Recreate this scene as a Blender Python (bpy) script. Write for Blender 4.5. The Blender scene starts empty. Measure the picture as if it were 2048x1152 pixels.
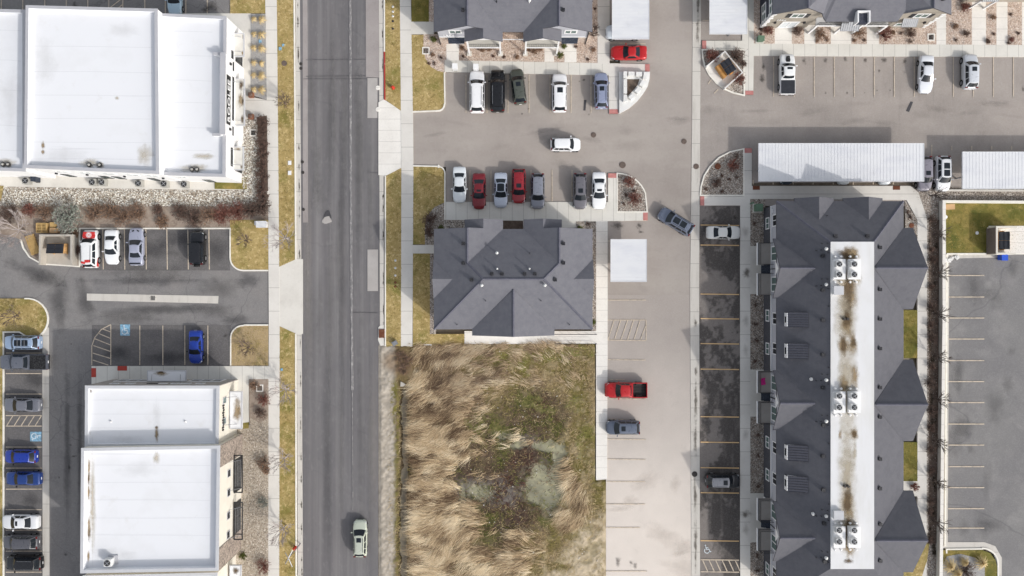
SUN_E, SKY_E, EXPO = 1.7, .15, .42
import bpy, math, random
import numpy as np
from mathutils import Vector, Matrix
from mathutils.noise import noise as pnoise
R = random.Random(11)
NR = np.random.default_rng(5)
HC = 95.0            # camera height in metres
PPM = 15.5           # photograph pixels per metre on the ground
sc = bpy.context.scene
COL = sc.collection


def W(px, py, h=0.0):
    """world point at height h that the survey photograph shows at (px, py)"""
    f = (1 - h / HC) / PPM
    return (1024 - px) * -f, (576 - py) * f, h


# ------------------------------------------------------------------ materials
def lin(c, k=0.9):
    o = []
    for v in c:
        v = v / 255.0
        v = v / 12.92 if v <= 0.04045 else ((v + 0.055) / 1.055) ** 2.4
        o.append(v * k)
    return (o[0], o[1], o[2], 1)


MATS = {}


def nmat(name, base, layers=(), rough=.9, metal=0.0, spec=.3, bump=0.0, bscale=10, coat=0.0, joints=None, k=0.9, attr=None):
    """base colour plus layers (colour, scale, lo, hi, amount[, kind]) mixed in by procedural noise"""
    m = bpy.data.materials.new(name)
    m.use_nodes = True
    nt = m.node_tree
    N, L = nt.nodes, nt.links
    b = N['Principled BSDF']
    b.inputs['Roughness'].default_value = rough
    b.inputs['Metallic'].default_value = metal
    b.inputs['Specular IOR Level'].default_value = spec
    if coat:
        b.inputs['Coat Weight'].default_value = coat
        b.inputs['Coat Roughness'].default_value = .04
    tc = N.new('ShaderNodeTexCoord')
    cur = None
    if attr:
        a = N.new('ShaderNodeAttribute')
        a.attribute_name = attr
        cur = a.outputs['Color']
    for i, ly in enumerate(layers):
        colr, scale, lo, hi, amt = ly[:5]
        kind = ly[5] if len(ly) > 5 else 'noise'
        mp = N.new('ShaderNodeMapping')
        if isinstance(scale, (tuple, list)):
            mp.inputs['Scale'].default_value = scale
        else:
            mp.inputs['Scale'].default_value = (scale, scale, scale)
        mp.inputs['Location'].default_value = (i * 13.7, i * 7.3, i * 3.1)
        L.new(tc.outputs['Object'], mp.inputs['Vector'])
        if kind == 'cell':
            t = N.new('ShaderNodeTexVoronoi')
            t.inputs['Scale'].default_value = 1
            L.new(mp.outputs[0], t.inputs['Vector'])
            sp = N.new('ShaderNodeSeparateColor')
            L.new(t.outputs['Color'], sp.inputs[0])
            val = sp.outputs[0]
        elif kind == 'edge':
            nz = N.new('ShaderNodeTexNoise')
            nz.inputs['Scale'].default_value = 1.5
            nz.inputs['Detail'].default_value = 4
            L.new(mp.outputs[0], nz.inputs['Vector'])
            mx = N.new('ShaderNodeMix')
            mx.data_type = 'RGBA'
            mx.inputs[0].default_value = .35
            L.new(mp.outputs[0], mx.inputs[6])
            L.new(nz.outputs['Color'], mx.inputs[7])
            t = N.new('ShaderNodeTexVoronoi')
            t.feature = 'DISTANCE_TO_EDGE'
            t.inputs['Scale'].default_value = 1
            L.new(mx.outputs[2], t.inputs['Vector'])
            val = t.outputs['Distance']
        elif kind == 'wave':
            t = N.new('ShaderNodeTexWave')
            t.inputs['Scale'].default_value = 1
            t.inputs['Distortion'].default_value = 0
            L.new(mp.outputs[0], t.inputs['Vector'])
            val = t.outputs['Fac']
        else:
            t = N.new('ShaderNodeTexNoise')
            t.inputs['Scale'].default_value = 1
            t.inputs['Detail'].default_value = 5
            t.inputs['Roughness'].default_value = .6
            L.new(mp.outputs[0], t.inputs['Vector'])
            val = t.outputs['Fac']
        r = N.new('ShaderNodeMapRange')
        r.inputs['From Min'].default_value = lo
        r.inputs['From Max'].default_value = hi
        r.inputs['To Min'].default_value = 0
        r.inputs['To Max'].default_value = amt
        L.new(val, r.inputs['Value'])
        mix = N.new('ShaderNodeMix')
        mix.data_type = 'RGBA'
        L.new(r.outputs[0], mix.inputs[0])
        if cur is None:
            mix.inputs[6].default_value = lin(base, k)
        else:
            L.new(cur, mix.inputs[6])
        mix.inputs[7].default_value = lin(colr, k)
        cur = mix.outputs[2]
    if joints:
        ax, step, wd, jc, ja = joints
        sp = N.new('ShaderNodeSeparateXYZ')
        L.new(tc.outputs['Object'], sp.inputs[0])
        md = N.new('ShaderNodeMath')
        md.operation = 'FLOORED_MODULO'
        md.inputs[1].default_value = step
        L.new(sp.outputs[ax], md.inputs[0])
        lt = N.new('ShaderNodeMath')
        lt.operation = 'LESS_THAN'
        lt.inputs[1].default_value = wd
        L.new(md.outputs[0], lt.inputs[0])
        am = N.new('ShaderNodeMath')
        am.operation = 'MULTIPLY'
        am.inputs[1].default_value = ja
        L.new(lt.outputs[0], am.inputs[0])
        mix = N.new('ShaderNodeMix')
        mix.data_type = 'RGBA'
        L.new(am.outputs[0], mix.inputs[0])
        if cur is None:
            mix.inputs[6].default_value = lin(base, k)
        else:
            L.new(cur, mix.inputs[6])
        mix.inputs[7].default_value = lin(jc, k)
        cur = mix.outputs[2]
    if cur is None:
        b.inputs['Base Color'].default_value = lin(base, k)
    else:
        L.new(cur, b.inputs['Base Color'])
    if bump:
        nz = N.new('ShaderNodeTexNoise')
        nz.inputs['Scale'].default_value = bscale
        nz.inputs['Detail'].default_value = 3
        L.new(tc.outputs['Object'], nz.inputs['Vector'])
        bp = N.new('ShaderNodeBump')
        bp.inputs['Strength'].default_value = bump
        bp.inputs['Distance'].default_value = .05
        L.new(nz.outputs['Fac'], bp.inputs['Height'])
        L.new(bp.outputs[0], b.inputs['Normal'])
    MATS[name] = m
    return m


GR = ((255, 255, 255), 7, .45, .8, .08)      # fine grain lighter
GD = ((40, 38, 36), 5, .5, .85, .14)         # fine grain darker
M = {}
M['ground'] = nmat('ground', (150, 140, 122), [((110, 100, 84), .3, .4, .65, .7), GD], bump=.3)
M['road'] = nmat('road', (116, 113, 114), [((146, 143, 142), (.9, .012, 1), .44, .66, .6), ((100, 98, 101), (.42, .008, 1), .46, .64, .7), ((152, 148, 146), (.25, .03, 1), .56, .74, .5), ((104, 103, 105), (.12, .07, .1), .42, .66, .5), ((150, 148, 147), (3, 1.2, 3), .56, .85, .5), ((70, 70, 72), 2.5, .6, .85, .25), ((84, 83, 86), (.045, .07, 1), .005, .0, .16, 'edge')], rough=.92)
M['road_patch'] = nmat('road_patch', (168, 161, 158), [((150, 142, 140), .4, .4, .7, .6), GD])
M['patch_conc'] = nmat('patch_conc', (183, 178, 174), [((166, 160, 156), .5, .4, .7, .6), GD])
M['lot'] = nmat('lot', (172, 163, 156), [((153, 144, 137), .11, .38, .66, .65), ((188, 180, 171), (.05, .22, .1), .45, .72, .5), ((142, 134, 128), .55, .55, .8, .35), ((192, 184, 176), 4, .5, .85, .22), ((120, 112, 106), 3, .55, .9, .22)], rough=.93)
M['lot_pale'] = nmat('lot_pale', (206, 197, 188), [((186, 177, 168), .08, .4, .66, .7), ((222, 213, 203), (.09, .3, .1), .45, .72, .55), ((176, 167, 160), .6, .55, .8, .3), GR, ((140, 130, 122), 3, .55, .9, .18)], rough=.93)  # lot asphalt with glare lightened into its colour
M['lot_east'] = nmat('lot_east', (168, 159, 152), [((148, 140, 134), .12, .38, .64, .7), ((184, 175, 167), .35, .5, .75, .4), ((132, 124, 119), (1.6, .22, 1), .56, .8, .35), GR, ((110, 104, 100), 3, .55, .9, .2)], rough=.93)
M['lot_dark'] = nmat('lot_dark', (104, 98, 95), [((128, 121, 116), (.5, .14, .5), .5, .64, .75), ((80, 76, 75), .22, .4, .64, .6), ((148, 140, 134), (2.2, .7, 1), .58, .78, .5), GD], rough=.85)
M['lot_west'] = nmat('lot_west', (136, 133, 131), [((116, 114, 115), .09, .4, .62, .7), ((138, 134, 131), .16, .48, .72, .65), ((84, 83, 86), .9, .55, .8, .4), GR, ((74, 73, 76), (.16, .16, .1), .006, .0, .45, 'edge'), ((70, 69, 70), 3, .58, .9, .25)], rough=.9)
M['lot_stall'] = nmat('lot_stall', (110, 107, 106), [((88, 86, 88), .3, .42, .65, .6), ((112, 109, 107), .6, .52, .8, .5), GR], rough=.88)
M['lot_far'] = nmat('lot_far', (130, 128, 127), [((120, 118, 119), .14, .4, .64, .7), ((158, 155, 152), .3, .5, .75, .5), ((98, 97, 100), .8, .58, .82, .35), GR, ((80, 80, 84), (.05, .06, .1), .005, .0, .35, 'edge')], rough=.9)
M['conc'] = nmat('conc', (205, 201, 193), [((184, 179, 171), .4, .45, .72, .5), ((160, 154, 146), 2.5, .56, .85, .3), GR], k=1.07)
M['conc_y'] = nmat('conc_y', (207, 203, 196), [((187, 182, 174), .3, .45, .72, .5), ((160, 154, 146), 2.5, .56, .85, .25), GR], joints=(1, 3.02, .07, (140, 135, 128), .6), k=1.07)
M['conc_x'] = nmat('conc_x', (208, 205, 197), [((188, 184, 176), .3, .45, .72, .5), ((160, 154, 146), 2.5, .56, .85, .25), GR], joints=(0, 1.45, .06, (140, 135, 128), .55), k=1.07)
M['conc_pale'] = nmat('conc_pale', (222, 218, 211), [((206, 201, 193), .4, .45, .72, .5), GD], joints=(1, 1.45, .06, (160, 155, 148), .5), k=1.07)
M['gutter'] = nmat('gutter', (199, 194, 186), [((168, 162, 153), (1.2, .15, 1), .5, .75, .6), ((120, 113, 104), (2.5, .4, 1), .62, .85, .5), GR], joints=(1, 3.1, .07, (130, 125, 118), .6), k=1)
M['kerb'] = nmat('kerb', (230, 226, 216), [((196, 190, 178), 1.2, .5, .8, .6)], rough=.85, k=1)
M['kerb_red'] = nmat('kerb_red', (176, 66, 62), [((205, 190, 180), 3, .6, .75, .7)])
M['red_mat'] = nmat('red_mat', (190, 78, 68), [((160, 70, 62), 2, .4, .7, .6)])
M['pink_pad'] = nmat('pink_pad', (200, 138, 132), [((178, 112, 108), 1.5, .4, .7, .6)])
M['line'] = nmat('line', (213, 198, 178), [((150, 142, 134), 2.2, .48, .7, .75), ((120, 115, 110), 9, .55, .75, .5)])
M['line_new'] = nmat('line_new', (226, 190, 142), [((170, 150, 124), 1.6, .5, .75, .55)])
M['line_white'] = nmat('line_white', (178, 174, 171), [((128, 126, 127), (6, 1.6, 3), .38, .52, .9), ((120, 118, 119), 6, .48, .62, .7)])
M['blue_paint'] = nmat('blue_paint', (140, 186, 214), [((110, 120, 128), 2.5, .45, .65, .7)])
M['white_paint'] = nmat('white_paint', (225, 232, 236), [((160, 170, 176), 3, .5, .7, .7)])
M['tar'] = nmat('tar', (72, 71, 74), [((92, 90, 92), 3, .4, .7, .5)], rough=.7)
M['road_seam'] = nmat('road_seam', (100, 98, 100), [((122, 119, 120), 2, .45, .6, .8)])
M['oil'] = nmat('oil', (86, 79, 74), [((60, 55, 52), 2, .4, .7, .7)], rough=.6)
M['wet'] = nmat('wet', (96, 86, 74), [((140, 128, 112), 2, .45, .7, .6)], rough=.6)
M['lawn'] = nmat('lawn', (158, 138, 90), [((176, 156, 108), .5, .45, .7, .7), ((100, 102, 40), .35, .48, .68, .75), ((118, 98, 52), 1.6, .48, .75, .6), ((92, 80, 42), 3.2, .54, .70, .7), ((206, 184, 138), 2.4, .54, .70, .7)], bump=.6, bscale=9, k=1.15)
M['lawn_green'] = nmat('lawn_green', (106, 101, 48), [((146, 128, 74), .3, .46, .62, .8), ((66, 76, 28), .4, .5, .66, .7), ((70, 68, 30), 2.6, .52, .7, .6), ((158, 144, 92), 2, .58, .75, .6)], bump=.6, bscale=9, k=1.15)
M['lawn_brown'] = nmat('lawn_brown', (160, 140, 108), [((122, 108, 60), .6, .5, .7, .7), ((94, 96, 44), .8, .56, .74, .7), ((120, 100, 76), 4, .5, .8, .5)], bump=.6, bscale=9, k=1.15)
M['rock_white'] = nmat('rock_white', (196, 188, 176), [((232, 228, 220), 5.5, .5, .62, 1, 'cell'), ((120, 110, 98), 6.5, .66, .8, .9, 'cell'), ((165, 150, 132), 9, .7, .8, .8, 'cell'), ((80, 72, 62), (5.5, 5.5, 5.5), .12, .02, .7, 'edge')], bump=.8, bscale=8, k=1)
M['rock_tan'] = nmat('rock_tan', (206, 188, 174), [((216, 196, 178), 9, .5, .65, .8, 'cell'), ((182, 156, 140), 10, .62, .8, .7, 'cell'), ((146, 126, 114), 12, .8, .9, .8, 'cell'), ((232, 222, 212), 11, .84, .9, .9, 'cell')], bump=.3, bscale=9)
M['rock_grey'] = nmat('rock_grey', (158, 148, 138), [((184, 174, 162), 8, .5, .65, .9, 'cell'), ((122, 112, 104), 9, .62, .8, .8, 'cell'), ((92, 84, 78), 10, .76, .85, .9, 'cell'), ((214, 208, 200), 9, .86, .92, .9, 'cell')], bump=.7, bscale=9)
M['gravel'] = nmat('gravel', (172, 160, 144), [((192, 180, 164), 5, .45, .7, .8), ((136, 122, 108), 7, .5, .75, .8), ((216, 208, 196), 10, .8, .9, .8, 'cell')], bump=.5, bscale=10, k=1)
M['gravel_blue'] = nmat('gravel_blue', (156, 154, 152), [((178, 176, 172), 5, .45, .7, .8), ((116, 114, 114), 7, .5, .75, .8)], bump=.5, bscale=10, k=1)
M['mulch'] = nmat('mulch', (100, 86, 76), [((128, 114, 102), 1.2, .45, .7, .7), ((58, 44, 38), 4, .5, .75, .7)], bump=.7, bscale=8)
M['pen'] = nmat('pen', (190, 184, 174), [((168, 161, 150), .8, .45, .72, .6), GD])
M['bed_brown'] = nmat('bed_brown', (162, 147, 134), [((116, 98, 84), .8, .46, .68, .7), ((170, 158, 144), 5, .6, .8, .6, 'cell')], bump=.7, bscale=8)
M['wall_white'] = nmat('wall_white', (240, 240, 240), [((218, 218, 216), .6, .5, .8, .3)], rough=.8)
M['membrane'] = nmat('membrane', (240, 241, 244), [((224, 224, 224), .25, .5, .75, .4), ((208, 204, 196), (.5, .5, .5), .62, .8, .3), ((218, 219, 223), (.02, .6, 1), .66, .7, .6)], rough=.8, k=.84)
M['membrane_stain'] = nmat('membrane_stain', (238, 236, 230), [((196, 178, 146), (.55, .22, 1), .46, .68, .6), ((150, 128, 98), (.8, .3, 1), .55, .75, .45)], rough=.7)
M['coping'] = nmat('coping', (186, 186, 190), [((172, 172, 177), 1, .4, .7, .5)], rough=.6)
M['coping_lt'] = nmat('coping_lt', (200, 201, 204), [((186, 186, 190), 1, .4, .7, .5)], rough=.6)
M['stucco_tan'] = nmat('stucco_tan', (224, 219, 207), [((207, 200, 187), .7, .45, .75, .5)])
M['stucco_grey'] = nmat('stucco_grey', (170, 164, 158), [((150, 144, 138), 1.5, .45, .75, .5)])
M['stone'] = nmat('stone', (150, 138, 128), [((178, 164, 152), 5, .5, .7, .8, 'cell'), ((110, 100, 94), 5.5, .66, .8, .8, 'cell')], bump=.5)
M['stain'] = nmat('stain', (178, 164, 138), [((122, 98, 68), .9, .46, .7, .8), ((206, 196, 178), 2, .55, .8, .6)], rough=.8)
M['stain_dark'] = nmat('stain_dark', (128, 112, 90), [((90, 74, 56), 1.4, .4, .66, .8), ((168, 154, 132), 1.2, .55, .75, .6)], rough=.8)
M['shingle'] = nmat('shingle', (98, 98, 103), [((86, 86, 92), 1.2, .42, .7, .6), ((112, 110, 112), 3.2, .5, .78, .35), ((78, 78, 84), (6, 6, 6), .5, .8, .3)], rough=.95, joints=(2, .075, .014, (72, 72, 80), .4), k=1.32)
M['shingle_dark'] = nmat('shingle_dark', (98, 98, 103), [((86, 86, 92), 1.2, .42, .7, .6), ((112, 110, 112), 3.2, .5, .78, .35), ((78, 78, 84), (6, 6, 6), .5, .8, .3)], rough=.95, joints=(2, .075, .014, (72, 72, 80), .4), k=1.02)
M['shingle_cap'] = nmat('shingle_cap', (86, 86, 95), [((70, 70, 78), 2, .4, .7, .6)], rough=.95, k=1.32)
M['siding_dark'] = nmat('siding_dark', (78, 78, 84), [GR], rough=.8, joints=(2, .2, .03, (50, 50, 55), .6))
M['siding_navy'] = nmat('siding_navy', (52, 56, 70), [GR], rough=.8, joints=(2, .2, .03, (34, 36, 46), .6))
M['siding_grey'] = nmat('siding_grey', (186, 187, 194), [GR], rough=.8, joints=(2, .2, .03, (150, 150, 158), .6))
M['siding_tan'] = nmat('siding_tan', (168, 160, 148), [((150, 142, 132), 1, .45, .7, .5)], rough=.85, joints=(2, .25, .02, (130, 124, 114), .5))
M['brick'] = nmat('brick', (186, 166, 152), [((210, 196, 182), 4, .45, .65, .8, 'cell'), ((150, 122, 108), 5, .62, .8, .7, 'cell')], joints=(2, .09, .02, (210, 204, 196), .6))
M['trim'] = nmat('trim', (238, 238, 238), [((224, 224, 222), 2, .5, .8, .4)], rough=.6)
M['fascia'] = nmat('fascia', (66, 66, 72), [GR], rough=.7)
M['metal_dark'] = nmat('metal_dark', (44, 44, 48), [GR], rough=.5, metal=.3)
M['metal_blue'] = nmat('metal_blue', (40, 48, 62), [GR], rough=.5)
M['dormer'] = nmat('dormer', (84, 85, 94), [((74, 74, 84), 1.5, .4, .7, .5)], rough=.6)
M['dormer_rib'] = nmat('dormer_rib', (58, 58, 66), [GR], rough=.6)
M['seam'] = nmat('seam', (222, 223, 226), [GD], rough=.8)
M['membrane_old'] = nmat('membrane_old', (232, 232, 233), [((214, 212, 206), (.6, .12, 1), .45, .72, .6), ((222, 221, 218), .4, .5, .75, .5)], rough=.8, k=.84)
M['glass'] = nmat('glass', (34, 39, 45), [((52, 58, 64), 1.2, .45, .7, .5)], rough=.1, spec=.35)
M['glass_green'] = nmat('glass_green', (96, 116, 112), rough=.12, spec=.5)
M['carport'] = nmat('carport', (232, 233, 235), [((210, 212, 220), (.3, .9, .3), .45, .72, .5), ((200, 198, 196), .7, .6, .85, .35)], rough=.5, metal=.0, k=.85)
M['steel'] = nmat('steel', (150, 152, 156), [((130, 130, 134), 2, .4, .7, .5)], rough=.5, metal=.4)
M['ac_white'] = nmat('ac_white', (224, 224, 222), [((204, 204, 200), 2, .5, .8, .5)], rough=.6)
M['ac_grey'] = nmat('ac_grey', (172, 170, 164), [((150, 148, 142), 2, .5, .8, .5)], rough=.6)
M['black'] = nmat('black', (26, 26, 28), [GR], rough=.6)
M['black_lid'] = nmat('black_lid', (48, 50, 56), [((62, 64, 70), 2, .4, .7, .5)], rough=.5)
M['tan_paint'] = nmat('tan_paint', (206, 164, 112), [((180, 140, 94), 1.5, .5, .75, .6)], rough=.6)
M['orange_paint'] = nmat('orange_paint', (196, 146, 84), [((150, 100, 56), 2, .5, .75, .7)], rough=.6)
M['wood'] = nmat('wood', (204, 172, 116), [((178, 142, 88), 1.6, .45, .7, .7), ((150, 118, 74), 6, .55, .8, .4)], rough=.85)
M['wood_grey'] = nmat('wood_grey', (126, 116, 110), [((98, 88, 84), (5, .5, 1), .45, .7, .8), ((150, 142, 136), 2, .55, .8, .5)], rough=.9)
M['cardboard'] = nmat('cardboard', (206, 170, 128), [((188, 150, 108), 2, .45, .7, .5)], rough=.9)
M['green_box'] = nmat('green_box', (98, 124, 102), [((84, 108, 90), 2, .4, .7, .5)], rough=.6)
M['rust'] = nmat('rust', (116, 70, 50), [((150, 110, 86), 3, .5, .75, .7), ((80, 50, 38), 6, .5, .75, .6)], rough=.8)
M['iron'] = nmat('iron', (112, 98, 90), [((86, 76, 70), 5, .45, .7, .7), ((140, 128, 118), 9, .6, .8, .5)], rough=.7)
M['iron_dark'] = nmat('iron_dark', (70, 66, 64), [((50, 48, 48), 5, .45, .7, .7)], rough=.7)
M['hydrant_red'] = nmat('hydrant_red', (206, 62, 44), [((170, 44, 34), 4, .5, .8, .5)], rough=.45)
M['pink'] = nmat('pink', (200, 40, 130), rough=.6)
M['blue_plastic'] = nmat('blue_plastic', (48, 92, 208), [((38, 74, 180), 2, .4, .7, .5)], rough=.4)
M['tire'] = nmat('tire', (30, 30, 31), rough=.9)
M['rim'] = nmat('rim', (172, 174, 178), rough=.35, metal=.7)
M['lamp_glass'] = nmat('lamp_glass', (214, 220, 224), rough=.15, spec=.5)
M['lamp_red'] = nmat('lamp_red', (112, 20, 20), rough=.25, spec=.5)
M['trimblack'] = nmat('trimblack', (30, 31, 33), rough=.55)
M['stem'] = nmat('stem', (122, 106, 96), [((92, 78, 70), 3, .4, .7, .6)])
M['bark_grey'] = nmat('bark_grey', (182, 172, 168), [((150, 138, 134), 3, .4, .7, .6)])
M['bark_dark'] = nmat('bark_dark', (96, 84, 78), [((70, 60, 56), 3, .4, .7, .6)])
M['red_stem'] = nmat('red_stem', (124, 82, 72), [((150, 110, 94), 2, .5, .75, .6), ((92, 58, 54), 4, .5, .75, .6)])
M['brown_leaf'] = nmat('brown_leaf', (146, 116, 94), [((172, 142, 116), 3, .5, .75, .7), ((90, 62, 46), 5, .5, .75, .7)])
M['dark_leaf'] = nmat('dark_leaf', (108, 86, 76), [((136, 114, 100), 3, .5, .75, .6), ((74, 56, 50), 5, .5, .75, .6)])
M['sage_leaf'] = nmat('sage_leaf', (140, 146, 134), [((172, 174, 166), 3, .5, .75, .7), ((92, 104, 84), 3, .5, .75, .8)])
M['green_leaf'] = nmat('green_leaf', (92, 100, 44), [((124, 124, 62), 4, .5, .75, .7), ((54, 66, 26), 5, .5, .75, .7)])
M['canopy_white'] = nmat('canopy_white', (226, 223, 216), [((206, 200, 188), .9, .48, .72, .6)], rough=.7)
M['straw'] = nmat('straw', (216, 194, 146), [((196, 166, 108), 3, .45, .7, .6), ((228, 200, 144), 6, .55, .8, .6)])
M['ditch_mud'] = nmat('ditch_mud', (104, 90, 70), [((78, 68, 52), .6, .42, .66, .7), ((130, 116, 94), 3, .55, .8, .5)], rough=.5)
M['water'] = nmat('water', (140, 137, 116), [((172, 168, 138), .5, .42, .62, .9), ((108, 102, 88), .8, .5, .7, .6)], rough=.45, spec=.25)
M['planter'] = nmat('planter', (232, 231, 228), [((212, 210, 205), 1.5, .45, .7, .5)], rough=.85)
M['brown_pot'] = nmat('brown_pot', (140, 96, 74), rough=.7)


def attrmat(name, rough=.9):
    m = bpy.data.materials.new(name)
    m.use_nodes = True
    a = m.node_tree.nodes.new('ShaderNodeAttribute')
    a.attribute_name = 'Col'
    b = m.node_tree.nodes['Principled BSDF']
    b.inputs['Roughness'].default_value = rough
    b.inputs['Specular IOR Level'].default_value = .15
    m.node_tree.links.new(a.outputs['Color'], b.inputs['Base Color'])
    M[name] = m
    return m




def decalmat(name, colr, alpha=.9, scale=2.2, rough=.8, c2=None, lo=.1, hi=.95, nw=2.6):
    """stain whose edge is broken up by noise; the mesh carries 'fac' (1 middle, 0 rim)"""
    m = bpy.data.materials.new(name)
    m.use_nodes = True
    nt = m.node_tree
    N, L = nt.nodes, nt.links
    b = N['Principled BSDF']
    b.inputs['Roughness'].default_value = rough
    b.inputs['Specular IOR Level'].default_value = .25
    tc = N.new('ShaderNodeTexCoord')
    n1 = N.new('ShaderNodeTexNoise')
    n1.inputs['Scale'].default_value = scale
    n1.inputs['Detail'].default_value = 5
    n1.inputs['Roughness'].default_value = .65
    L.new(tc.outputs['Object'], n1.inputs['Vector'])
    mx = N.new('ShaderNodeMix')
    mx.data_type = 'RGBA'
    mx.inputs[6].default_value = lin(colr)
    mx.inputs[7].default_value = lin(c2 or tuple(int(v * .7) for v in colr))
    L.new(n1.outputs['Fac'], mx.inputs[0])
    L.new(mx.outputs[2], b.inputs['Base Color'])
    a = N.new('ShaderNodeAttribute')
    a.attribute_name = 'fac'
    m1 = N.new('ShaderNodeMath')
    m1.operation = 'MULTIPLY_ADD'
    m1.inputs[1].default_value = nw
    L.new(n1.outputs['Fac'], m1.inputs[0])
    m2 = N.new('ShaderNodeMath')
    m2.operation = 'MULTIPLY_ADD'
    m2.inputs[1].default_value = 1.5
    m2.inputs[2].default_value = -.45 - nw / 2
    L.new(a.outputs['Fac'], m2.inputs[0])
    L.new(m2.outputs[0], m1.inputs[2])
    r = N.new('ShaderNodeMapRange')
    r.interpolation_type = 'SMOOTHSTEP'
    r.inputs['From Min'].default_value = lo
    r.inputs['From Max'].default_value = hi
    r.inputs['To Max'].default_value = alpha
    L.new(m1.outputs[0], r.inputs['Value'])
    m3 = N.new('ShaderNodeMath')
    m3.operation = 'MULTIPLY'
    m3.use_clamp = True
    L.new(r.outputs[0], m3.inputs[0])
    m4 = N.new('ShaderNodeMath')
    m4.operation = 'MULTIPLY'
    m4.inputs[1].default_value = 4.0
    m4.use_clamp = True
    L.new(a.outputs['Fac'], m4.inputs[0])
    L.new(m4.outputs[0], m3.inputs[1])
    L.new(m3.outputs[0], b.inputs['Alpha'])
    M[name] = m
    return m


decalmat('d_glarepale', (224, 215, 206), .35, .7, lo=-.6, hi=1.3, nw=1.8, c2=(206, 197, 188))
decalmat('d_oil', (84, 78, 73), .55, 3.0, .6, lo=-.2, hi=1.1)
decalmat('d_damp', (138, 129, 119), .09, .8, .7, lo=-.6, hi=1.3, nw=1.8)
decalmat('d_leaf', (84, 72, 58), .8, 2.5)
decalmat('d_streak', (110, 100, 88), .6, 1.4, .7, lo=-.2, hi=1.1)
decalmat('d_stain', (176, 156, 122), .8, 1.0, .8, (146, 124, 94), lo=-.3, hi=1.0, nw=1.8)
decalmat('d_stain_dark', (116, 98, 74), .85, 1.3, .8, (92, 74, 54), lo=-.2, hi=.95, nw=1.8)
decalmat('d_faint', (206, 196, 176), .55, .9, .8, (186, 174, 150), lo=-.5, hi=1.1, nw=1.6)
decalmat('d_scuff', (158, 155, 153), .32, .9, lo=-.5, hi=1.3, nw=1.8)
decalmat('d_dust', (200, 192, 184), .3, .7, lo=-.6, hi=1.3, nw=1.8)
decalmat('d_seal', (92, 91, 93), .24, .6, lo=-.6, hi=1.2, nw=1.8)
decalmat('d_sealwest', (92, 91, 94), .4, .5, lo=-.4, hi=1.0, nw=1.8)
decalmat('d_scuffwest', (140, 137, 135), .5, .7, lo=-.4, hi=1.2, nw=1.8)
decalmat('d_green', (104, 104, 52), .6, 1.0, lo=-.4, hi=1.1, nw=1.8)
decalmat('d_ponding', (226, 224, 219), .14, .5, lo=-.6, hi=1.2, nw=1.8)
attrmat('blade')
attrmat('pebble')


# ------------------------------------------------------------------ mesh helpers
ROOTM = {}


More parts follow.
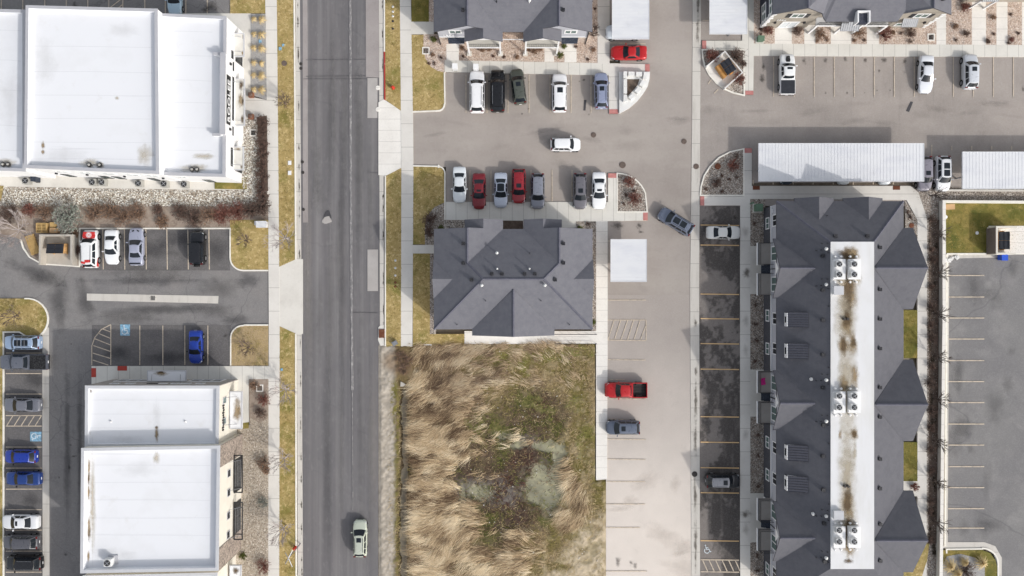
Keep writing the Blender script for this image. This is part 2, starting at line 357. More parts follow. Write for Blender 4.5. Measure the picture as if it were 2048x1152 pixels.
class MB:
    def __init__(s):
        s.v, s.f, s.mi, s.sm = [], [], [], []

    def add(s, vs, fs, mi=0, sm=False):
        o = len(s.v)
        s.v += [tuple(p) for p in vs]
        for f in fs:
            s.f.append([o + i for i in f])
            s.mi.append(mi)
            s.sm.append(sm)

    def poly(s, pts, mi=0):
        s.add(pts, [list(range(len(pts)))], mi)

    def prism(s, pts, z0, z1, mi=0, mside=None, bottom=True):
        """pts: xy outline (any orientation), vertical sides"""
        a = sum(pts[i][0] * pts[(i + 1) % len(pts)][1] - pts[(i + 1) % len(pts)][0] * pts[i][1] for i in range(len(pts)))
        if a < 0:
            pts = pts[::-1]
        n = len(pts)
        vs = [(p[0], p[1], z0) for p in pts] + [(p[0], p[1], z1) for p in pts]
        s.add(vs, [list(range(n, 2 * n))], mi)
        s.add(vs, [[i, (i + 1) % n, n + (i + 1) % n, n + i] for i in range(n)], mi if mside is None else mside)
        if bottom:
            s.add(vs, [list(range(n))[::-1]], mi)

    def slab(s, pts, t, mi=0, mside=None):
        """3-D polygon pushed straight down by t"""
        a = sum(pts[i][0] * pts[(i + 1) % len(pts)][1] - pts[(i + 1) % len(pts)][0] * pts[i][1] for i in range(len(pts)))
        if a < 0:
            pts = pts[::-1]
        n = len(pts)
        vs = list(pts) + [(p[0], p[1], p[2] - t) for p in pts]
        s.add(vs, [list(range(n)), list(range(n, 2 * n))[::-1]], mi)
        s.add(vs, [[n + i, n + (i + 1) % n, (i + 1) % n, i] for i in range(n)], mi if mside is None else mside)

    def box(s, c, size, mi=0, rot=0.0):
        cx, cy, cz = c
        sx, sy, sz = size[0] / 2, size[1] / 2, size[2] / 2
        cs, sn = math.cos(rot), math.sin(rot)
        vs = []
        for z in (-sz, sz):
            for x, y in ((-sx, -sy), (sx, -sy), (sx, sy), (-sx, sy)):
                vs.append((cx + x * cs - y * sn, cy + x * sn + y * cs, cz + z))
        s.add(vs, [[3, 2, 1, 0], [4, 5, 6, 7], [0, 1, 5, 4], [1, 2, 6, 5], [2, 3, 7, 6], [3, 0, 4, 7]], mi)

    def bbox(s, x0, y0, z0, x1, y1, z1, mi=0):
        s.box(((x0 + x1) / 2, (y0 + y1) / 2, (z0 + z1) / 2), (abs(x1 - x0), abs(y1 - y0), abs(z1 - z0)), mi)

    def tube(s, a, b, r0, r1=None, n=6, mi=0, cap=True, sm=True):
        r1 = r0 if r1 is None else r1
        a, b = Vector(a), Vector(b)
        d = (b - a)
        if d.length < 1e-6:
            return
        d.normalize()
        u = d.cross(Vector((0, 0, 1)))
        if u.length < 1e-3:
            u = Vector((1, 0, 0))
        u.normalize()
        w = d.cross(u)
        vs = []
        for c, r in ((a, r0), (b, r1)):
            for i in range(n):
                t = 2 * math.pi * i / n
                vs.append(c + u * (math.cos(t) * r) - w * (math.sin(t) * r))
        fs = [[i, (i + 1) % n, n + (i + 1) % n, n + i] for i in range(n)]
        s.add(vs, fs, mi, sm)
        if cap:
            s.add(vs, [list(range(n))[::-1], list(range(n, 2 * n))], mi)

    def lathe(s, c, prof, n=12, mi=0, sm=True):
        vs = []
        for r, z in prof:
            for i in range(n):
                t = 2 * math.pi * i / n
                vs.append((c[0] + r * math.cos(t), c[1] + r * math.sin(t), c[2] + z))
        fs = []
        for k in range(len(prof) - 1):
            for i in range(n):
                fs.append([k * n + i, k * n + (i + 1) % n, (k + 1) * n + (i + 1) % n, (k + 1) * n + i])
        s.add(vs, fs, mi, sm)
        s.add(vs, [list(range((len(prof) - 1) * n, len(prof) * n))], mi)

    def strip(s, pts, w, z0, z1, mi=0, closed=False):
        """upright band of width w along an xy polyline"""
        P = [Vector((p[0], p[1])) for p in pts]
        n = len(P)
        Lf, Rt = [], []
        for i in range(n):
            if closed:
                a, b = P[i - 1], P[(i + 1) % n]
                d1, d2 = (P[i] - a), (b - P[i])
            else:
                d1 = P[i] - P[i - 1] if i > 0 else P[1] - P[0]
                d2 = P[i + 1] - P[i] if i < n - 1 else P[-1] - P[-2]
            d1.normalize()
            d2.normalize()
            n1 = Vector((-d1.y, d1.x))
            n2 = Vector((-d2.y, d2.x))
            m = n1 + n2
            m = m / max(.35, m.dot(n1)) if m.length > 1e-6 else n1
            Lf.append(P[i] + m * w / 2)
            Rt.append(P[i] - m * w / 2)
        vs = []
        for i in range(n):
            vs += [(Rt[i].x, Rt[i].y, z0), (Lf[i].x, Lf[i].y, z0), (Lf[i].x, Lf[i].y, z1), (Rt[i].x, Rt[i].y, z1)]
        fs = []
        for i in range(n if closed else n - 1):
            a, b = 4 * i, 4 * ((i + 1) % n)
            fs += [[a + 3, b + 3, b + 2, a + 2], [a, b, b + 3, a + 3], [a + 2, b + 2, b + 1, a + 1], [a + 1, b + 1, b, a]]
        if not closed:
            e = 4 * (n - 1)
            fs += [[0, 3, 2, 1], [e, e + 1, e + 2, e + 3]]
        s.add(vs, fs, mi)

    def build(s, name, mats, parent=None, kind=None, world=False):
        """link as one mesh object. With a parent the vertices are local to the root unless world=True"""
        if not isinstance(mats, (list, tuple)):
            mats = [mats]
        me = bpy.data.meshes.new(name)
        me.from_pydata(s.v, [], s.f)
        for m in mats:
            me.materials.append(M[m] if isinstance(m, str) else m)
        me.polygons.foreach_set('material_index', s.mi)
        me.polygons.foreach_set('use_smooth', s.sm)
        me.update()
        o = bpy.data.objects.new(name, me)
        COL.objects.link(o)
        if parent is not None:
            o.parent = parent
            Mx = ROOTM.get(parent.name, Matrix())
            ROOTM[o.name] = Mx
            if world:
                me.transform(Mx.inverted())
        if kind:
            o['kind'] = kind
        return o


def thing(name, label, cat, loc=(0, 0, 0), rz=0.0, group=None):
    o = bpy.data.objects.new(name, None)
    COL.objects.link(o)
    o.empty_display_size = .3
    o.location = loc
    o.rotation_euler = (0, 0, rz)
    ROOTM[o.name] = Matrix.Translation(loc) @ Matrix.Rotation(rz, 4, 'Z')
    o['label'] = label
    o['category'] = cat
    if group:
        o['group'] = group
    return o


def solo(mb, name, mats, label, cat, group=None):
    """a thing that is one mesh; its origin goes to its base"""
    xs = [p[0] for p in mb.v]
    ys = [p[1] for p in mb.v]
    zs = [p[2] for p in mb.v]
    c = ((min(xs) + max(xs)) / 2, (min(ys) + max(ys)) / 2, min(zs))
    mb.v = [(p[0] - c[0], p[1] - c[1], p[2] - c[2]) for p in mb.v]
    o = mb.build(name, mats)
    o.location = c
    o['label'] = label
    o['category'] = cat
    if group:
        o['group'] = group
    return o


def PX(pts, h=0.0):
    return [W(p[0], p[1], h)[:2] for p in pts]


def arc(cx, cy, r, a0, a1, n=8, ry=None):
    """pixel arc, angles in degrees, 0 = east, 90 = north (up in the photo)"""
    ry = r if ry is None else ry
    return [(cx + r * math.cos(math.radians(a0 + (a1 - a0) * i / n)), cy - ry * math.sin(math.radians(a0 + (a1 - a0) * i / n))) for i in range(n + 1)]


_eps = [0]


def sheet(name, pts, z, mat, depth=.3, kind='structure'):
    """one ground sheet with real sides; pts in photo pixels"""
    _eps[0] += 1
    z = z + _eps[0] * .00006
    m = MB()
    m.prism(PX(pts), z - depth, z, bottom=False)
    return m.build(name, mat, kind=kind)


def rect(x0, y0, x1, y1):
    return [(x0, y0), (x1, y0), (x1, y1), (x0, y1)]


def kerb(pts, mat='kerb', w=.17, z=.15, closed=False):
    m = MB()
    _eps[0] += 1
    m.strip(PX(pts), w, -.25, z + _eps[0] * .00006, closed=closed)
    return m.build('kerb', mat, kind='structure')


TEXTC = {}


def text_mesh(s, size, ext=.03):
    c = bpy.data.curves.new('lettering', 'FONT')
    c.body = s
    c.size = size
    c.extrude = ext
    c.align_x = 'CENTER'
    c.align_y = 'CENTER'
    c.resolution_u = 3
    o = bpy.data.objects.new('lettering', c)
    COL.objects.link(o)
    bpy.context.view_layer.update()
    dg = bpy.context.evaluated_depsgraph_get()
    me = o.evaluated_get(dg).to_mesh()
    vs = [tuple(v.co) for v in me.vertices]
    fs = [list(p.vertices) for p in me.polygons]
    o.evaluated_get(dg).to_mesh_clear()
    bpy.data.objects.remove(o)
    bpy.data.curves.remove(c)
    return vs, fs


def text_on(name, s, size, pos, right, up, mat, parent, ext=.03, shear=0.0, stretch=1.0):
    """lettering centred at pos, reading along 'right', standing along 'up'"""
    vs, fs = text_mesh(s, size, ext)
    r, u = Vector(right).normalized(), Vector(up).normalized()
    n = r.cross(u)
    m = MB()
    m.add([Vector(pos) + r * ((x + shear * y) * stretch) + u * y + n * (z + ext) for x, y, z in vs], fs)
    return m.build(name, mat, parent, world=True)


def inset(pts, d):
    """inset a convex xy outline by d"""
    a = sum(pts[i][0] * pts[(i + 1) % len(pts)][1] - pts[(i + 1) % len(pts)][0] * pts[i][1] for i in range(len(pts)))
    sg = 1 if a > 0 else -1
    n = len(pts)
    out = []
    for i in range(n):
        p, q, r = Vector(pts[i - 1]), Vector(pts[i]), Vector(pts[(i + 1) % n])
        d1, d2 = (q - p).normalized(), (r - q).normalized()
        n1, n2 = Vector((-d1.y, d1.x)) * sg, Vector((-d2.y, d2.x)) * sg
        m = n1 + n2
        m = m / m.dot(n1)
        out.append(tuple(q + m * d))
    return out


def inpoly(x, y, poly):
    """vectorised point in polygon"""
    ins = np.zeros(len(x), bool)
    n = len(poly)
    for i in range(n):
        x0, y0 = poly[i]
        x1, y1 = poly[(i + 1) % n]
        if y0 == y1:
            continue
        c = ((y0 > y) != (y1 > y)) & (x < (x1 - x0) * (y - y0) / (y1 - y0) + x0)
        ins ^= c
    return ins


def sample(polys_px, n):
    """n random xy points inside the pixel polygons (area weighted)"""
    polys = [PX(p) for p in polys_px]
    ar = []
    for p in polys:
        ar.append(abs(sum(p[i][0] * p[(i + 1) % len(p)][1] - p[(i + 1) % len(p)][0] * p[i][1] for i in range(len(p)))) / 2)
    X, Y = [], []
    for p, a in zip(polys, ar):
        k = max(1, int(n * a / sum(ar)))
        xs, ys = [q[0] for q in p], [q[1] for q in p]
        got = 0
        while got < k:
            x = NR.uniform(min(xs), max(xs), k * 2)
            y = NR.uniform(min(ys), max(ys), k * 2)
            ok = inpoly(x, y, p)
            X.append(x[ok][:k - got])
            Y.append(y[ok][:k - got])
            got += len(X[-1])
    return np.concatenate(X), np.concatenate(Y)


def raw_mesh(name, verts, quads, cols, mat, kind='stuff', smooth=False):
    """big numpy mesh: verts (n,3), faces (m,k), cols per vertex (n,3) linear"""
    me = bpy.data.meshes.new(name)
    n, (mf, kf) = len(verts), quads.shape
    me.vertices.add(n)
    me.vertices.foreach_set('co', verts.astype(np.float32).ravel())
    me.loops.add(mf * kf)
    me.loops.foreach_set('vertex_index', quads.astype(np.int32).ravel())
    me.polygons.add(mf)
    me.polygons.foreach_set('loop_start', np.arange(0, mf * kf, kf, dtype=np.int32))
    me.update(calc_edges=True)
    me.validate()
    if cols is not None:
        ca = me.color_attributes.new('Col', 'FLOAT_COLOR', 'POINT')
        ca.data.foreach_set('color', np.concatenate([cols, np.ones((n, 1))], 1).astype(np.float32).ravel())
    me.materials.append(M[mat] if isinstance(mat, str) else mat)
    if smooth:
        me.polygons.foreach_set('use_smooth', np.ones(mf, bool))
    o = bpy.data.objects.new(name, me)
    COL.objects.link(o)
    o['kind'] = kind
    return o


def palette(cols, n, jit=.12, k=.9):
    c = np.array([lin(q, k)[:3] for q in cols])
    i = NR.integers(0, len(c), n)
    return np.clip(c[i] * (1 + NR.normal(0, jit, (n, 1))), .005, .95)


_dz = [0]


def decal(name, cx, cy, rx, ry, h, z, mat, parent=None, rot=0.0, wob=.18):
    """thin stain lying on a surface at height h; centre and radii in photo pixels"""
    _dz[0] += 1
    z = z + .001 + _dz[0] * .00004
    x0, y0, _ = W(cx, cy, h)
    f = (1 - h / HC) / PPM
    n, rings = 20, (0, .35, .65, .85, 1.0)
    vs, fc, fs = [(x0, y0, z)], [1.0], []
    cs, sn = math.cos(rot), math.sin(rot)
    wb = [1 + R.uniform(-wob, wob) for i in range(n)]
    for k, q in enumerate(rings[1:]):
        for i in range(n):
            t = 6.28318 * i / n
            u, v = rx * f * q * wb[i] * math.cos(t), ry * f * q * wb[i] * math.sin(t)
            vs.append((x0 + u * cs - v * sn, y0 + u * sn + v * cs, z))
            fc.append(1 - q)
    for i in range(n):
        fs.append([0, 1 + i, 1 + (i + 1) % n])
        for k in range(3):
            a = 1 + k * n
            fs.append([a + i, a + n + i, a + n + (i + 1) % n, a + (i + 1) % n])
    m = MB()
    m.add(vs, fs)
    o = m.build(name, mat, parent, world=parent is not None, kind=None if parent else 'structure')
    at = o.data.attributes.new('fac', 'FLOAT', 'POINT')
    at.data.foreach_set('value', fc)
    return o


# ------------------------------------------------------------------ ground sheets
g = MB()
g.bbox(-260, -260, -.9, 260, 260, -.45)
g.build('ground', 'ground', kind='structure')
_z = dict(a=0.0, c=.035, w=.11, l=.10, b=.09)
EXT = 1480   # sheets run past the frame
TOP = -330

# public street
sheet('street', [(596, TOP), (768, TOP), (768, 690), (757, 692), (756, EXT), (600, EXT)], 0.0, 'road')
sheet('street_edge', [(605, TOP), (614, TOP), (616, 445), (606, 445)], .03, 'road_patch')
sheet('street_edge', [(731, TOP), (757, TOP), (758, 155), (732, 154)], .03, 'road_patch')
sheet('concrete_patch', rect(735, 156, 755, 236), .06, 'patch_conc')
sheet('concrete_patch', rect(735, 499, 756, 582), .06, 'patch_conc')
sheet('gutter', [(590, TOP), (598, TOP), (606, 1152), (606, EXT), (596, EXT), (596, 1152)], .04, 'gutter')
sheet('gutter', [(757, TOP), (766, TOP), (768, 690), (760, 690)], .04, 'gutter')
sheet('concrete_patch', [(757, 655), (761, 650), (768, 650), (768, 693), (762, 693), (756, 680)], .07, 'conc')
kerb([(588, TOP), (589, 0), (592, 519)])
kerb([(592, 667), (593, 1152), (593, EXT)])
kerb([(769, TOP), (769, 104)])
kerb([(769, 104), (770, 200)], 'kerb_red')
kerb([(771, 352), (771, 692)])
# worn lane lines
def marks(mat, segs, w=.11, z=.06, name='road_marking'):
    m = MB()
    for sg in segs:
        m.strip(PX(sg), w, z - .01, z)
    return m.build(name, mat, kind='structure')
marks('line_white', [[(700, TOP), (701, 0), (702, 400), (705, 780)]], .3)
marks('line_white', [[(705, 780), (706, 1020)]], .09)
m = MB()
for sg in ([(607, 158), (735, 158)], [(612, 120), (732, 119)], [(612, 153), (732, 152)], [(735, 345), (757, 346)], [(705, 625), (755, 626)]):
    m.strip(PX(sg), .06, .05, .064)
m.build('road_seam', 'road_seam', kind='structure')
m = MB()
for cx, cy, rx, ry in ((655, 431, 7, 11), (654, 440, 9, 8)):
    m.prism(PX([(cx + rx * (1 + .25 * math.sin(3 * t)) * math.cos(t), cy + ry * (1 + .2 * math.cos(2 * t + 1)) * math.sin(t)) for t in np.linspace(0, 6.28, 13)[:-1]]), .0, .055 if ry > 9 else .065, 0 if ry > 9 else 1)
m.build('pothole_patch', ['tar', 'patch_conc'], kind='structure')

# west side of the street
sheet('lawn', [(555, TOP), (588, TOP), (591, 519), (558, 534), (557, 300), (554, 0)], _z['l'], 'lawn')
sheet('lawn', [(559, 652), (592, 667), (593, EXT), (557, EXT), (558, 1152)], _z['l'], 'lawn')
sheet('sidewalk', [(531, TOP), (554, TOP), (554, 0), (557, 300), (559, 535), (560, 650), (559, 1152), (559, EXT), (537, EXT), (537, 1152), (538, 650), (537, 400), (531, 0)], _z['w'], 'conc_y')
sheet('driveway_apron', [(558, 534), (592, 518), (606, 518), (606, 668), (593, 668), (559, 652)], .08, 'conc')
# north-west block
sheet('parking_lot', [(-420, TOP), (460, TOP), (460, 27), (-420, 27)], 0.0, 'lot_west')
sheet('lawn', [(461, TOP), (531, TOP), (531, 27), (461, 27)], _z['l'], 'lawn')
sheet('plaza', [(-420, 27), (461, 27), (502, 27), (502, 190), (484, 380), (402, 382), (-420, 366)], .05, 'conc')
sheet('gravel_bed', [(502, 28), (531, 28), (534, 200), (502, 190)], _z['b'], 'gravel_blue')
sheet('walkway', [(484, 190), (536, 201), (536, 231), (484, 240)], _z['w'], 'conc_y')
sheet('mulch_bed', [(514, 231), (537, 231), (537, 410), (514, 410)], _z['b'], 'mulch')
sheet('gravel_bed', [(484, 236), (514, 236), (520, 300), (522, 412), (484, 412)], _z['b'], 'rock_white')
sheet('gravel_bed', [(-420, 366), (402, 380), (537, 380), (537, 414), (-420, 414)], _z['b'] - .02, 'rock_white')
sheet('lawn', [(430, 362), (488, 356), (497, 348), (495, 379), (430, 378)], _z['l'] + .02, 'lawn_green')
sheet('lawn', [(-60, 368), (8, 372), (3, 402), (-60, 402)], _z['l'] + .02, 'lawn')
sheet('planting_bed', [(-420, 413), (537, 413), (537, 458), (-420, 458)], _z['b'], 'bed_brown')
sheet('planting_bed', [(-420, 457), (160, 457), (160, 532)] + [(85, 525), (60, 510), (47, 482), (30, 474), (-420, 474)], _z['b'], 'bed_brown')
sheet('lawn', [(461, 440), (537, 440), (537, 541)] + arc(487, 515, 26, 270, 180, 8), _z['l'] + .02, 'lawn')
# west parking lot
sheet('parking_lot', [(-420, 440), (537, 440), (537, EXT), (-420, EXT)], 0.0, 'lot_west')
sheet('stall_paving', rect(160, 458, 460, 541), .02, 'lot_stall')
sheet('stall_paving', [(184, 650), (462, 650), (462, 732), (184, 732)], .02, 'lot_stall')
sheet('stall_paving', rect(8, 656, 86, EXT), .02, 'lot_stall')
sheet('lot_lane', rect(100, 735, 171, EXT), .018, 'lot_west')
kerb([(160, 532), (160, 457), (461, 457), (461, 515)] + arc(487, 515, 26, 180, 270, 8)[1:] + [(537, 541)])
kerb([(537, 650), (490, 650)] + arc(487, 676, 25, 90, 180, 8) + [(462, 731)])
sheet('lawn', [(537, 650), (490, 650)] + arc(487, 676, 25, 90, 180, 8) + [(462, 731), (537, 731)], _z['l'], 'lawn_brown')
kerb([(42, 478), (47, 495), (60, 514), (85, 528), (160, 533)])
isl = [(-420, 597), (50, 597)] + arc(56, 638, 41, 85, -80, 12) + [(40, 664), (-420, 664)]
sheet('lawn', isl, _z['l'], 'lawn')
kerb(isl[1:-1] + [(8, 664), (8, EXT)])
sheet('lawn', [(-420, 663), (7, 663), (7, EXT), (-420, EXT)], _z['l'], 'lawn')
sheet('gutter', [(85, 655), (98, 655), (100, EXT), (86, EXT)], .04, 'gutter')
sheet('gutter', [(174, 587), (437, 592), (436, 607), (174, 601)], .04, 'gutter')
segs = [[(x, 459), (x + 1, 539)] for x in (206, 249, 292, 334, 376, 418)]
segs += [[(x, 651), (x, 730)] for x in (280, 326, 370, 416)]
segs += [[(12, y), (84, y)] for y in (706, 747, 788, 831, 852, 894, 936, 978, 1019, 1060, 1102, 1144, 1186)]
segs += [[(222, 650), (222, 730)], [(184, 730), (184, 692), (190, 675), (203, 659), (222, 649)]]
segs += [[(186, 720), (217, 730)], [(186, 706), (222, 717)], [(187, 691), (222, 703)], [(189, 677), (222, 690)], [(196, 666), (222, 677)], [(206, 658), (222, 664)]]
segs += [[(14, 851), (26, 832)], [(29, 851), (41, 832)], [(43, 851), (55, 832)], [(57, 851), (69, 832)], [(71, 851), (83, 832)]]
segs += [[(x, -60), (x, 27)] for x in (3, 46, 90, 133, 176, 218, 246, 290, 331, 372, 415)]
segs += [[(220, 16), (246, -4)], [(222, 27), (246, 9)]]
marks('line', segs, .11, .055)
# wheelchair bays
def wheelchair(cx, cy, rot, size, mat_bg, name='accessible_bay_marking'):
    x, y, _ = W(cx, cy)
    m = MB()
    cs, sn = math.cos(rot), math.sin(rot)
    T = lambda u, v: (x + (u * cs - v * sn) * size, y + (u * sn + v * cs) * size)
    if mat_bg:
        m.prism([T(-.62, -.72), (T(.62, -.72)), T(.62, .72), T(-.62, .72)], .02, .056, 0)
    w = .09 * size
    z0, z1 = .02, .066
    m.strip([T(.34 * math.cos(t) - .06, .34 * math.sin(t) - .2) for t in np.linspace(2.2, 6.1, 12)], w, z0, z1, 1)
    m.strip([T(-.12, .42), T(-.08, -.02), T(.24, -.04), T(.36, -.44), T(.48, -.4)], w, z0, z1 + .004, 1)
    m.strip([T(-.1, .2), T(.2, .18)], w, z0, z1 + .002, 1)
    m.prism([T(-.13 + .09 * math.cos(t), .55 + .09 * math.sin(t)) for t in np.linspace(0, 6.28, 9)[:-1]], z0, z1 + .001, 1)
    return m.build(name, ['blue_paint', 'white_paint'], kind='structure')
wheelchair(250.5, 660, 0, 1.0, True)
wheelchair(72, 873, -math.pi / 2, 1.0, True)
wheelchair(1414, 1098, .2, .95, False)
# apron round the lower west building
sheet('sidewalk', [(184, 732), (538, 732), (538, 758), (498, 760), (498, 852), (470, 852), (470, 800), (170, 800), (170, 770), (184, 770)], _z['w'], 'conc_x')
sheet('tactile_pad', rect(184, 736, 193, 754), _z['w'] + .03, 'red_mat')
sheet('tactile_pad', rect(236, 732, 255, 741), _z['w'] + .03, 'red_mat')
sheet('gravel_bed', [(470, 850), (500, 850), (500, 757), (538, 757), (538, EXT), (470, EXT)], _z['b'], 'gravel')
sheet('planting_bed', [(499, 758), (536, 758), (536, 836), (520, 846), (499, 834)], _z['b'] + .03, 'bed_brown')
sheet('lawn', [(484, 846), (498, 844), (498, 856), (484, 858)], _z['b'] + .04, 'lawn_green')

# east side of the street
sheet('lawn', [(770, TOP), (799, TOP), (802, 222), (771, 200)], _z['l'], 'lawn')
sheet('lawn', [(772, 352), (803, 336), (803, 702), (790, 712), (771, 690)], _z['l'], 'lawn')
sheet('sidewalk', [(797, TOP), (821, TOP), (822, 0), (826, 222), (827, 340), (825, 702), (802, 702), (803, 340), (800, 0)], _z['w'], 'conc_y')
sheet('driveway_apron', [(768, 199), (802, 221), (803, 336), (771, 353), (757, 350), (757, 205)], .075, 'conc_pale')
sheet('driveway_apron', [(826, 224), (826, 338), (803, 338), (802, 222)], .07, 'conc')
NB = [(823, 70), (847, 70), (847, 100), (851, 118), (862, 134), (875, 142), (890, 145), (890, 207)] + arc(876, 209, 13, 0, -90, 5) + [(825, 223)]
sheet('lawn', [(823, TOP), (858, TOP), (858, 44), (823, 44)], _z['l'], 'lawn_green')
sheet('walkway', [(822, 44), (868, 44), (868, 69), (822, 69)], _z['w'], 'conc')
sheet('lawn', NB, _z['l'], 'lawn')
kerb([(889, 145), (890, 207)] + arc(876, 209, 13, 0, -90, 5) + [(825, 224)])
sheet('gravel_bed', [(847, 69), (892, 69), (892, 147), (875, 142), (862, 134), (851, 118), (847, 100)], _z['b'], 'rock_tan')
sheet('gravel_bed', [(858, TOP), (1217, TOP), (1217, 128), (890, 124), (890, 60), (858, 60)], _z['b'] - .01, 'rock_tan')
SB = [(826, 333), (876, 334)] + arc(876, 348, 13, 90, 0, 5) + [(889, 405), (868, 415), (853, 435), (850, 455), (850, 489), (826, 489)]
sheet('lawn', SB, _z['l'], 'lawn')
kerb([(826, 332), (876, 333)] + arc(876, 347, 14, 90, 0, 5) + [(890, 440)])
sheet('gravel_bed', [(889, 402), (868, 415), (853, 435), (850, 455), (850, 490), (868, 490), (868, 470), (930, 470), (930, 440), (889, 440)], _z['b'], 'rock_grey')
sheet('walkway', [(825, 490), (872, 490), (872, 507), (825, 507)], _z['w'], 'conc')
sheet('lawn', [(826, 507), (860, 507), (860, 668), (930, 668), (930, 690), (905, 702), (860, 715), (826, 712)], _z['l'], 'lawn')
sheet('gravel_bed', rect(859, 506, 872, 668), _z['b'], 'rock_grey')
# courtyard asphalt
sheet('parking_court', [(826, 145), (1240, 145), (1240, TOP), (1390, TOP), (1385, 576), (1385, 590), (1212, 590), (1212, 412), (892, 412), (892, 334), (826, 334), (826, 224), (826, 222)], 0.0, 'lot')
sheet('stall_paving', rect(1212, TOP, 1244, 120), .014, 'lot')
sheet('sidewalk', [(889, 121), (1217, 127), (1217, 151), (1010, 147), (889, 144)], _z['w'], 'conc_x')
sheet('walkway', [(893, 80), (918, 80), (918, 122), (893, 122)], _z['w'] - .01, 'conc_pale')
sheet('walkway', [(1089, 95), (1130, 90), (1130, 108), (1108, 108), (1108, 124), (1089, 124)], _z['w'] - .01, 'conc_pale')
sheet('walkway', [(1129, 90), (1153, 90), (1153, 125), (1129, 125)], _z['w'] - .012, 'conc_pale')
sheet('sidewalk', [(1195, TOP), (1219, TOP), (1219, 128), (1195, 128)], _z['w'] + .002, 'conc_y')
sheet('sidewalk', [(1217, 127), (1299, 129), (1299, 145), (1237, 148), (1237, 228), (1218, 228), (1217, 150)], _z['w'], 'conc_y')
sheet('tactile_pad', rect(1290, 129, 1299, 145), _z['w'] + .03, 'pink_pad')
sheet('tactile_pad', rect(1218, 219, 1236, 228), _z['w'] + .03, 'pink_pad')
sheet('sidewalk', [(892, 404), (1216, 404), (1216, 347), (1234, 347), (1234, 424), (1295, 424), (1295, 441), (1192, 443), (892, 440)], _z['w'], 'conc_x')
sheet('tactile_pad', rect(1216, 347, 1233, 356), _z['w'] + .03, 'pink_pad')
sheet('tactile_pad', rect(1286, 425, 1295, 441), _z['w'] + .03, 'pink_pad')
sheet('patio', [(892, 440), (1188, 442), (1188, 475), (892, 475)], .07, 'conc')
sheet('gravel_bed', [(1152, 441), (1192, 441), (1192, 470), (1152, 470)], _z['b'] + .01, 'rock_grey')
sheet('mulch_bed', [(1006, 440), (1046, 440), (1046, 462), (1006, 462)], _z['b'] + .01, 'mulch')
sheet('sidewalk', [(1192, 442), (1215, 442), (1215, 702), (1214, 958), (1192, 960), (1192, 702)], _z['w'] + .004, 'conc_pale')
sheet('gravel_bed', rect(1182, 462, 1193, 662), _z['b'], 'rock_grey')
sheet('sidewalk', [(929, 662), (1192, 662), (1192, 688), (929, 688)], _z['w'], 'conc_pale')
QB = [(1234, 347)] + arc(1234, 407, 60, 88, 20, 8) + [(1294, 424), (1234, 424)]
sheet('gravel_bed', QB, _z['b'], 'rock_grey')
kerb(QB, closed=True)
segs = [[(x, 150), (x, 226)] for x in (932, 974, 1016, 1058, 1100, 1142, 1182)]
segs += [[(x, 340), (x, 403)] for x in (940, 982, 1022, 1062, 1104, 1144, 1184)]
segs += [[(1215, 600), (1292, 600)], [(1215, 640), (1292, 640)], [(1215, 680), (1292, 681)], [(1292, 640), (1292, 681)], [(1215, 719), (1291, 720)], [(1215, 797), (1292, 798)], [(1215, 759), (1250, 759)], [(1215, 838), (1250, 839)], [(1215, 878), (1292, 879)], [(1215, 918), (1291, 919)], [(1214, 963), (1290, 963)], [(1212, 1008), (1290, 1008)], [(1212, 1142), (1294, 1142)], [(1212, 1055), (1280, 1055)], [(1218, 440), (1292, 441)], [(1216, 482), (1224, 482)]]
segs += [[(1216, 679), (1228, 641)], [(1229, 679), (1241, 641)], [(1242, 679), (1255, 641)], [(1255, 679), (1267, 641)], [(1268, 679), (1280, 641)], [(1281, 679), (1292, 650)]]
segs += [[(1220, 86), (1291, 88)]]
marks('line', segs, .11, .055)
# centre drainage pan
sheet('gutter', [(1387, TOP), (1404, TOP), (1400, 250), (1398, 576), (1400, 1152), (1402, EXT), (1385, EXT), (1383, 1152), (1380, 576), (1384, 250)], .045, 'gutter')
# east court
sheet('parking_court', [(1397, TOP), (1490, TOP), (1490, 112), (1869, 112), (1865, 412), (1490, 412), (1397, 412)], .004, 'lot_east')
sheet('parking_court', [(1868, 112), (2420, 112), (2420, 380), (1864, 380)], .010, 'lot_east')
sheet('sidewalk', [(1484, TOP), (1507, TOP), (1507, 88), (2420, 92), (2420, 116), (1507, 112), (1506, 190), (1488, 190), (1488, 98), (1406, 98), (1406, 82), (1484, 82)], _z['w'], 'conc_x')
sheet('tactile_pad', rect(1404, 82, 1412, 98), _z['w'] + .03, 'pink_pad')
sheet('tactile_pad', rect(1490, 182, 1506, 190), _z['w'] + .03, 'pink_pad')
TB = [(1404, 100), (1486, 100), (1488, 191)] + [(1466, 186), (1447, 178), (1432, 166), (1418, 150), (1409, 132), (1405, 115)]
sheet('gravel_bed', TB, _z['b'], 'rock_grey')
kerb(TB, closed=True)
sheet('gravel_bed', [(1507, TOP), (2420, TOP), (2420, 92), (1507, 88)], _z['b'], 'rock_tan')
for x0, x1 in ((1549, 1583), (1608, 1630), (1661, 1702), (1733, 1757), (1872, 1891), (1943, 1971), (1992, 2014), (2043, 2090)):
    sheet('walkway', rect(x0, 0, x1, 91), _z['w'] - .015, 'conc_pale')
EB = [(1487, 298), (1487, 391), (1400, 391), (1402, 372), (1408, 352), (1420, 333), (1437, 316), (1460, 304)]
sheet('gravel_bed', EB, _z['b'], 'rock_grey')
kerb(EB, closed=True)
sheet('sidewalk', [(1487, 297), (1503, 297), (1503, 372), (1820, 372), (1836, 385), (1853, 436), (1853, 456), (1852, EXT), (1834, EXT), (1834, 440), (1812, 400), (1500, 398), (1500, EXT), (1480, EXT), (1480, 411), (1400, 411), (1400, 393), (1487, 393)], _z['w'], 'conc_y')
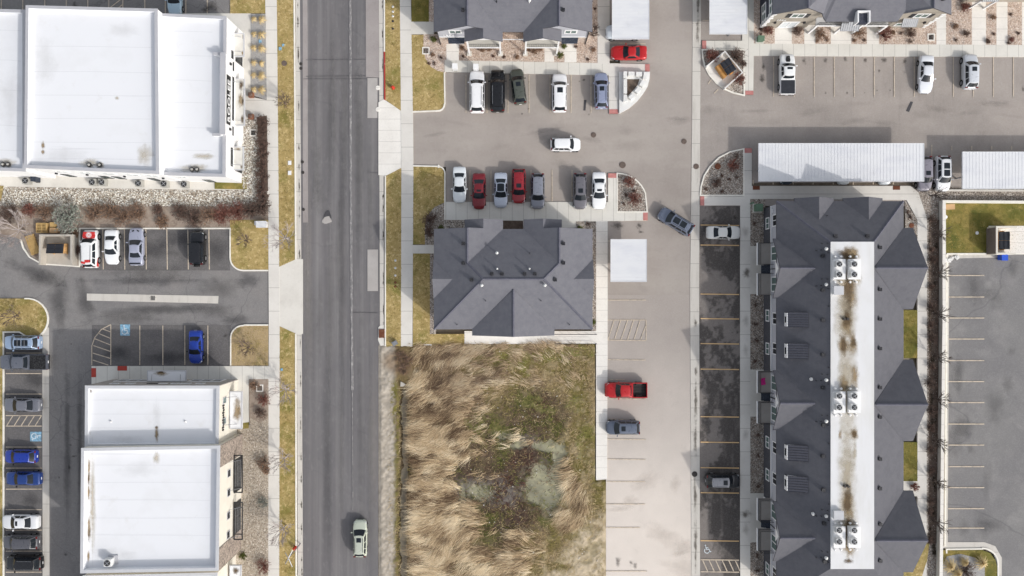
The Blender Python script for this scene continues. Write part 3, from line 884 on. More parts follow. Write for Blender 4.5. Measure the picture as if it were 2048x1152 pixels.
sheet('tactile_pad', rect(1487, 297, 1503, 306), _z['w'] + .03, 'pink_pad')
sheet('tactile_pad', rect(1400, 393, 1408, 411), _z['w'] + .03, 'pink_pad')
sheet('gutter', [(1503, 366), (1865, 366), (1865, 373), (1503, 373)], .05, 'wet')
sheet('gravel_bed', [(1820, 374), (2420, 380), (2420, 402), (1876, 402), (1876, EXT), (1852, EXT), (1853, 436), (1836, 388)], _z['b'], 'rock_grey')
sheet('planting_bed', [(1857, 440), (1877, 440), (1875, 1086), (1856, 1086)], _z['b'] + .02, 'mulch')
sheet('gravel_bed', [(1810, 402), (1834, 440), (1834, 470), (1810, 470)], _z['b'], 'rock_grey')
sheet('gravel_bed', [(1499, 398), (1530, 398), (1530, EXT), (1499, EXT)], _z['b'] - .03, 'rock_grey')
for y0, y1 in ((492, 588), (739, 833), (986, 1084)):
    sheet('patio', rect(1499, y0, 1530, y1), _z['w'] - .01, 'conc')
sheet('lawn', rect(1800, 620, 1835, 716), _z['l'], 'lawn_green')
sheet('lawn', rect(1800, 884, 1835, 962), _z['l'], 'lawn_green')
sheet('patio', rect(1800, 962, 1835, 992), _z['l'] + .02, 'conc')
sheet('lawn', [(1800, 1086), (1858, 1086), (1853, 1120), (1840, 1160), (1830, EXT), (1800, EXT)], _z['l'] + .03, 'lawn')
segs = [[(x, 114), (x, 194)] for x in (1547, 1588, 1628, 1668, 1708, 1748, 1788, 1828, 1906, 1946, 1986, 2026, 2066)]
segs += [[(x, 340), (x, 366)] for x in (1862, 1902)]
segs += [[(1506 + i * 40, 360), (1506 + i * 40, 369)] for i in range(9)] + [[(1903 + 40 * i, 292), (1903 + 40 * i, 300)] for i in range(4)]
segs += [[(1863, 290), (1863, 318)], [(1416, 168), (1424, 157)], [(1428, 187), (1436, 179)], [(1405, 41), (1420, 41)]]
marks('line', segs, .11, .065)
segs = [[(1401, y), (1478, y + 1)] for y in (450, 490, 588, 637, 687, 738, 833, 884, 935, 985, 1081, 1119, 1143)]
marks('line_new', segs, .13, .065)
marks('line', [[(1402 + i * 13, 1142), (1392 + i * 13, 1120)] for i in range(1, 7)] + [[(1401, 1119), (1478, 1120)], [(1401, 1143), (1478, 1144)]], .13, .07)
# far east lot
kerb([(1893, 508), (1889, 1092)], w=.2)
kerb([(2110, 507), (1893, 508)], w=.2)
sheet('parking_lot', [(1890, 505), (2420, 508), (2420, EXT), (1994, EXT), (1994, 1128), (1987, 1108), (1968, 1094), (1886, 1094)], 0.0, 'lot_far')
sheet('gutter', [(1888, 508), (1999, 508), (1999, 515), (1898, 517), (1895, 1090), (1884, 1092)], .04, 'gutter')
sheet('gutter', [(1884, 1084), (1968, 1084), (1990, 1092), (2003, 1115), (2003, EXT), (1994, EXT), (1994, 1128), (1987, 1108), (1968, 1096), (1884, 1096)], .045, 'gutter')
sheet('lawn', [(1880, 406), (2420, 410), (2420, 506), (1880, 506)], _z['l'], 'lawn_green')
sheet('lawn', [(1880, 506), (1887, 506), (1884, 1100), (1879, 1100)], _z['l'], 'lawn')
LB = [(1878, 1100), (1964, 1100), (1980, 1106), (1990, 1120), (1994, 1136), (1994, EXT), (1878, EXT)]
sheet('lawn', LB, _z['l'], 'lawn_green')
kerb([(1892, 1106), (1892, 1098), (1964, 1097)] + arc(1964, 1127, 31, 90, 0, 8) + [(1995, EXT)], w=.18)
sheet('gravel_bed', [(1884, 1130), (1893, 1112), (1920, 1107), (1950, 1115), (1968, 1128), (1972, EXT), (1878, EXT)], _z['b'] + .03, 'gravel_blue')
marks('line', [[(1896, y), (1968, y)] for y in (551, 594, 636, 678, 721, 763, 805, 848, 890, 933, 975, 1017, 1056)], .13, .055)
# stains and tar on the paving
for cx, cy, rx, ry in ((1608, 122, 6, 9), (1651, 121, 6, 9), (1691, 119, 6, 8), (1731, 121, 6, 8), (1768, 121, 9, 9), (1809, 123, 6, 9), (1758, 142, 4, 5), (1525, 158, 9, 15), (1236, 451, 18, 10), (1279, 452, 10, 9), (1281, 464, 8, 5), (1470, 435, 8, 6), (1168, 160, 5, 4), (1159, 163, 4, 3), (2046, 178, 4, 9), (1236, 1124, 8, 14), (1262, 1125, 6, 6), (1270, 1131, 6, 9), (1057, 218, 3, 3), (1044, 228, 3, 3), (1178, 229, 3, 3), (1527, 135, 5, 14), (1651, 186, 3, 5), (1694, 186, 3, 4), (1729, 186, 2, 3), (1754, 181, 3, 3), (1780, 181, 3, 3), (150, 12, 10, 14), (120, 20, 14, 10), (424, 12, 20, 18), (410, 20, 12, 10), (142, 890, 5, 3), (139, 935, 3, 12), (149, 912, 8, 3), (119, 955, 3, 4), (132, 1108, 6, 5), (451, 671, 6, 5), (143, 688, 3, 3)):
    decal('oil_stain', cx, cy, rx, ry, 0, .055, 'd_oil')
for cx, cy, rx, ry in ((405, 690, 34, 60), (340, 715, 60, 18), (236, 705, 40, 26), (300, 500, 70, 30), (360, 480, 60, 26), (70, 760, 30, 22), (60, 1000, 30, 24), (430, 500, 30, 40)):
    decal('worn_patch', cx, cy, rx, ry, 0, .03, 'd_sealwest')
for cx, cy, rx, ry, ro in ((300, 562, 150, 13, 0), (330, 618, 150, 12, .02), (170, 600, 24, 60, .3), (70, 545, 90, 20, -.35), (118, 600, 30, 50, 0), (495, 560, 30, 22, .2), (470, 640, 40, 14, .1), (135, 900, 10, 220, 0), (160, 900, 8, 230, 0)):
    decal('seal_coat', cx, cy, rx, ry, 0, .024, 'd_sealwest', rot=ro)
for cx, cy, rx, ry in ((300, 545, 120, 20), (440, 575, 60, 30), (90, 560, 60, 22), (250, 635, 90, 20), (120, 640, 14, 40), (430, 620, 60, 22)):
    decal('worn_patch', cx, cy, rx, ry, 0, .02, 'd_scuffwest')
for cx, cy, rx, ry in ((634, 330, 6, 110), (636, 395, 9, 60), (622, 180, 5, 130), (668, 200, 4, 190), (676, 520, 4, 200), (690, 260, 5, 200), (660, 600, 6, 260), (622, 640, 8, 130), (640, 640, 4, 120), (683, 900, 4, 200), (740, 900, 7, 230), (742, 400, 6, 150), (720, 300, 6, 260)):
    decal('tyre_wear', cx, cy, rx * 2, ry, 0, .035, 'd_scuff', wob=.3)
for cx, cy, rx, ry in ((655, 900, 12, 300), (716, 300, 12, 330), (684, 500, 10, 400), (660, 250, 10, 260), (722, 860, 10, 300)):
    decal('tyre_wear', cx, cy, rx, ry, 0, .033, 'd_seal', wob=.2)
decal('dusty_edge', 748, 900, 14, 260, 0, .036, 'd_dust')
decal('dusty_edge', 615, 560, 14, 300, 0, .036, 'd_dust')
for cx, y0, y1 in ((599.5, 0, 1152), (765, 0, 690)):
    y = y0 + 10
    while y < y1:
        L_ = R.uniform(8, 34)
        if not (520 < y < 668 and cx < 700) and not (195 < y < 352 and cx > 700):
            decal('leaf_litter', cx + (y - 500) * .007 if cx < 700 else cx + y * .003, y, R.uniform(1.5, 3.2), L_, 0, .05, 'd_leaf', wob=.35)
        y += L_ * R.uniform(1.5, 3.5)
for i in range(14):
    decal('damp_patch', 1000 + R.uniform(-170, 380), R.uniform(230, 330), R.uniform(14, 50), R.uniform(4, 14), 0, .02, 'd_dust' if i % 2 else 'd_damp', rot=R.uniform(-.2, .2))
for i in range(16):
    decal('damp_patch', R.uniform(1420, 2030), R.uniform(205, 250), R.uniform(20, 60), R.uniform(4, 12), 0, .026, 'd_dust' if i % 2 else 'd_damp', rot=R.uniform(-.15, .15))
for i in range(18):
    decal('worn_patch', R.uniform(1905, 2050), R.uniform(520, 1080), R.uniform(8, 36), R.uniform(8, 50), 0, .02, 'd_seal' if i % 2 else 'd_scuff')
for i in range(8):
    decal('glare_patch', R.uniform(1222, 1375), R.uniform(960, 1150), R.uniform(10, 60), R.uniform(5, 30), 0, .03, 'd_glarepale', rot=R.uniform(-.6, .6))  # pale mottling of the glare painted on the lower lane
for p in ([(1168, 200), (1173, 200), (1171, 221), (1167, 221)], [(1821, 203), (1826, 204), (1818, 224), (1812, 222)]):
    sheet('tar_patch', p, .03, 'tar')
decal('oil_stain', 1493, 548, 13, 15, 0, _z['w'] + .02, 'd_streak')
decal('oil_stain', 1491, 1027, 18, 12, 0, _z['w'] + .02, 'd_streak')
for yy in (465, 640, 700, 870, 1060):
    decal('oil_stain', 1491, yy, 9, 16, 0, _z['w'] + .02, 'd_dust')
for cx, cy, ry in ((1391, 800, 60), (1391, 880, 50), (1390, 990, 60), (1391, 1090, 70), (1391, 645, 12), (1391, 742, 12), (1395, 60, 45), (1396, 10, 30)):
    decal('damp_streak', cx, cy, 5, ry, 0, .055, 'd_streak', wob=.3)
# ------------------------------------------------------------------ building helpers
def window(root, a, b, u, w, z0, z1, frame='trim', pane='glass', mull=1, fw=.1, name='window', proud=.06, side=1, vertical=True):
    """window on the upright wall a->b (xy); outside lies to the right of a->b (side=1)"""
    A, B = Vector((a[0], a[1], 0)), Vector((b[0], b[1], 0))
    d = (B - A).normalized()
    n = Vector((d.y, -d.x, 0)) * side
    P = lambda uu, z, off: A + d * uu + n * off + Vector((0, 0, z))
    m = MB()
    def bar(u0, u1, q0, q1, off):
        vs = [P(u0, q0, -.05), P(u1, q0, -.05), P(u1, q1, -.05), P(u0, q1, -.05), P(u0, q0, off), P(u1, q0, off), P(u1, q1, off), P(u0, q1, off)]
        m.add(vs, [[4, 5, 6, 7], [0, 1, 5, 4], [1, 2, 6, 5], [2, 3, 7, 6], [3, 0, 4, 7]])
    u0, u1 = u - w / 2, u + w / 2
    bar(u0, u0 + fw, z0, z1, proud)
    bar(u1 - fw, u1, z0, z1, proud)
    bar(u0 + fw, u1 - fw, z0, z0 + fw, proud)
    bar(u0 + fw, u1 - fw, z1 - fw, z1, proud)
    for i in range(mull):
        if vertical:
            c = u0 + w * (i + 1) / (mull + 1)
            bar(c - fw * .35, c + fw * .35, z0 + fw, z1 - fw, proud - .01)
        else:
            c = z0 + (z1 - z0) * (i + 1) / (mull + 1)
            bar(u0 + fw, u1 - fw, c - fw * .35, c + fw * .35, proud - .01)
    f = m.build(name, frame, root, world=True)
    g = MB()
    g.add([P(u0 + fw, z0 + fw, .02), P(u1 - fw, z0 + fw, .02), P(u1 - fw, z1 - fw, .02), P(u0 + fw, z1 - fw, .02)], [[0, 1, 2, 3] if side == 1 else [3, 2, 1, 0]])
    g.build('pane', pane, f, world=True)
    return f


def panel(m, a, b, u0, u1, z0, z1, off, mi=0, side=1):
    A, B = Vector((a[0], a[1], 0)), Vector((b[0], b[1], 0))
    d = (B - A).normalized()
    n = Vector((d.y, -d.x, 0)) * side
    P = lambda uu, z, o: A + d * uu + n * o + Vector((0, 0, z))
    vs = [P(u0, z0, -.03), P(u1, z0, -.03), P(u1, z1, -.03), P(u0, z1, -.03), P(u0, z0, off), P(u1, z0, off), P(u1, z1, off), P(u0, z1, off)]
    m.add(vs, [[4, 5, 6, 7], [0, 1, 5, 4], [1, 2, 6, 5], [2, 3, 7, 6], [3, 0, 4, 7]], mi)


def ulen(a, b):
    return math.hypot(b[0] - a[0], b[1] - a[1])


def canopy(root, px, h, t=.22, mat='membrane', rim='coping_lt', stains=(), rods=None, name='canopy'):
    """flat entrance canopy: raised rim, low deck, optional stain patches and tie rods"""
    q = PX(px, h)
    m = MB()
    m.prism(inset(q, .1), h - t, h - .05, 0)
    o_, i_ = q, inset(q, .1)
    n = len(q)
    for i in range(n):
        j = (i + 1) % n
        m.prism([o_[i], o_[j], i_[j], i_[i]], h - t - .04, h, 1)
    c = m.build(name, [mat, rim], root, world=True)
    for k, (pp, mt) in enumerate(stains):
        xs, ys = [p[0] for p in pp], [p[1] for p in pp]
        decal('stain', sum(xs) / len(xs), sum(ys) / len(ys), (max(xs) - min(xs)) * .62, (max(ys) - min(ys)) * .62, h, h - .048, 'd_' + mt, c)
    if rods:
        for (p0, p1, hz) in rods:
            r = MB()
            r.tube(W(p0[0], p0[1], h), W(p1[0], p1[1], hz), .03)
            r.build('tie_rod', 'steel', c, world=True)
    return c


def flat_roof(root, q, top, deck, wall, cop='coping', memb='membrane', t=.32, skip=(), base=0.0):
    """walls + parapet + deck of one flat-roofed block; q = xy outline"""
    m = MB()
    a = sum(q[i][0] * q[(i + 1) % len(q)][1] - q[(i + 1) % len(q)][0] * q[i][1] for i in range(len(q)))
    if a < 0:
        q = q[::-1]
    n = len(q)
    i_ = inset(q, t)
    for k in range(n):
        j = (k + 1) % n
        m.poly([(*q[k], base), (*q[j], base), (*q[j], top - .12), (*q[k], top - .12)])
    m.build('wall', wall, root, world=True)
    o_ = inset(q, -.05)
    m = MB()
    for k in range(n):
        j = (k + 1) % n
        m.poly([(*o_[k], top - .14), (*o_[j], top - .14), (*o_[j], top), (*o_[k], top)], 0)
        m.poly([(*o_[k], top), (*o_[j], top), (*i_[j], top), (*i_[k], top)], 0)
        m.poly([(*i_[j], deck - .1), (*i_[k], deck - .1), (*i_[k], top), (*i_[j], top)], 1)
        m.poly([(*o_[j], top - .14), (*o_[k], top - .14), (*q[k], top - .14), (*q[j], top - .14)], 0)
    m.build('parapet', [cop, memb], root, world=True)
    m = MB()
    m.poly([(*p, deck) for p in i_])
    return m.build('roof', memb, root, world=True)


def dome_vent(parent, x, y, z, r=.28, dark=False):
    m = MB()
    m.lathe((x, y, z), [(r * 1.35, 0), (r * 1.35, .05), (r * 1.1, .06)], 14, 1)
    m.lathe((x, y, z + .05), [(r, 0), (r, .2), (r * .8, .22)], 14, 0)
    m.lathe((x, y, z + .26), [(r * .62, 0), (r * .62, .08), (r * .3, .14)], 12, 1)
    return m.build('roof_drain', ['black' if dark else 'iron_dark', 'ac_grey'], parent, world=True)


def ac_unit(x, y, z, s=.8, hgt=.85, mat='ac_white', label='', group=None, rz=0.0, fan=(.0, .0)):
    t = thing('ac_unit', label, 'air conditioner', (x, y, z), rz, group)
    m = MB()
    m.box((0, 0, hgt / 2), (s, s, hgt))
    for i in range(5):
        zz = .12 + i * (hgt - .24) / 5
        for sx, sy in ((1, 0), (-1, 0), (0, 1), (0, -1)):
            m.box((sx * s / 2, sy * s / 2, zz + .06), (.03 if sx else s * .84, .03 if sy else s * .84, .05), 0)
    m.build('casing', mat, t)
    m = MB()
    m.lathe((0, 0, hgt), [(s * .43, .0), (s * .43, .05), (s * .38, .06)], 16, 0)
    m.build('fan_shroud', 'black', t)
    m = MB()
    for k in range(4):
        a = k * math.pi / 2 + .4
        c, sn = math.cos(a), math.sin(a)
        m.add([(0, 0, hgt + .07), (s * .34 * c, s * .34 * sn, hgt + .07), (s * .34 * math.cos(a + .55), s * .34 * math.sin(a + .55), hgt + .085)], [[0, 1, 2]])
    m.lathe((0, 0, hgt + .06), [(s * .1, 0), (s * .1, .04), (s * .03, .05)], 8)
    m.build('fan', 'steel', t)
    return t


# ------------------------------------------------------------------ white commercial building (north-west)
A = thing('commercial_building', 'long white flat-roofed commercial building in three stepped sections with black lettered sign', 'building', W(480, 362)[:2] + (0,))
qA1 = PX([(-260, 12), (50, 20), (50, 342), (-260, 331)], 6.0)
qA2 = PX([(52, 11), (314, 18), (317, 347), (49, 335)], 7.0)
qA3 = PX([(316, 27), (452, 33), (450, 353), (317, 349)], 5.7)
rA1 = flat_roof(A, qA1, 6.0, 5.45, 'wall_white')
rA2 = flat_roof(A, qA2, 7.0, 6.4, 'wall_white')
rA3 = flat_roof(A, qA3, 5.7, 5.15, 'wall_white')
# raised sign wall with its two returns
hS = 6.2
e0, e1 = PX([(449.5, 106), (448.5, 268)], hS)
m = MB()
m.strip([(e0[0] - .2, e0[1]), (e1[0] - .2, e1[1])], .55, 0, hS)
for e in (e0, e1):
    m.bbox(e[0] - 1.5, e[1] - .14, 5.0, e[0] - .4, e[1] + .14, 5.9)
m.build('sign_wall', 'wall_white', A, world=True)
m = MB()
m.strip([(e0[0] - .2, e0[1] + .06), (e1[0] - .2, e1[1] - .06)], .68, hS + .002, hS + .08)
for e in (e0, e1):
    m.bbox(e[0] - 1.55, e[1] - .17, 5.89, e[0] - .56, e[1] + .17, 5.98)
m.build('coping', 'coping', A, world=True)
m = MB()
d = Vector((e1[0] - e0[0], e1[1] - e0[1]))
nE = Vector((-d.y, d.x)).normalized()
fa, fb = (e0[0] + .08, e0[1]), (e1[0] + .08, e1[1])
LA = ulen(fa, fb)
s0, s1 = LA * .25, LA * .86
panel(m, fa, fb, s0, s1, 4.62, 5.78, .06, 0, side=-1)
pl = m.build('sign_panel', 'black', A, world=True)
dn = Vector((d.x, d.y, 0)).normalized()
cpos = Vector((fa[0], fa[1], 0)) + dn * ((s0 + s1) / 2 + .15) + Vector((.07, 0, 5.2))
text_on('sign_lettering', 'ROOLEE', 1.12, cpos, -dn, (0, 0, 1), 'trim', pl, .025, stretch=1.24)
# transom strips, lights and canopies of the east front
for y0, y1, px0, px1, ht in ((66, 113, 461, 488, 3.0), (157, 251, 463, 489, 3.0), (293, 340, 462, 487, 3.0)):
    st = []
    if y0 == 157:
        st = [([(477, 158), (488, 158), (488, 184), (481, 186), (476, 172)], 'stain_dark'), ([(474, 188), (480, 186), (488, 192), (488, 218), (479, 214), (474, 204)], 'stain'), ([(480, 228), (488, 226), (488, 250), (479, 246)], 'stain_dark'), ([(483, 194), (488, 192), (488, 212), (482, 210)], 'stain_dark')]
    elif y0 == 293:
        st = [([(481, 330), (486, 326), (486, 339), (478, 339)], 'stain_dark'), ([(466, 294), (486, 294), (486, 302), (466, 303)], 'stain')]
    else:
        st = [([(484, 67), (487, 67), (487, 80), (485, 80)], 'stain'), ([(483, 100), (487, 102), (487, 111), (482, 110)], 'stain')]
    canopy(A, rect(px0, y0, px1, y1), ht, .25, 'canopy_white', 'coping_lt', st, [((px1 - 6, y0 + 8), (457, y0 + 5), 4.2), ((px1 - 6, y1 - 10), (457, y1 - 12), 4.2)])
    m = MB()
    X0, Y0, _ = W(459, y0 + 2, 4.0)
    _, Y1, _ = W(459, y1 - 4, 4.0)
    f = (X0 + .12, Y0), (X0 + .12, Y1)
xe = PX([(480, 200)], 0)[0][0]
# storefront glass below and clerestory strips above the canopies
a0, a1 = qA3[1], qA3[2]
LE = ulen(a0, a1)
for c, w in ((.24, 2.3), (.86, 2.3)):
    window(A, a0, a1, LE * c, w, 3.35, 3.95, 'metal_dark', 'glass', 2, .07, side=-1)
    window(A, a0, a1, LE * c, 3.0, .3, 2.6, 'metal_dark', 'glass', 2, .08, side=-1)
window(A, fa, fb, LA * .5, 5.4, 3.5, 3.95, 'metal_dark', 'glass', 3, .07, side=-1)
window(A, fa, fb, LA * .5, 4.6, .3, 2.7, 'metal_dark', 'glass', 4, .08, side=-1)
for u in (.09, .91):
    m = MB()
    panel(m, fa, fb, LA * u - .13, LA * u + .13, 4.55, 4.9, .18, side=-1)
    m.build('wall_light', 'metal_dark', A, world=True)
    window(A, fa, fb, LA * u, 1.1, 3.55, 3.85, 'metal_dark', 'glass', 0, .06, side=-1)
# south front
def south(q, items):
    a, b = q[3], q[2]
    for u, w, z0, z1, mt in items:
        window(A, a, b, u, w, z0, z1, 'metal_dark' if mt else 'trim', 'glass_green', 1, .07, name='window')
LS = ulen(qA2[3], qA2[2])
south(qA2, [(LS * f, 1.7, z0, z0 + 1.0, 0) for f in (.19, .37, .55, .73, .88) for z0 in (4.3,)])
south(qA2, [(LS * f, 1.0, .4, 2.4, 1) for f in (.12, .42, .52, .8)])
south(qA3, [(2.1, 1.2, 3.6, 4.5, 0), (4.4, 1.0, .4, 2.4, 1)])
for u in (.1, .34, .63, .93):
    m = MB()
    panel(m, qA2[3], qA2[2], LS * u - .1, LS * u + .1, 3.3, 3.6, .2)
    m.build('wall_light', 'metal_dark', A, world=True)
for px, py, q, z in ((8, 329, rA1, 5.45), (18, 329, rA1, 5.45), (180, 330, rA2, 6.4), (201, 330, rA2, 6.4), (385, 339, rA3, 5.15), (395, 339, rA3, 5.15)):
    x, y, _ = W(px, py, z)
    dome_vent(q, x, y, z, .26, px == 201)
for k, (q, z, xa, xb, ys_) in enumerate(((rA2, 6.4, 62, 305, (92, 143, 190, 237, 284, 318)), (rA1, 5.45, 0, 42, (60, 120, 180, 250, 300)), (rA3, 5.15, 330, 425, (62, 110, 160, 205, 255, 300)))):
    for y_ in ys_:
        m = MB()
        m.strip([W(xa, y_, z)[:2], W((xa + xb) / 2, y_ + R.uniform(-.5, 1.5), z)[:2], W(xb, y_ + R.uniform(1, 3), z)[:2]], .07, z, z + .008)
        m.build('roof_seam', 'seam', q, world=True)
for cx, cy, rx, ry, q, z, mt in ((180, 326, 26, 12, rA2, 6.4, 'd_faint'), (130, 310, 60, 20, rA2, 6.4, 'd_ponding'), (86, 290, 6, 10, rA2, 6.4, 'd_stain'), (86, 304, 5, 6, rA2, 6.4, 'd_stain'), (234, 196, 6, 5, rA2, 6.4, 'd_faint'), (290, 310, 22, 26, rA2, 6.4, 'd_faint'), (90, 130, 30, 60, rA2, 6.4, 'd_ponding'), (200, 330, 14, 10, rA2, 6.4, 'd_stain'), (390, 336, 40, 12, rA3, 5.15, 'd_faint'), (405, 312, 30, 8, rA3, 5.15, 'd_faint'), (10, 325, 30, 12, rA1, 5.45, 'd_faint'), (20, 200, 30, 80, rA1, 5.45, 'd_ponding'), (250, 60, 40, 20, rA2, 6.4, 'd_ponding')):
    decal('stain', cx, cy, rx, ry, z, z, mt, q)
# rolls of ground-level condensers on the south apron
places = ['near the blue bin', 'left of the close pair', 'right of the close pair', 'beside the rusty apron streak', 'beside the white pipe', 'at the far east end of the apron']
for (px, py), pl_ in zip(((54, 362), (187, 365), (206, 365), (279, 367), (330, 368), (370, 369)), places):
    x, y, _ = W(px, py, .5)
    ac_unit(x, y, .05, .85, .8, 'ac_grey', 'grey ground condenser unit ' + pl_ + ' behind the white building', 'condensers behind the white commercial building')
m = MB()
x, y, _ = W(72, 358, .5)
m.box((0, 0, .55), (.6, .7, 1.0))
m.box((0, 0, 1.08), (.66, .76, .08), 1)
m.tube((-.25, -.3, .12), (.25, -.3, .12), .12, n=8, mi=2)
m.v = [(p[0] + x, p[1] + y, p[2]) for p in m.v]
solo(m, 'wheeled_bin', ['metal_blue', 'metal_blue', 'tire'], 'dark blue wheeled bin against the white building by the first condenser', 'bin')

# ------------------------------------------------------------------ cream commercial building (south-west)
B = thing('shop_building', 'cream stucco shop building with two white flat roofs and stone clad corners', 'building', W(475, 860)[:2] + (0,))
qB1 = PX([(171, 772), (438, 772), (436, 892), (170, 894)], 6.2)
qB2 = PX([(163, 897), (439, 892), (436, 1141), (161, 1146)], 7.4)
qB3 = PX([(166, 1152), (434, 1146), (432, 1420), (164, 1420)], 6.2)
rB1 = flat_roof(B, qB1, 6.2, 5.75, 'stucco_tan', 'coping_lt')
rB2 = flat_roof(B, qB2, 7.4, 6.6, 'stucco_tan', 'coping_lt')
rB3 = flat_roof(B, qB3, 6.2, 5.7, 'stucco_tan', 'coping_lt')
a0, a1 = qB2[1], qB2[2]
LB2 = ulen(a0, a1)
for ua, ub in ((-.02, 2.6), (LB2 - 2.6, LB2 + .02)):
    m = MB()
    panel(m, a0, a1, ua, ub, 0, 7.24, .07, side=-1)
    m.build('stone_cladding', 'stone', B, world=True)
m = MB()
n0, n1 = qB1[0], qB1[1]
panel(m, n0, n1, -.01, ulen(n0, n1) + .01, 0, 6.04, .05, side=-1)
m.build('north_cladding', 'stucco_grey', B, world=True)
nn0, nn1 = (n0[0], n0[1] + .06), (n1[0], n1[1] + .06)
LN = ulen(nn0, nn1)
for u, w in ((2.6, 1.1), (4.5, 1.1), (LN - 4.8, 1.3), (LN - 3.0, 1.1), (LN * .62, .9)):
    window(B, nn0, nn1, u, w, 4.1, 4.75, 'trim', 'glass_green', 0, .07, side=-1)
for u in (3.4, LN - 3.4):
    window(B, nn0, nn1, u, 4.2, .5, 2.5, 'trim', 'glass', 2, .14, side=-1)
window(B, nn0, nn1, LN * .5, 2.2, .1, 2.5, 'metal_dark', 'glass', 1, .08, name='entrance_door', side=-1)
mid = Vector(((nn0[0] + nn1[0]) / 2, nn0[1] + .03, 4.75))
m = MB()
panel(m, nn0, nn1, LN * .41, LN * .58, 4.35, 5.15, .04, side=-1)
sp_ = m.build('sign_panel', 'stucco_grey', B, world=True)
for k in range(9):   # raised sign letters, too small in the photograph to spell out
    m = MB()
    x = nn0[0] + LN * .42 + k * LN * .0175
    dark = k < 5
    m.bbox(x, nn0[1] + .04, 4.5, x + .2, nn0[1] + .1, 5.0)
    if k % 3 == 0:
        m.bbox(x + .2, nn0[1] + .04, 4.5, x + .3, nn0[1] + .1, 4.62)
    m.build('sign_letter', 'black' if dark else 'trim', sp_, world=True)
canopy(B, rect(294, 741, 372, 763), 3.0, .3, 'membrane', 'coping_lt', [([(308, 742), (345, 742), (336, 750), (322, 754), (312, 748)], 'stain'), ([(312, 742), (330, 742), (326, 747), (316, 747)], 'stain_dark')], [((304, 749), (302, 768), 4.4), ((361, 749), (360, 768), 4.4)])
canopy(B, rect(459, 783, 484, 858), 3.0, .3, 'membrane', 'coping_lt', [([(468, 790), (483, 788), (483, 850), (464, 846), (470, 820)], 'stain'), ([(474, 808), (482, 800), (482, 832), (474, 828)], 'stain')], [((474, 793), (450, 795), 4.4), ((474, 848), (450, 850), 4.4)])
b0, b1 = qB1[1], qB1[2]
LBE = ulen(b0, b1)
for u in (2.0, 4.55):
    window(B, b0, b1, u, .8, 3.9, 5.0, 'coping_lt', 'glass_green', 0, .08, side=-1)
window(B, b0, b1, LBE * .5, 3.6, .3, 2.6, 'metal_dark', 'glass', 3, .08, side=-1)
m = MB()
for k in range(11):
    u = LBE * .34 + k * .3
    z = 4.75 + .07 * math.sin(k * 2.1)
    panel(m, b0, b1, u, u + .2, z - .16, z + .2 * (1 if k % 3 else 1.6), .1, side=-1)
m.build('script_sign', 'metal_dark', B, world=True)
for u in (LB2 * .27, LB2 * .43, LB2 * .62, LB2 * .78):
    window(B, a0, a1, u, .95, 3.9, 4.9, 'coping_lt', 'glass', 0, .07, side=-1)
for u in (LB2 * .33, LB2 * .7):
    window(B, a0, a1, u, 4.2, .3, 2.7, 'metal_dark', 'glass', 3, .08, side=-1)
for y0, y1 in ((911, 985), (1005, 1079)):
    h = 3.05
    q = PX(rect(468, y0, 484, y1), h)
    x0, x1 = q[0][0], q[1][0]
    ya, yb = q[2][1], q[0][1]
    m = MB()
    m.strip([(x0, ya), (x1, ya), (x1, yb), (x0, yb)], .12, h - .14, h, closed=True)
    for f in (.14, .86):
        yy = ya + (yb - ya) * f
        m.bbox(x0 + .06, yy - .05, h - .13, x1 - .06, yy + .05, h - .02)
    aw = m.build('steel_awning', 'metal_dark', B, world=True)
    m = MB()
    for k in range(4):
        xx = x0 + (x1 - x0) * (k + .6) / 4.4
        m.bbox(xx - .015, ya + (yb - ya) * .14, h - .11, xx + .015, ya + (yb - ya) * .86, h - .05)
    m.build('slat', 'steel', aw, world=True)
    m = MB()
    for f in (.12, .88):
        yy = ya + (yb - ya) * f
        m.tube((x1 - .1, yy, h), (a0[0] - .1, yy, h + 1.3), .025)
    m.build('tie_rod', 'steel', aw, world=True)
canopy(B, rect(459, 1131, 482, 1200), 3.0, .3, 'membrane', 'coping_lt', [([(462, 1133), (480, 1134), (478, 1150), (464, 1150)], 'stain_dark')])
for cx, cy, rx, ry, k in ((177, 958, 5, 20, 1), (178, 935, 4, 34, 0), (178, 1066, 5, 22, 1), (178, 1052, 4, 30, 0), (177, 985, 4, 24, 0), (177, 1112, 4, 16, 0), (185, 1000, 9, 130, 2), (313, 915, 9, 16, 2)):
    decal('stain', cx, cy, rx, ry, 6.6, 6.6, ('d_stain', 'd_stain_dark', 'd_faint')[k], rB2)
for cx, cy, rx, ry, k in ((180, 782, 9, 7, 1), (177, 865, 5, 16, 0), (177, 820, 4, 24, 0), (313, 866, 6, 26, 0), (313, 855, 5, 5, 1), (312, 888, 7, 4, 1), (178, 885, 4, 6, 1)):
    decal('stain', cx, cy, rx, ry, 5.75, 5.75, ('d_stain', 'd_stain_dark', 'd_faint')[k], rB1)
for k, (q, z, xa, xb, ys_) in enumerate(((rB1, 5.75, 180, 428, (800, 828, 856)), (rB2, 6.6, 186, 420, (930, 965, 1000, 1036, 1070)))):
    for y_ in ys_:
        m = MB()
        m.strip([W(xa, y_, z)[:2], W((xa + xb) / 2, y_ + R.uniform(-.5, .5), z)[:2], W(xb, y_ + R.uniform(-1, 1), z)[:2]], .06, z, z + .008)
        m.build('roof_seam', 'seam', q, world=True)
for cx, cy, rx, ry, q, z in ((313, 830, 10, 40, rB1, 5.75), (250, 880, 60, 12, rB1, 5.75), (230, 1110, 50, 20, rB2, 6.6), (280, 940, 60, 20, rB2, 6.6)):
    decal('stain', cx, cy, rx, ry, z, z, 'd_ponding', q)
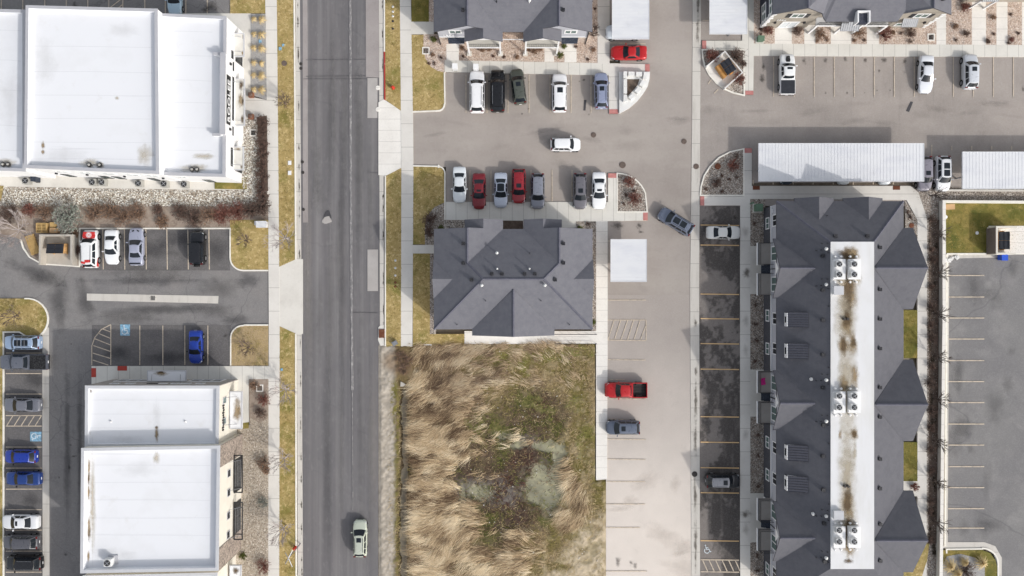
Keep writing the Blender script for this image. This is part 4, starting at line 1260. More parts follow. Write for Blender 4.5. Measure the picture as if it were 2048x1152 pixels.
for px in (222, 371):
    x, y, _ = W(px, 843, 5.75)
    m = MB()
    m.lathe((x, y, 5.75), [(.14, 0), (.12, .12), (.06, .2)], 8)
    m.build('roof_drain', 'ac_white', rB1, world=True)
x, y, _ = W(227, 1119, 6.6)
m = MB()
m.box((x, y, 6.66), (1.15, 1.1, .12))
solo(m, 'equipment_pad', 'coping', 'grey equipment pad under the condenser on the lower shop roof', 'roof pad')
ac_unit(x - .25, y - .1, 6.72, .85, .8, 'ac_white', 'white condenser unit standing alone on the lower shop roof', None)

# ------------------------------------------------------------------ pitched roofs
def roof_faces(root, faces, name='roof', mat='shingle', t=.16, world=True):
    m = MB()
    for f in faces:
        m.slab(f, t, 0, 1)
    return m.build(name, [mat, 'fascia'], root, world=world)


def ridge_cap(roof, pts, w=.3, world=True, name='ridge_cap'):
    m = MB()
    for a, b in zip(pts[:-1], pts[1:]):
        a, b = Vector(a), Vector(b)
        d = (b - a).normalized()
        s = Vector((-d.y, d.x, 0)).normalized() * w / 2
        up = Vector((0, 0, .05))
        dn = Vector((0, 0, .06))
        m.add([a - s - dn, a + up, a + s - dn, b - s - dn, b + up, b + s - dn], [[0, 1, 4, 3], [1, 2, 5, 4]])
    return m.build(name, 'shingle_cap', roof, world=world)


def box_vent(roof, x, y, z, s=.34, world=True):
    m = MB()
    m.box((x, y, z + .1), (s, s, .34))
    m.box((x, y, z + .28), (s * 1.18, s * 1.18, .04))
    return m.build('roof_vent', 'metal_dark', roof, world=world)


def pipe_vent(roof, x, y, z, h=.5, r=.06, mat='metal_dark', cap=False, world=True):
    m = MB()
    m.tube((x, y, z - .15), (x, y, z + h), r, n=8)
    if cap:
        m.lathe((x, y, z + h - .05), [(r * 2.4, 0), (r * 2.4, .12), (r * .8, .2)], 10)
    return m.build('vent_pipe', mat, roof, world=world)


def townhouse(name, label, loc, rz, number):
    """two storey town-house block, front at local -y; roof dims read from the photograph"""
    T = thing(name, label, 'building', loc, rz)
    E, S, D = 5.5, .52, 12.2         # eave height, slope, depth
    hw, wr, wv = 9.65, 5.45, 1.25    # half width, wing ridge, inner valley (local x)
    dr = D / 2
    top = E + dr * S
    wrid = E + (hw - wr) * S
    P = lambda x, y, z=E: (x, y, z)
    yh = hw - wr                     # depth at which the wing ridge meets the hip
    faces = []
    for s in (-1, 1):
        # outer slope of wing + main hip
        f = [P(s * hw, 0), P(s * wr, 0, wrid), P(s * wr, yh, wrid), P(s * (hw - dr), dr, top), P(s * hw, D)]
        faces.append(f if s > 0 else f[::-1])
        f = [P(s * wr, 0, wrid), P(s * wv, 0), P(s * wr, yh, wrid)]
        faces.append(f)
        pr = (wr - wv) * .555 + wv   # porch ridge
        pw = pr - wv
        pz = E + pw * S
        faces.append([P(s * wv, -1.15), P(s * wv, 0), P(s * pr, 0, pz), P(s * pr, -1.15, pz)])
        faces.append([P(s * pr, -1.15, pz), P(s * pr, .25, pz), P(s * (pr + pw), .25), P(s * (pr + pw), -1.15)])
        # small side gable on the end wall
        gy, gw = dr, 2.4
        faces.append([P(s * (hw + .05), gy, E + gw * S), P(s * (hw - gw), gy, E + gw * S), P(s * (hw + .05), gy - gw)])
        faces.append([P(s * (hw + .05), gy, E + gw * S), P(s * (hw - gw), gy, E + gw * S), P(s * (hw + .05), gy + gw)])
    xm = hw - dr
    faces.append([P(-wv, 0), P(wv, 0), P(wr, yh, wrid), P(xm, dr, top), P(-xm, dr, top), P(-wr, yh, wrid)])
    faces.append([P(-hw, D), P(hw, D), P(xm, dr, top), P(-xm, dr, top)])
    gw, gy = 5.0, D + .75
    gz = E + gw * S
    ytop = dr + 1.25
    for s in (-1, 1):
        faces.append([P(0, ytop, gz), P(0, gy, gz), P(s * gw, gy, E), P(s * gw, D - .05, E + .02)])
    roof = roof_faces(T, faces, world=False)
    for s in (-1, 1):
        ridge_cap(roof, [P(s * wr, 0, wrid + .02), P(s * wr, yh, wrid + .02), P(s * xm, dr, top + .02)], world=False)
        ridge_cap(roof, [P(s * xm, dr, top + .02), P(s * hw, D, E + .02)], world=False)
    ridge_cap(roof, [P(-xm, dr, top + .02), P(xm, dr, top + .02)], world=False)
    ridge_cap(roof, [P(0, ytop, gz + .02), P(0, gy, gz + .02)], world=False)
    # walls
    w = MB()
    i = .35
    o = [(-hw + i, i), (-wv - .3, i), (-wv - .3, 1.5), (wv + .3, 1.5), (wv + .3, i), (hw - i, i), (hw - i, D - i), (-hw + i, D - i)]
    n = len(o)
    for k in range(n):
        j = (k + 1) % n
        br = k == 2
        w.poly([(*o[k], 0), (*o[j], 0), (*o[j], 2.75), (*o[k], 2.75)], 1)
        w.poly([(*o[k], 2.75), (*o[j], 2.75), (*o[j], E - .02), (*o[k], E - .02)], 1 if br else 0)
    for s in (-1, 1):
        w.poly([(s * (hw - i), i, E - .05), (s * wr, i, wrid - .16 - .05), (s * (wv + .3), i, E - .05)], 0)
    for s in (-1, 1):
        w.poly([(s * (hw - .03), dr - 2.3, E), (s * (hw - .03), dr + 2.3, E), (s * (hw - .03), dr, E + 2.3 * S - .12)], 0)
    w.poly([(-4.7, D + .55, 0), (4.7, D + .55, 0), (4.7, D + .55, E - .1), (0, D + .55, E + 4.7 * S - .1), (-4.7, D + .55, E - .1)], 0)
    for s in (-1, 1):
        w.poly([(s * 4.7, D + .55, 0), (s * 4.7, D - i, 0), (s * 4.7, D - i, E - .1), (s * 4.7, D + .55, E - .1)], 0)
    w.build('wall', ['siding_grey', 'brick'], T)
    b = MB()
    for k in (0, 4):
        a_, b_ = o[k], o[k + 1]
        if k == 0:
            b.bbox(a_[0], i - .06, 2.68, b_[0], i + .02, 2.86)
        else:
            b.bbox(a_[0], i - .06, 2.68, b_[0], i + .02, 2.86)
    b.build('belt_trim', 'trim', T)
    for s in (-1, 1):
        pr = (wr - wv) * .555 + wv
        pw = pr - wv
        x0, x1 = sorted((s * (wv + .25), s * (pr + pw - .2)))
        # porch balcony
        bl = MB()
        bl.bbox(x0, -1.0, 2.72, x1, i, 2.9)
        bal = bl.build('balcony', 'stucco_tan', T)
        be = MB()
        be.bbox(x0 - .03, -1.06, 2.66, x1 + .03, -1.0, 2.95)
        be.build('edge_trim', 'trim', bal)
        rl = MB()
        for zz in (3.2, 3.85):
            rl.bbox(x0 + .1, -.97, zz, x1 - .1, -.93, zz + .04)
        for q in range(19):
            xx = x0 + .15 + (x1 - x0 - .3) * q / 18
            rl.bbox(xx - .012, -.965, 2.9, xx + .012, -.935, 3.85)
        rl.build('railing', 'metal_dark', bal)
        for xx in (x0 + .1, x1 - .1):
            po = MB()
            po.bbox(xx - .1, -1.05, .3, xx + .1, -.85, E - .1)
            pst = po.build('porch_post', 'trim', T)
            pd = MB()
            pd.bbox(xx - .3, -1.25, 0, xx + .3, -.65, .3)
            pd.build('footing', 'conc', pst)
        tr = MB()
        z_ = E + pw * S
        tr.add([(s * (pr - pw * .5), -1.08, E + .35), (s * (pr + pw * .5), -1.08, E + .35), (s * pr, -1.08, E + pw * .9 * S)], [[0, 1, 2]])
        tr.build('gable_trim', 'trim', T)
        # wing window, door, awning
        a_, b_ = ((-hw + i, i), (-wv - .3, i)) if s < 0 else ((wv + .3, i), (hw - i, i))
        u = 2.2 if s < 0 else ulen(a_, b_) - 2.2
        window(T_proxy(T), T_pt(T, a_), T_pt(T, b_), u, 1.6, 4.0, 5.2, 'trim', 'glass_green', 1, .16)
        window(T_proxy(T), T_pt(T, a_), T_pt(T, b_), u, 1.5, .15, 2.25, 'trim', 'lamp_glass', 0, .2, name='front_door')
        aw = MB()
        xx = a_[0] + u
        aw.add([(xx - 1.1, i - .02, 2.62), (xx + 1.1, i - .02, 2.62), (xx + 1.0, i - .75, 2.4), (xx - 1.0, i - .75, 2.4), (xx - 1.1, i - .02, 2.4), (xx + 1.1, i - .02, 2.4)], [[3, 2, 1, 0], [4, 3, 0], [1, 2, 5], [3, 4, 5, 2], [0, 1, 5, 4]])
        aw.build('door_awning', 'metal_blue', T)
        ds = MB()
        xo = s * (hw - i + .0)
        ds.tube((xo, i - .1, .1), (xo, i - .1, E - .2), .06, n=6)
        ds.build('downspout', 'metal_dark', T)
    if number:
        text_on('house_number', number, .72, T_pt3(T, (-hw + i + 1.25, i - .03, 3.35)), T_dir(T, (1, 0, 0)), (0, 0, 1), 'trim', T, .02)
    ra, rb_ = T_pt(T, (4.7, D + .55)), T_pt(T, (-4.7, D + .55))
    for u in (2.2, 7.2):
        for z0 in (.9, 3.6):
            window(T, ra, rb_, u, 1.6, z0, z0 + 1.3, 'trim', 'glass_green', 1, .14)
    for sa, sb in (((hw - i, i), (hw - i, D - i)), ((-hw + i, D - i), (-hw + i, i))):
        for u in (3.2, 8.2):
            for z0 in (.9, 3.6):
                window(T, T_pt(T, sa), T_pt(T, sb), u, 1.2, z0, z0 + 1.3, 'trim', 'glass_green', 1, .14)
    # rail on the recessed wall
    rc = MB()
    rc.bbox(-wv - .25, -.05, 2.75, wv + .25, .05, 2.85)
    rc.bbox(-wv - .3, 0, E - .14, wv + .3, .12, E - .03)
    rc.build('gutter_trim', 'trim', T)
    for s in (-1, 1):
        for yy in (1.9, 4.2):
            x = s * (wr + .5)
            box_vent(roof, x, yy, wrid - .5 * S, world=False)
        box_vent(roof, s * (xm + 1.4), dr + .1, top - 1.4 * S - .05, world=False)
        for q in (.35, 1.15):
            box_vent(roof, s * (.8 + q * 1.5), dr - .6, top - .6 * S, world=False)
        pipe_vent(roof, s * 1.9, dr - 1.2, top - 1.2 * S, .45, .05, 'ac_white', True, world=False)
        pipe_vent(roof, s * 1.95, dr - 3.1, top - 3.1 * S, .6, .08 if s > 0 else .06, 'ac_white' if s > 0 else 'metal_dark', s > 0, world=False)
        pipe_vent(roof, s * 3.7, dr + .75, top - .75 * S, .5, .08, 'ac_white', True, world=False)
        pipe_vent(roof, s * 3.3, dr + 2.6, top - 2.6 * S, .4, .05, world=False)
        pipe_vent(roof, s * 6.8, D - .6, E + .3, .4, .05, world=False)
    return T


def T_proxy(T):
    return T


def T_pt(T, p):
    v = ROOTM[T.name] @ Vector((p[0], p[1], 0))
    return (v.x, v.y)


def T_pt3(T, p):
    return ROOTM[T.name] @ Vector(p)


def T_dir(T, d):
    return ROOTM[T.name].to_3x3() @ Vector(d)


cx, cy, _ = W(1026, 64, 5.5)
townhouse('town_house', 'grey town house with front balconies facing the parked row, cut by the top edge', (cx, cy, 0), 0.0, '1594')
cx, cy, _ = W(1026.5, 458, 5.5)
townhouse('town_house', 'grey shingled town house between the wild grass lot and the parking row', (cx, cy, 0), math.pi, None)
# guard rails beside the rear walk of the lower town house
for y, x0, x1, lab in ((668, 1108, 1192, 'dark metal guard rail along the rear wall of the town house'), (687, 1111, 1192, 'dark metal guard rail along the wild grass side of the walk')):
    m = MB()
    a, b = PX([(x0, y), (x1, y)])
    for z in (.5, .98):
        m.tube((*a, z), (*b, z), .03)
    for k in range(6):
        xx = a[0] + (b[0] - a[0]) * k / 5
        m.tube((xx, a[1], .05), (xx, a[1], .98), .03)
    solo(m, 'guard_rail', 'metal_dark', lab, 'guard rail')

# ------------------------------------------------------------------ apartment block (east)
F = thing('apartment_block', 'long dark shingled apartment block with a stained white flat roof strip and balconies', 'building', W(1670, 780)[:2] + (0,))
E_, DK = 5.5, 8.7
xw, xe_ = 32.15, 47.6
yn, ys = 10.57, -38.1
dw, de, dn_, ds_ = 37.35, 42.4, 5.4, -32.9
V3 = lambda x, y, z: (x, y, z)
faces = [
    [V3(xw, yn, E_), V3(dw, dn_, DK), V3(dw, ds_, DK), V3(xw, ys, E_)],
    [V3(xe_, yn, E_), V3(de, dn_, DK), V3(de, ds_, DK), V3(xe_, ys, E_)],
    [V3(xw, yn, E_), V3(xe_, yn, E_), V3(de, dn_, DK), V3(dw, dn_, DK)],
    [V3(xw, ys, E_), V3(xe_, ys, E_), V3(de, ds_, DK), V3(dw, ds_, DK)]]
slopeW = (DK - E_) / (dw - xw)
gabs = (2.37, -13.65, -29.6)
for gy in gabs:
    hwid, rz = 3.65, 7.86
    xf = 31.75
    xr = xw + (rz - E_) / slopeW + .15
    for s in (-1, 1):
        faces.append([V3(xf, gy, rz), V3(xr, gy, rz), V3(xw - .02, gy + s * hwid, E_ + .02), V3(xf, gy + s * hwid, E_ - .02)])
    hwid, rz, xf = 4.95, DK + .03, 48.75
    for s in (-1, 1):
        faces.append([V3(xf, gy, rz), V3(de + .05, gy, rz), V3(xe_ - .02, gy + s * hwid, E_ + .02), V3(xf, gy + s * hwid, E_ - .02)])
for cxp in (1637, 1736):
    x, _, _ = W(cxp, 397, 6.8)
    for s in (-1, 1):
        faces.append([V3(x, yn + .35, 7.0), V3(x, yn - 2.5, 7.02), V3(x + s * 2.4, yn + .02, E_ + .02), V3(x + s * 2.4, yn + .35, E_ - .02)])
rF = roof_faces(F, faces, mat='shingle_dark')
for gy in gabs:
    ridge_cap(rF, [(31.75, gy, 7.9), (35.9, gy, 7.9)])
    ridge_cap(rF, [(48.75, gy, DK + .07), (de + .3, gy, DK + .07)])
ridge_cap(rF, [(xw, yn, E_ + .02), (dw, dn_, DK + .02)])
ridge_cap(rF, [(xe_, yn, E_ + .02), (de, dn_, DK + .02)])
m = MB()
m.bbox(dw - .02, ds_ - .02, DK - .6, de + .02, dn_ + .02, DK + .06)
m.build('flat_roof', 'membrane_old', rF, world=True)
for cx, cy, rx, ry in ((1694, 600, 27, 98), (1696, 780, 26, 200), (1694, 960, 26, 150), (1696, 1050, 28, 74)):
    decal('stain', cx, cy, rx, ry, DK, DK + .061, 'd_faint', rF, wob=.1)
for (cx, cy, rx, ry, k) in ((1696, 512, 30, 24, 0), (1694, 508, 22, 20, 1), (1706, 506, 16, 19, 0), (1697, 590, 24, 66, 0), (1696, 575, 16, 50, 1), (1693, 615, 16, 34, 1), (1686, 640, 26, 80, 2), (1694, 648, 18, 34, 0), (1694, 640, 13, 26, 1), (1686, 692, 15, 34, 0), (1686, 690, 9, 30, 1), (1706, 690, 14, 34, 0), (1706, 686, 9, 18, 1), (1690, 745, 20, 50, 2), (1687, 768, 14, 26, 0), (1709, 755, 12, 34, 0), (1679, 868, 6, 14, 0), (1708, 868, 11, 18, 0), (1708, 868, 7, 12, 1), (1709, 905, 6, 34, 2), (1694, 1005, 17, 54, 0), (1694, 1003, 12, 40, 1), (1697, 1060, 18, 42, 0), (1697, 1058, 11, 34, 1), (1697, 1094, 18, 34, 0), (1697, 1122, 15, 9, 1), (1690, 800, 12, 30, 2), (1694, 935, 20, 40, 2), (1680, 560, 14, 16, 2), (1716, 560, 12, 16, 2)):
    decal('stain', cx, cy, rx, ry, DK, DK + .062, ('d_stain', 'd_stain_dark', 'd_faint')[k], rF)
# walls
iw = .3
xW, xE, yN, yS = xw + iw, xe_ - iw, yn - iw, ys + iw
m = MB()
for z0, z1, k in ((0, 2.78, 0), (2.78, E_, 1)):
    for p, q in (((xW, yN), (xW, yS)), ((xW, yS), (xE, yS)), ((xE, yS), (xE, yN)), ((xE, yN), (xW, yN))):
        m.poly([(*p, z0), (*q, z0), (*q, z1), (*p, z1)], k)
for gy in gabs:
    x1_ = 48.45
    m.poly([(x1_, gy - 4.6, 0), (x1_, gy + 4.6, 0), (x1_, gy + 4.6, E_), (x1_, gy, DK - .25), (x1_, gy - 4.6, E_)], 0)
    for s in (-1, 1):
        m.poly([(x1_, gy + s * 4.6, 0), (xE, gy + s * 4.6, 0), (xE, gy + s * 4.6, E_), (x1_, gy + s * 4.6, E_)], 0)
    m.poly([(xw + .05, gy - 3.3, E_ - .1), (xw + .05, gy + 3.3, E_ - .1), (xw + .05, gy, 7.5)], 1)
m.build('wall', ['siding_dark', 'siding_grey'], F, world=True)
m = MB()
m.bbox(xW - .07, yS, 2.7, xW + .02, yN, 2.88)
m.build('belt_trim', 'trim', F, world=True)
wa, wb = (xW, yN), (xW, yS)
for py in (447, 631, 697, 884, 949, 1137):
    Y = (576 - py) / PPM * .985
    window(F, wa, wb, yN - Y, 1.5, .95, 2.2, 'trim', 'glass_green', 1, .12)
for py in (441, 637, 697, 895, 957, 1146):
    Y = (576 - py) / PPM * .958
    window(F, wa, wb, yN - Y, 1.5, 3.4, 4.9, 'trim', 'glass', 1, .12)
text_on('house_number', '20', .5, (xW - .02, (576 - 422) / PPM * .966, 3.35), (0, -1, 0), (0, 0, 1), 'trim', F, .02)
for gi, gy in enumerate(gabs):
    for s in (-1, 1):
        yc = gy + s * 1.9
        m = MB()
        m.bbox(30.75, yc - 1.35, 2.62, xW, yc + 1.35, 2.84)
        bal = m.build('balcony', 'stucco_grey', F, world=True)
        m = MB()
        m.bbox(30.68, yc - 1.4, 2.56, 30.78, yc + 1.4, 2.9)
        m.build('edge_trim', 'trim', bal, world=True)
        m = MB()
        for zz in (2.98, 3.8):
            m.bbox(30.8, yc - 1.33, zz, 30.84, yc + 1.33, zz + .04)
            for ss in (-1, 1):
                m.bbox(30.85, yc + ss * 1.33 - .02, zz, xW, yc + ss * 1.33 + .02, zz + .04)
        for k in range(19):
            yy = yc - 1.3 + 2.6 * k / 18
            m.bbox(30.805, yy - .012, 2.84, 30.835, yy + .012, 3.8)
        for ss in (-1, 1):
            for k in range(9):
                xx = 30.9 + (xW - 30.9) * k / 8
                m.bbox(xx - .012, yc + ss * 1.33 - .015, 2.84, xx + .012, yc + ss * 1.33 + .015, 3.8)
        m.build('railing', 'metal_dark', bal, world=True)
        window(F, wa, wb, yN - yc, 1.9, 2.95, 4.95, 'trim', 'glass_green', 1, .14, name='balcony_door')
        window(F, wa, wb, yN - yc, 1.7, .2, 2.3, 'trim', 'glass', 1, .12, name='patio_door')
    m = MB()
    m.add([(xW, gy - .55, 2.75), (xW, gy + .55, 2.75), (xW - 1.15, gy + .5, 2.45), (xW - 1.15, gy - .5, 2.45), (xW, gy - .55, 2.45), (xW, gy + .55, 2.45)], [[0, 1, 2, 3], [0, 3, 4], [1, 5, 2], [3, 2, 5, 4]])
    m.build('entry_canopy', 'metal_blue', F, world=True)
    m = MB()
    m.tube((xW - .1, gy, .1), (xW - .1, gy, E_ - .1), .055, n=6)
    m.build('downspout', 'metal_dark', F, world=True)
    m = MB()
    m.add([(31.72, gy - .9, 6.35), (31.72, gy + .9, 6.35), (31.72, gy, 7.35)], [[0, 2, 1]])
    m.build('gable_trim', 'trim', F, world=True)
# shed dormers on the west slope
for y0, y1 in ((625, 654), (687, 717), (890, 921), (952, 983)):
    xa, ya, _ = W(1574, y0, 6.85)
    xb, yb, _ = W(1616, y1, 7.45)
    yb = W(1574, y1, 6.85)[1]
    zb = E_ + (xa - xw) * slopeW
    m = MB()
    m.slab([(xa + .1, yb, 6.86), (xb, yb, 7.5), (xb, ya, 7.5), (xa + .1, ya, 6.86)], .14)
    for k in range(7):
        yy = yb + (ya - yb) * k / 6
        m.add([(xa + .1, yy - .03, 6.83), (xb, yy - .03, 7.47), (xb, yy + .03, 7.47), (xa + .1, yy + .03, 6.83), (xa + .1, yy - .03, 6.91), (xb, yy - .03, 7.55), (xb, yy + .03, 7.55), (xa + .1, yy + .03, 6.91)], [[4, 5, 6, 7], [0, 1, 5, 4], [2, 3, 7, 6], [0, 4, 7, 3]], 1)
    dm = m.build('dormer', ['dormer', 'dormer_rib'], rF, world=True)
    m = MB()
    m.bbox(xa, yb + .06, zb - .3, xa + .16, ya - .06, 6.84)
    for yy in (yb + .06, ya - .06):
        m.add([(xa, yy, zb - .3), (xb, yy, 7.36), (xa, yy, 6.75)], [[0, 1, 2]])
    m.build('dormer_front', 'trim', rF, world=True)
    m = MB()
    m.bbox(xa - .03, yb + .5, zb + .2, xa + .01, ya - .5, 6.6)
    m.build('dormer_glass', 'glass', rF, world=True)
# vents along both slopes
for px, py in ((1645, 512), (1645, 580), (1645, 640), (1645, 709), (1645, 775), (1646, 850), (1645, 912), (1646, 979), (1647, 1046), (1648, 1122)):
    x, y, _ = W(px, py, 8.3)
    box_vent(rF, x, y, E_ + (x - xw) * slopeW)
for px, py in ((1760, 495), (1760, 579), (1760, 638), (1760, 697), (1760, 775), (1760, 834), (1760, 918), (1760, 977), (1761, 1049), (1761, 1122)):
    x, y, _ = W(px, py, 8.3)
    box_vent(rF, x, y, E_ + (xe_ - x) * slopeW)
for px, py in ((1670, 472), (1734, 472)):
    x, y, _ = W(px, py, 8.3)
    box_vent(rF, x, y, E_ + (yn - y) * slopeW)
pp = []
for y0 in (498, 841, 569, 759, 1030, 1113):
    pp += [(1649, y0, 1), (1642, y0 + 2, 0), (1653, y0 + 8, 0), (1643, y0 - 11, 0), (1652, y0 - 11, 0), (1634, y0 + 3, 0)]
pp += [(1654, 612, 0), (1654, 734, 0), (1654, 885, 0), (1654, 1006, 0), (1625, 759, 1), (1628, 1029, 1), (1664, 429, 0)]
for px, py, big in pp:
    x, y, _ = W(px, py, 8.2)
    pipe_vent(rF, x, y, min(E_ + (x - xw) * slopeW, E_ + (yn - y) * slopeW), .3 if big else .35, .085 if big else .045, 'ac_white' if big else 'metal_dark', bool(big))
for px, py in ((1689, 638), (1696, 638), (1690, 973), (1697, 973)):
    x, y, _ = W(px, py, 9)
    m = MB()
    m.tube((x, y, DK), (x, y, DK + .35), .16, n=10)
    m.build('vent_pipe', 'iron_dark', rF, world=True)
# raised curbs carrying four condensers each, and the roof hatches
rows = ('at the north end', 'at the middle', 'at the south end')
for r_, (y0, y1) in enumerate(((519, 558), (784, 825), (1054, 1095))):
    for c_, (x0, x1) in enumerate(((1668, 1690), (1698, 1721))):
        q = PX(rect(x0, y0, x1, y1), 9.3)
        m = MB()
        m.prism(q, DK + .07, 9.3)
        m.prism(inset(q, -.05), 9.24, 9.32)
        for kk in range(4):
            pos = (q[0][0] + (q[1][0] - q[0][0]) * (.2 if kk % 2 else .75), (q[0][1] + .35) if kk < 2 else (q[2][1] - .35))
            m.lathe((pos[0], pos[1], DK + .07), [(.1, 0), (.1, .25), (.16, .27), (.1, .36)], 8)
        side = 'left' if c_ == 0 else 'right'
        solo(m, 'equipment_curb', 'trim', f'white equipment curb {rows[r_]} of the apartment roof, {side} of the pair', 'roof curb', 'equipment curbs on the apartment roof')
        for k_, yy in enumerate((y0 + 9, y1 - 9)):
            x, y, _ = W(x0 + 14, yy, 10.3)
            ac_unit(x, y, 9.32, .7, .62, 'ac_white', f'white roof condenser {rows[r_]}, {side} curb, {"upper" if k_ == 0 else "lower"} one', 'condensers on the apartment roof')
for py, w_ in ((581, 'north'), (1031, 'south')):
    q = PX(rect(1669, py - 8, 1687, py + 8), 9.3)
    m = MB()
    m.prism(q, DK + .07, 9.2, 0)
    m.prism(inset(q, -.05), 9.2, 9.3, 1)
    o = m.build('roof_hatch', ['trim', 'coping_lt'], rF, world=True)

# ------------------------------------------------------------------ tan town house (north-east)
G = thing('town_house', 'tan and black sided town house with white quoins at the top right', 'building', W(1710, 30)[:2] + (0,))
X0, X1 = W(1545, 30, 5.5)[0], W(1903, 30, 5.5)[0]
YF = W(1700, 43, 5.5)[1]
YW = W(1700, 29, 5.5)[1]
YB = YW + 13.0
XL, XR = W(1652, 28, 5.5)[0], W(1795, 28, 5.5)[0]
XPL, XPR = W(1617, 18, 7.6)[0], W(1868, 18, 7.6)[0]
RZ = 7.6
yr = YF + 6.6
zr_ = 5.5 + (yr - YF) * .5
faces = [[(X0, YW, 5.5), (XPL, YW, RZ), (XPL, YW + 7, RZ), (X0, YB, 5.5)],
         [(XL, YW, 5.5), (XPL, YW, RZ), (XPL, YW + 6, RZ), (XL, YW + 3, 5.5 + 1.9)],
         [(X1, YW, 5.5), (XPR, YW, RZ), (XPR, YW + 7, RZ), (X1, YB, 5.5)],
         [(XR, YW, 5.5), (XPR, YW, RZ), (XPR, YW + 6, RZ), (XR, YW + 3, 5.5 + 1.9)],
         [(XL, YF, 5.5), (XR, YF, 5.5), (XR - 2, yr, zr_), (XL + 2, yr, zr_)],
         [(XL - .3, YF + .4, 5.55), (XL, YF, 5.5), (XL + 2, yr, zr_), (XPL, YW + 4, RZ)],
         [(XR, YF, 5.5), (XR + .3, YF + .4, 5.55), (XPR, YW + 4, RZ), (XR - 2, yr, zr_)],
         [(XL + 2, yr, zr_), (XR - 2, yr, zr_), (XR - 2, YB, 5.5), (XL + 2, YB, 5.5)],
         [(XPL, YW + 4, RZ), (XL + 2, yr, zr_), (XL + 2, YB, 5.5), (X0, YB, 5.5)],
         [(XPR, YW + 4, RZ), (XR - 2, yr, zr_), (XR - 2, YB, 5.5), (X1, YB, 5.5)]]
rG = roof_faces(G, faces)
ridge_cap(rG, [(XPL, YW, RZ + .02), (XPL, YW + 6, RZ + .02)])
ridge_cap(rG, [(XPR, YW, RZ + .02), (XPR, YW + 6, RZ + .02)])
i = .3
yw = YW + i
m = MB()
def wq(p, q, z0, z1, k):
    m.poly([(*p, z0), (*q, z0), (*q, z1), (*p, z1)], k)
wq((X0 + i, YB - i), (X0 + i, yw), 0, 5.48, 1)
wq((X0 + i, yw), (XL - i, yw), 0, 5.48, 0)
wq((XL - i, yw), (XL - i, YF + 1.5), 0, 5.48, 1)
wq((XL - i, YF + 1.5), (XR + i, YF + 1.5), 0, 5.45, 0)
wq((XR + i, YF + 1.5), (XR + i, yw), 0, 5.48, 0)
wq((XR + i, yw), (X1 - i, yw), 0, 5.48, 0)
wq((X1 - i, yw), (X1 - i, YB - i), 0, 5.48, 1)
wq((X1 - i, YB - i), (X0 + i, YB - i), 0, 5.48, 1)
m.poly([(X0 + i, yw, 5.4), (XL - i, yw, 5.4), (XPL, yw, RZ - .2)], 0)
m.poly([(XR + i, yw, 5.4), (X1 - i, yw, 5.4), (XPR, yw, RZ - .2)], 0)
m.build('wall', ['siding_tan', 'siding_navy'], G, world=True)
fl, fr = ((X0 + i, yw), (XL - i, yw)), ((XR + i, yw), (X1 - i, yw))
for (a_, b_), nm in ((fl, 0), (fr, 1)):
    L_ = ulen(a_, b_)
    window(G, a_, b_, L_ * .55, 1.7, 3.7, 5.0, 'trim', 'glass_green', 1, .14)
    m = MB()
    for ss in (-1, 1):
        panel(m, a_, b_, L_ * .55 + ss * 1.15 - .26, L_ * .55 + ss * 1.15 + .26, 3.75, 4.95, .05)
    m.build('shutter', 'metal_dark', G, world=True)
    for k in range(8):
        m = MB()
        cxx, cyy = (a_ if nm == 0 else b_)
        sz = .5 if k % 2 else .34
        if nm == 0:
            m.bbox(cxx - .04, cyy - .05, .15 + k * .62, cxx + sz, cyy + .1, .55 + k * .62)
            m.bbox(cxx - .05, cyy + .1, .15 + k * .62, cxx + .1, cyy + sz, .55 + k * .62)
        else:
            m.bbox(cxx - sz, cyy - .05, .15 + k * .62, cxx + .04, cyy + .1, .55 + k * .62)
        m.build('quoin', 'trim', G, world=True)
window(G, *fl, ulen(*fl) * .55, 2.2, .15, 2.3, 'trim', 'lamp_glass', 1, .2, name='front_door')
window(G, *fr, ulen(*fr) * .42, 1.9, .8, 1.9, 'trim', 'glass_green', 1, .16)
text_on('house_number', '1364', .6, (X0 + i + 1.7, yw - .04, 2.95), (1, 0, 0), (0, 0, 1), 'trim', G, .02)
for u_, k in ((1.2, 0), (4.9, 0), (ulen(*fr) - 1.1, 1)):
    m = MB()
    a_, b_ = (fl, fr)[k]
    panel(m, a_, b_, u_ - .12, u_ + .12, 2.0, 2.35, .2)
    m.build('wall_light', 'metal_dark', G, world=True)
for py in (20, 2, -40):
    Y = W(1530, py, 4)[1]
    window(G, (X0 + i, YB - i), (X0 + i, yw), YB - i - Y, 1.1, 3.6, 5.1, 'trim', 'glass_green', 1, .14, vertical=False)
    window(G, (X0 + i, YB - i), (X0 + i, yw), YB - i - Y, 1.1, .9, 2.4, 'trim', 'glass_green', 1, .14, vertical=False)
# metal porch roofs, balcony beams and posts
def porch(xa, xb, ya, yb, z0, z1, ribs=8):
    m = MB()
    m.slab([(xa, ya, z0), (xb, ya, z0), (xb, yb, z1), (xa, yb, z1)], .1)
    for k in range(ribs):
        xx = xa + .05 + (xb - xa - .1) * k / (ribs - 1)
        m.add([(xx - .03, ya, z0), (xx + .03, ya, z0), (xx + .03, yb, z1), (xx - .03, yb, z1), (xx - .03, ya, z0 + .06), (xx + .03, ya, z0 + .06), (xx + .03, yb, z1 + .06), (xx - .03, yb, z1 + .06)], [[4, 5, 6, 7], [0, 4, 7, 3], [1, 2, 6, 5], [0, 1, 5, 4]])
    return m.build('porch_roof', 'steel', G, world=True)
for x0, x1, y0, y1 in ((1680, 1722, 62, 43),):
    xa, ya, _ = W(x0, y0, 3.0)
    xb, yb, _ = W(x1, y1, 3.6)
    porch(xa, xb, ya, yb, 3.0, 3.6, 9)
xa, ya, _ = W(1802, 54, 2.7)
xb, yb, _ = W(1838, 36, 3.3)
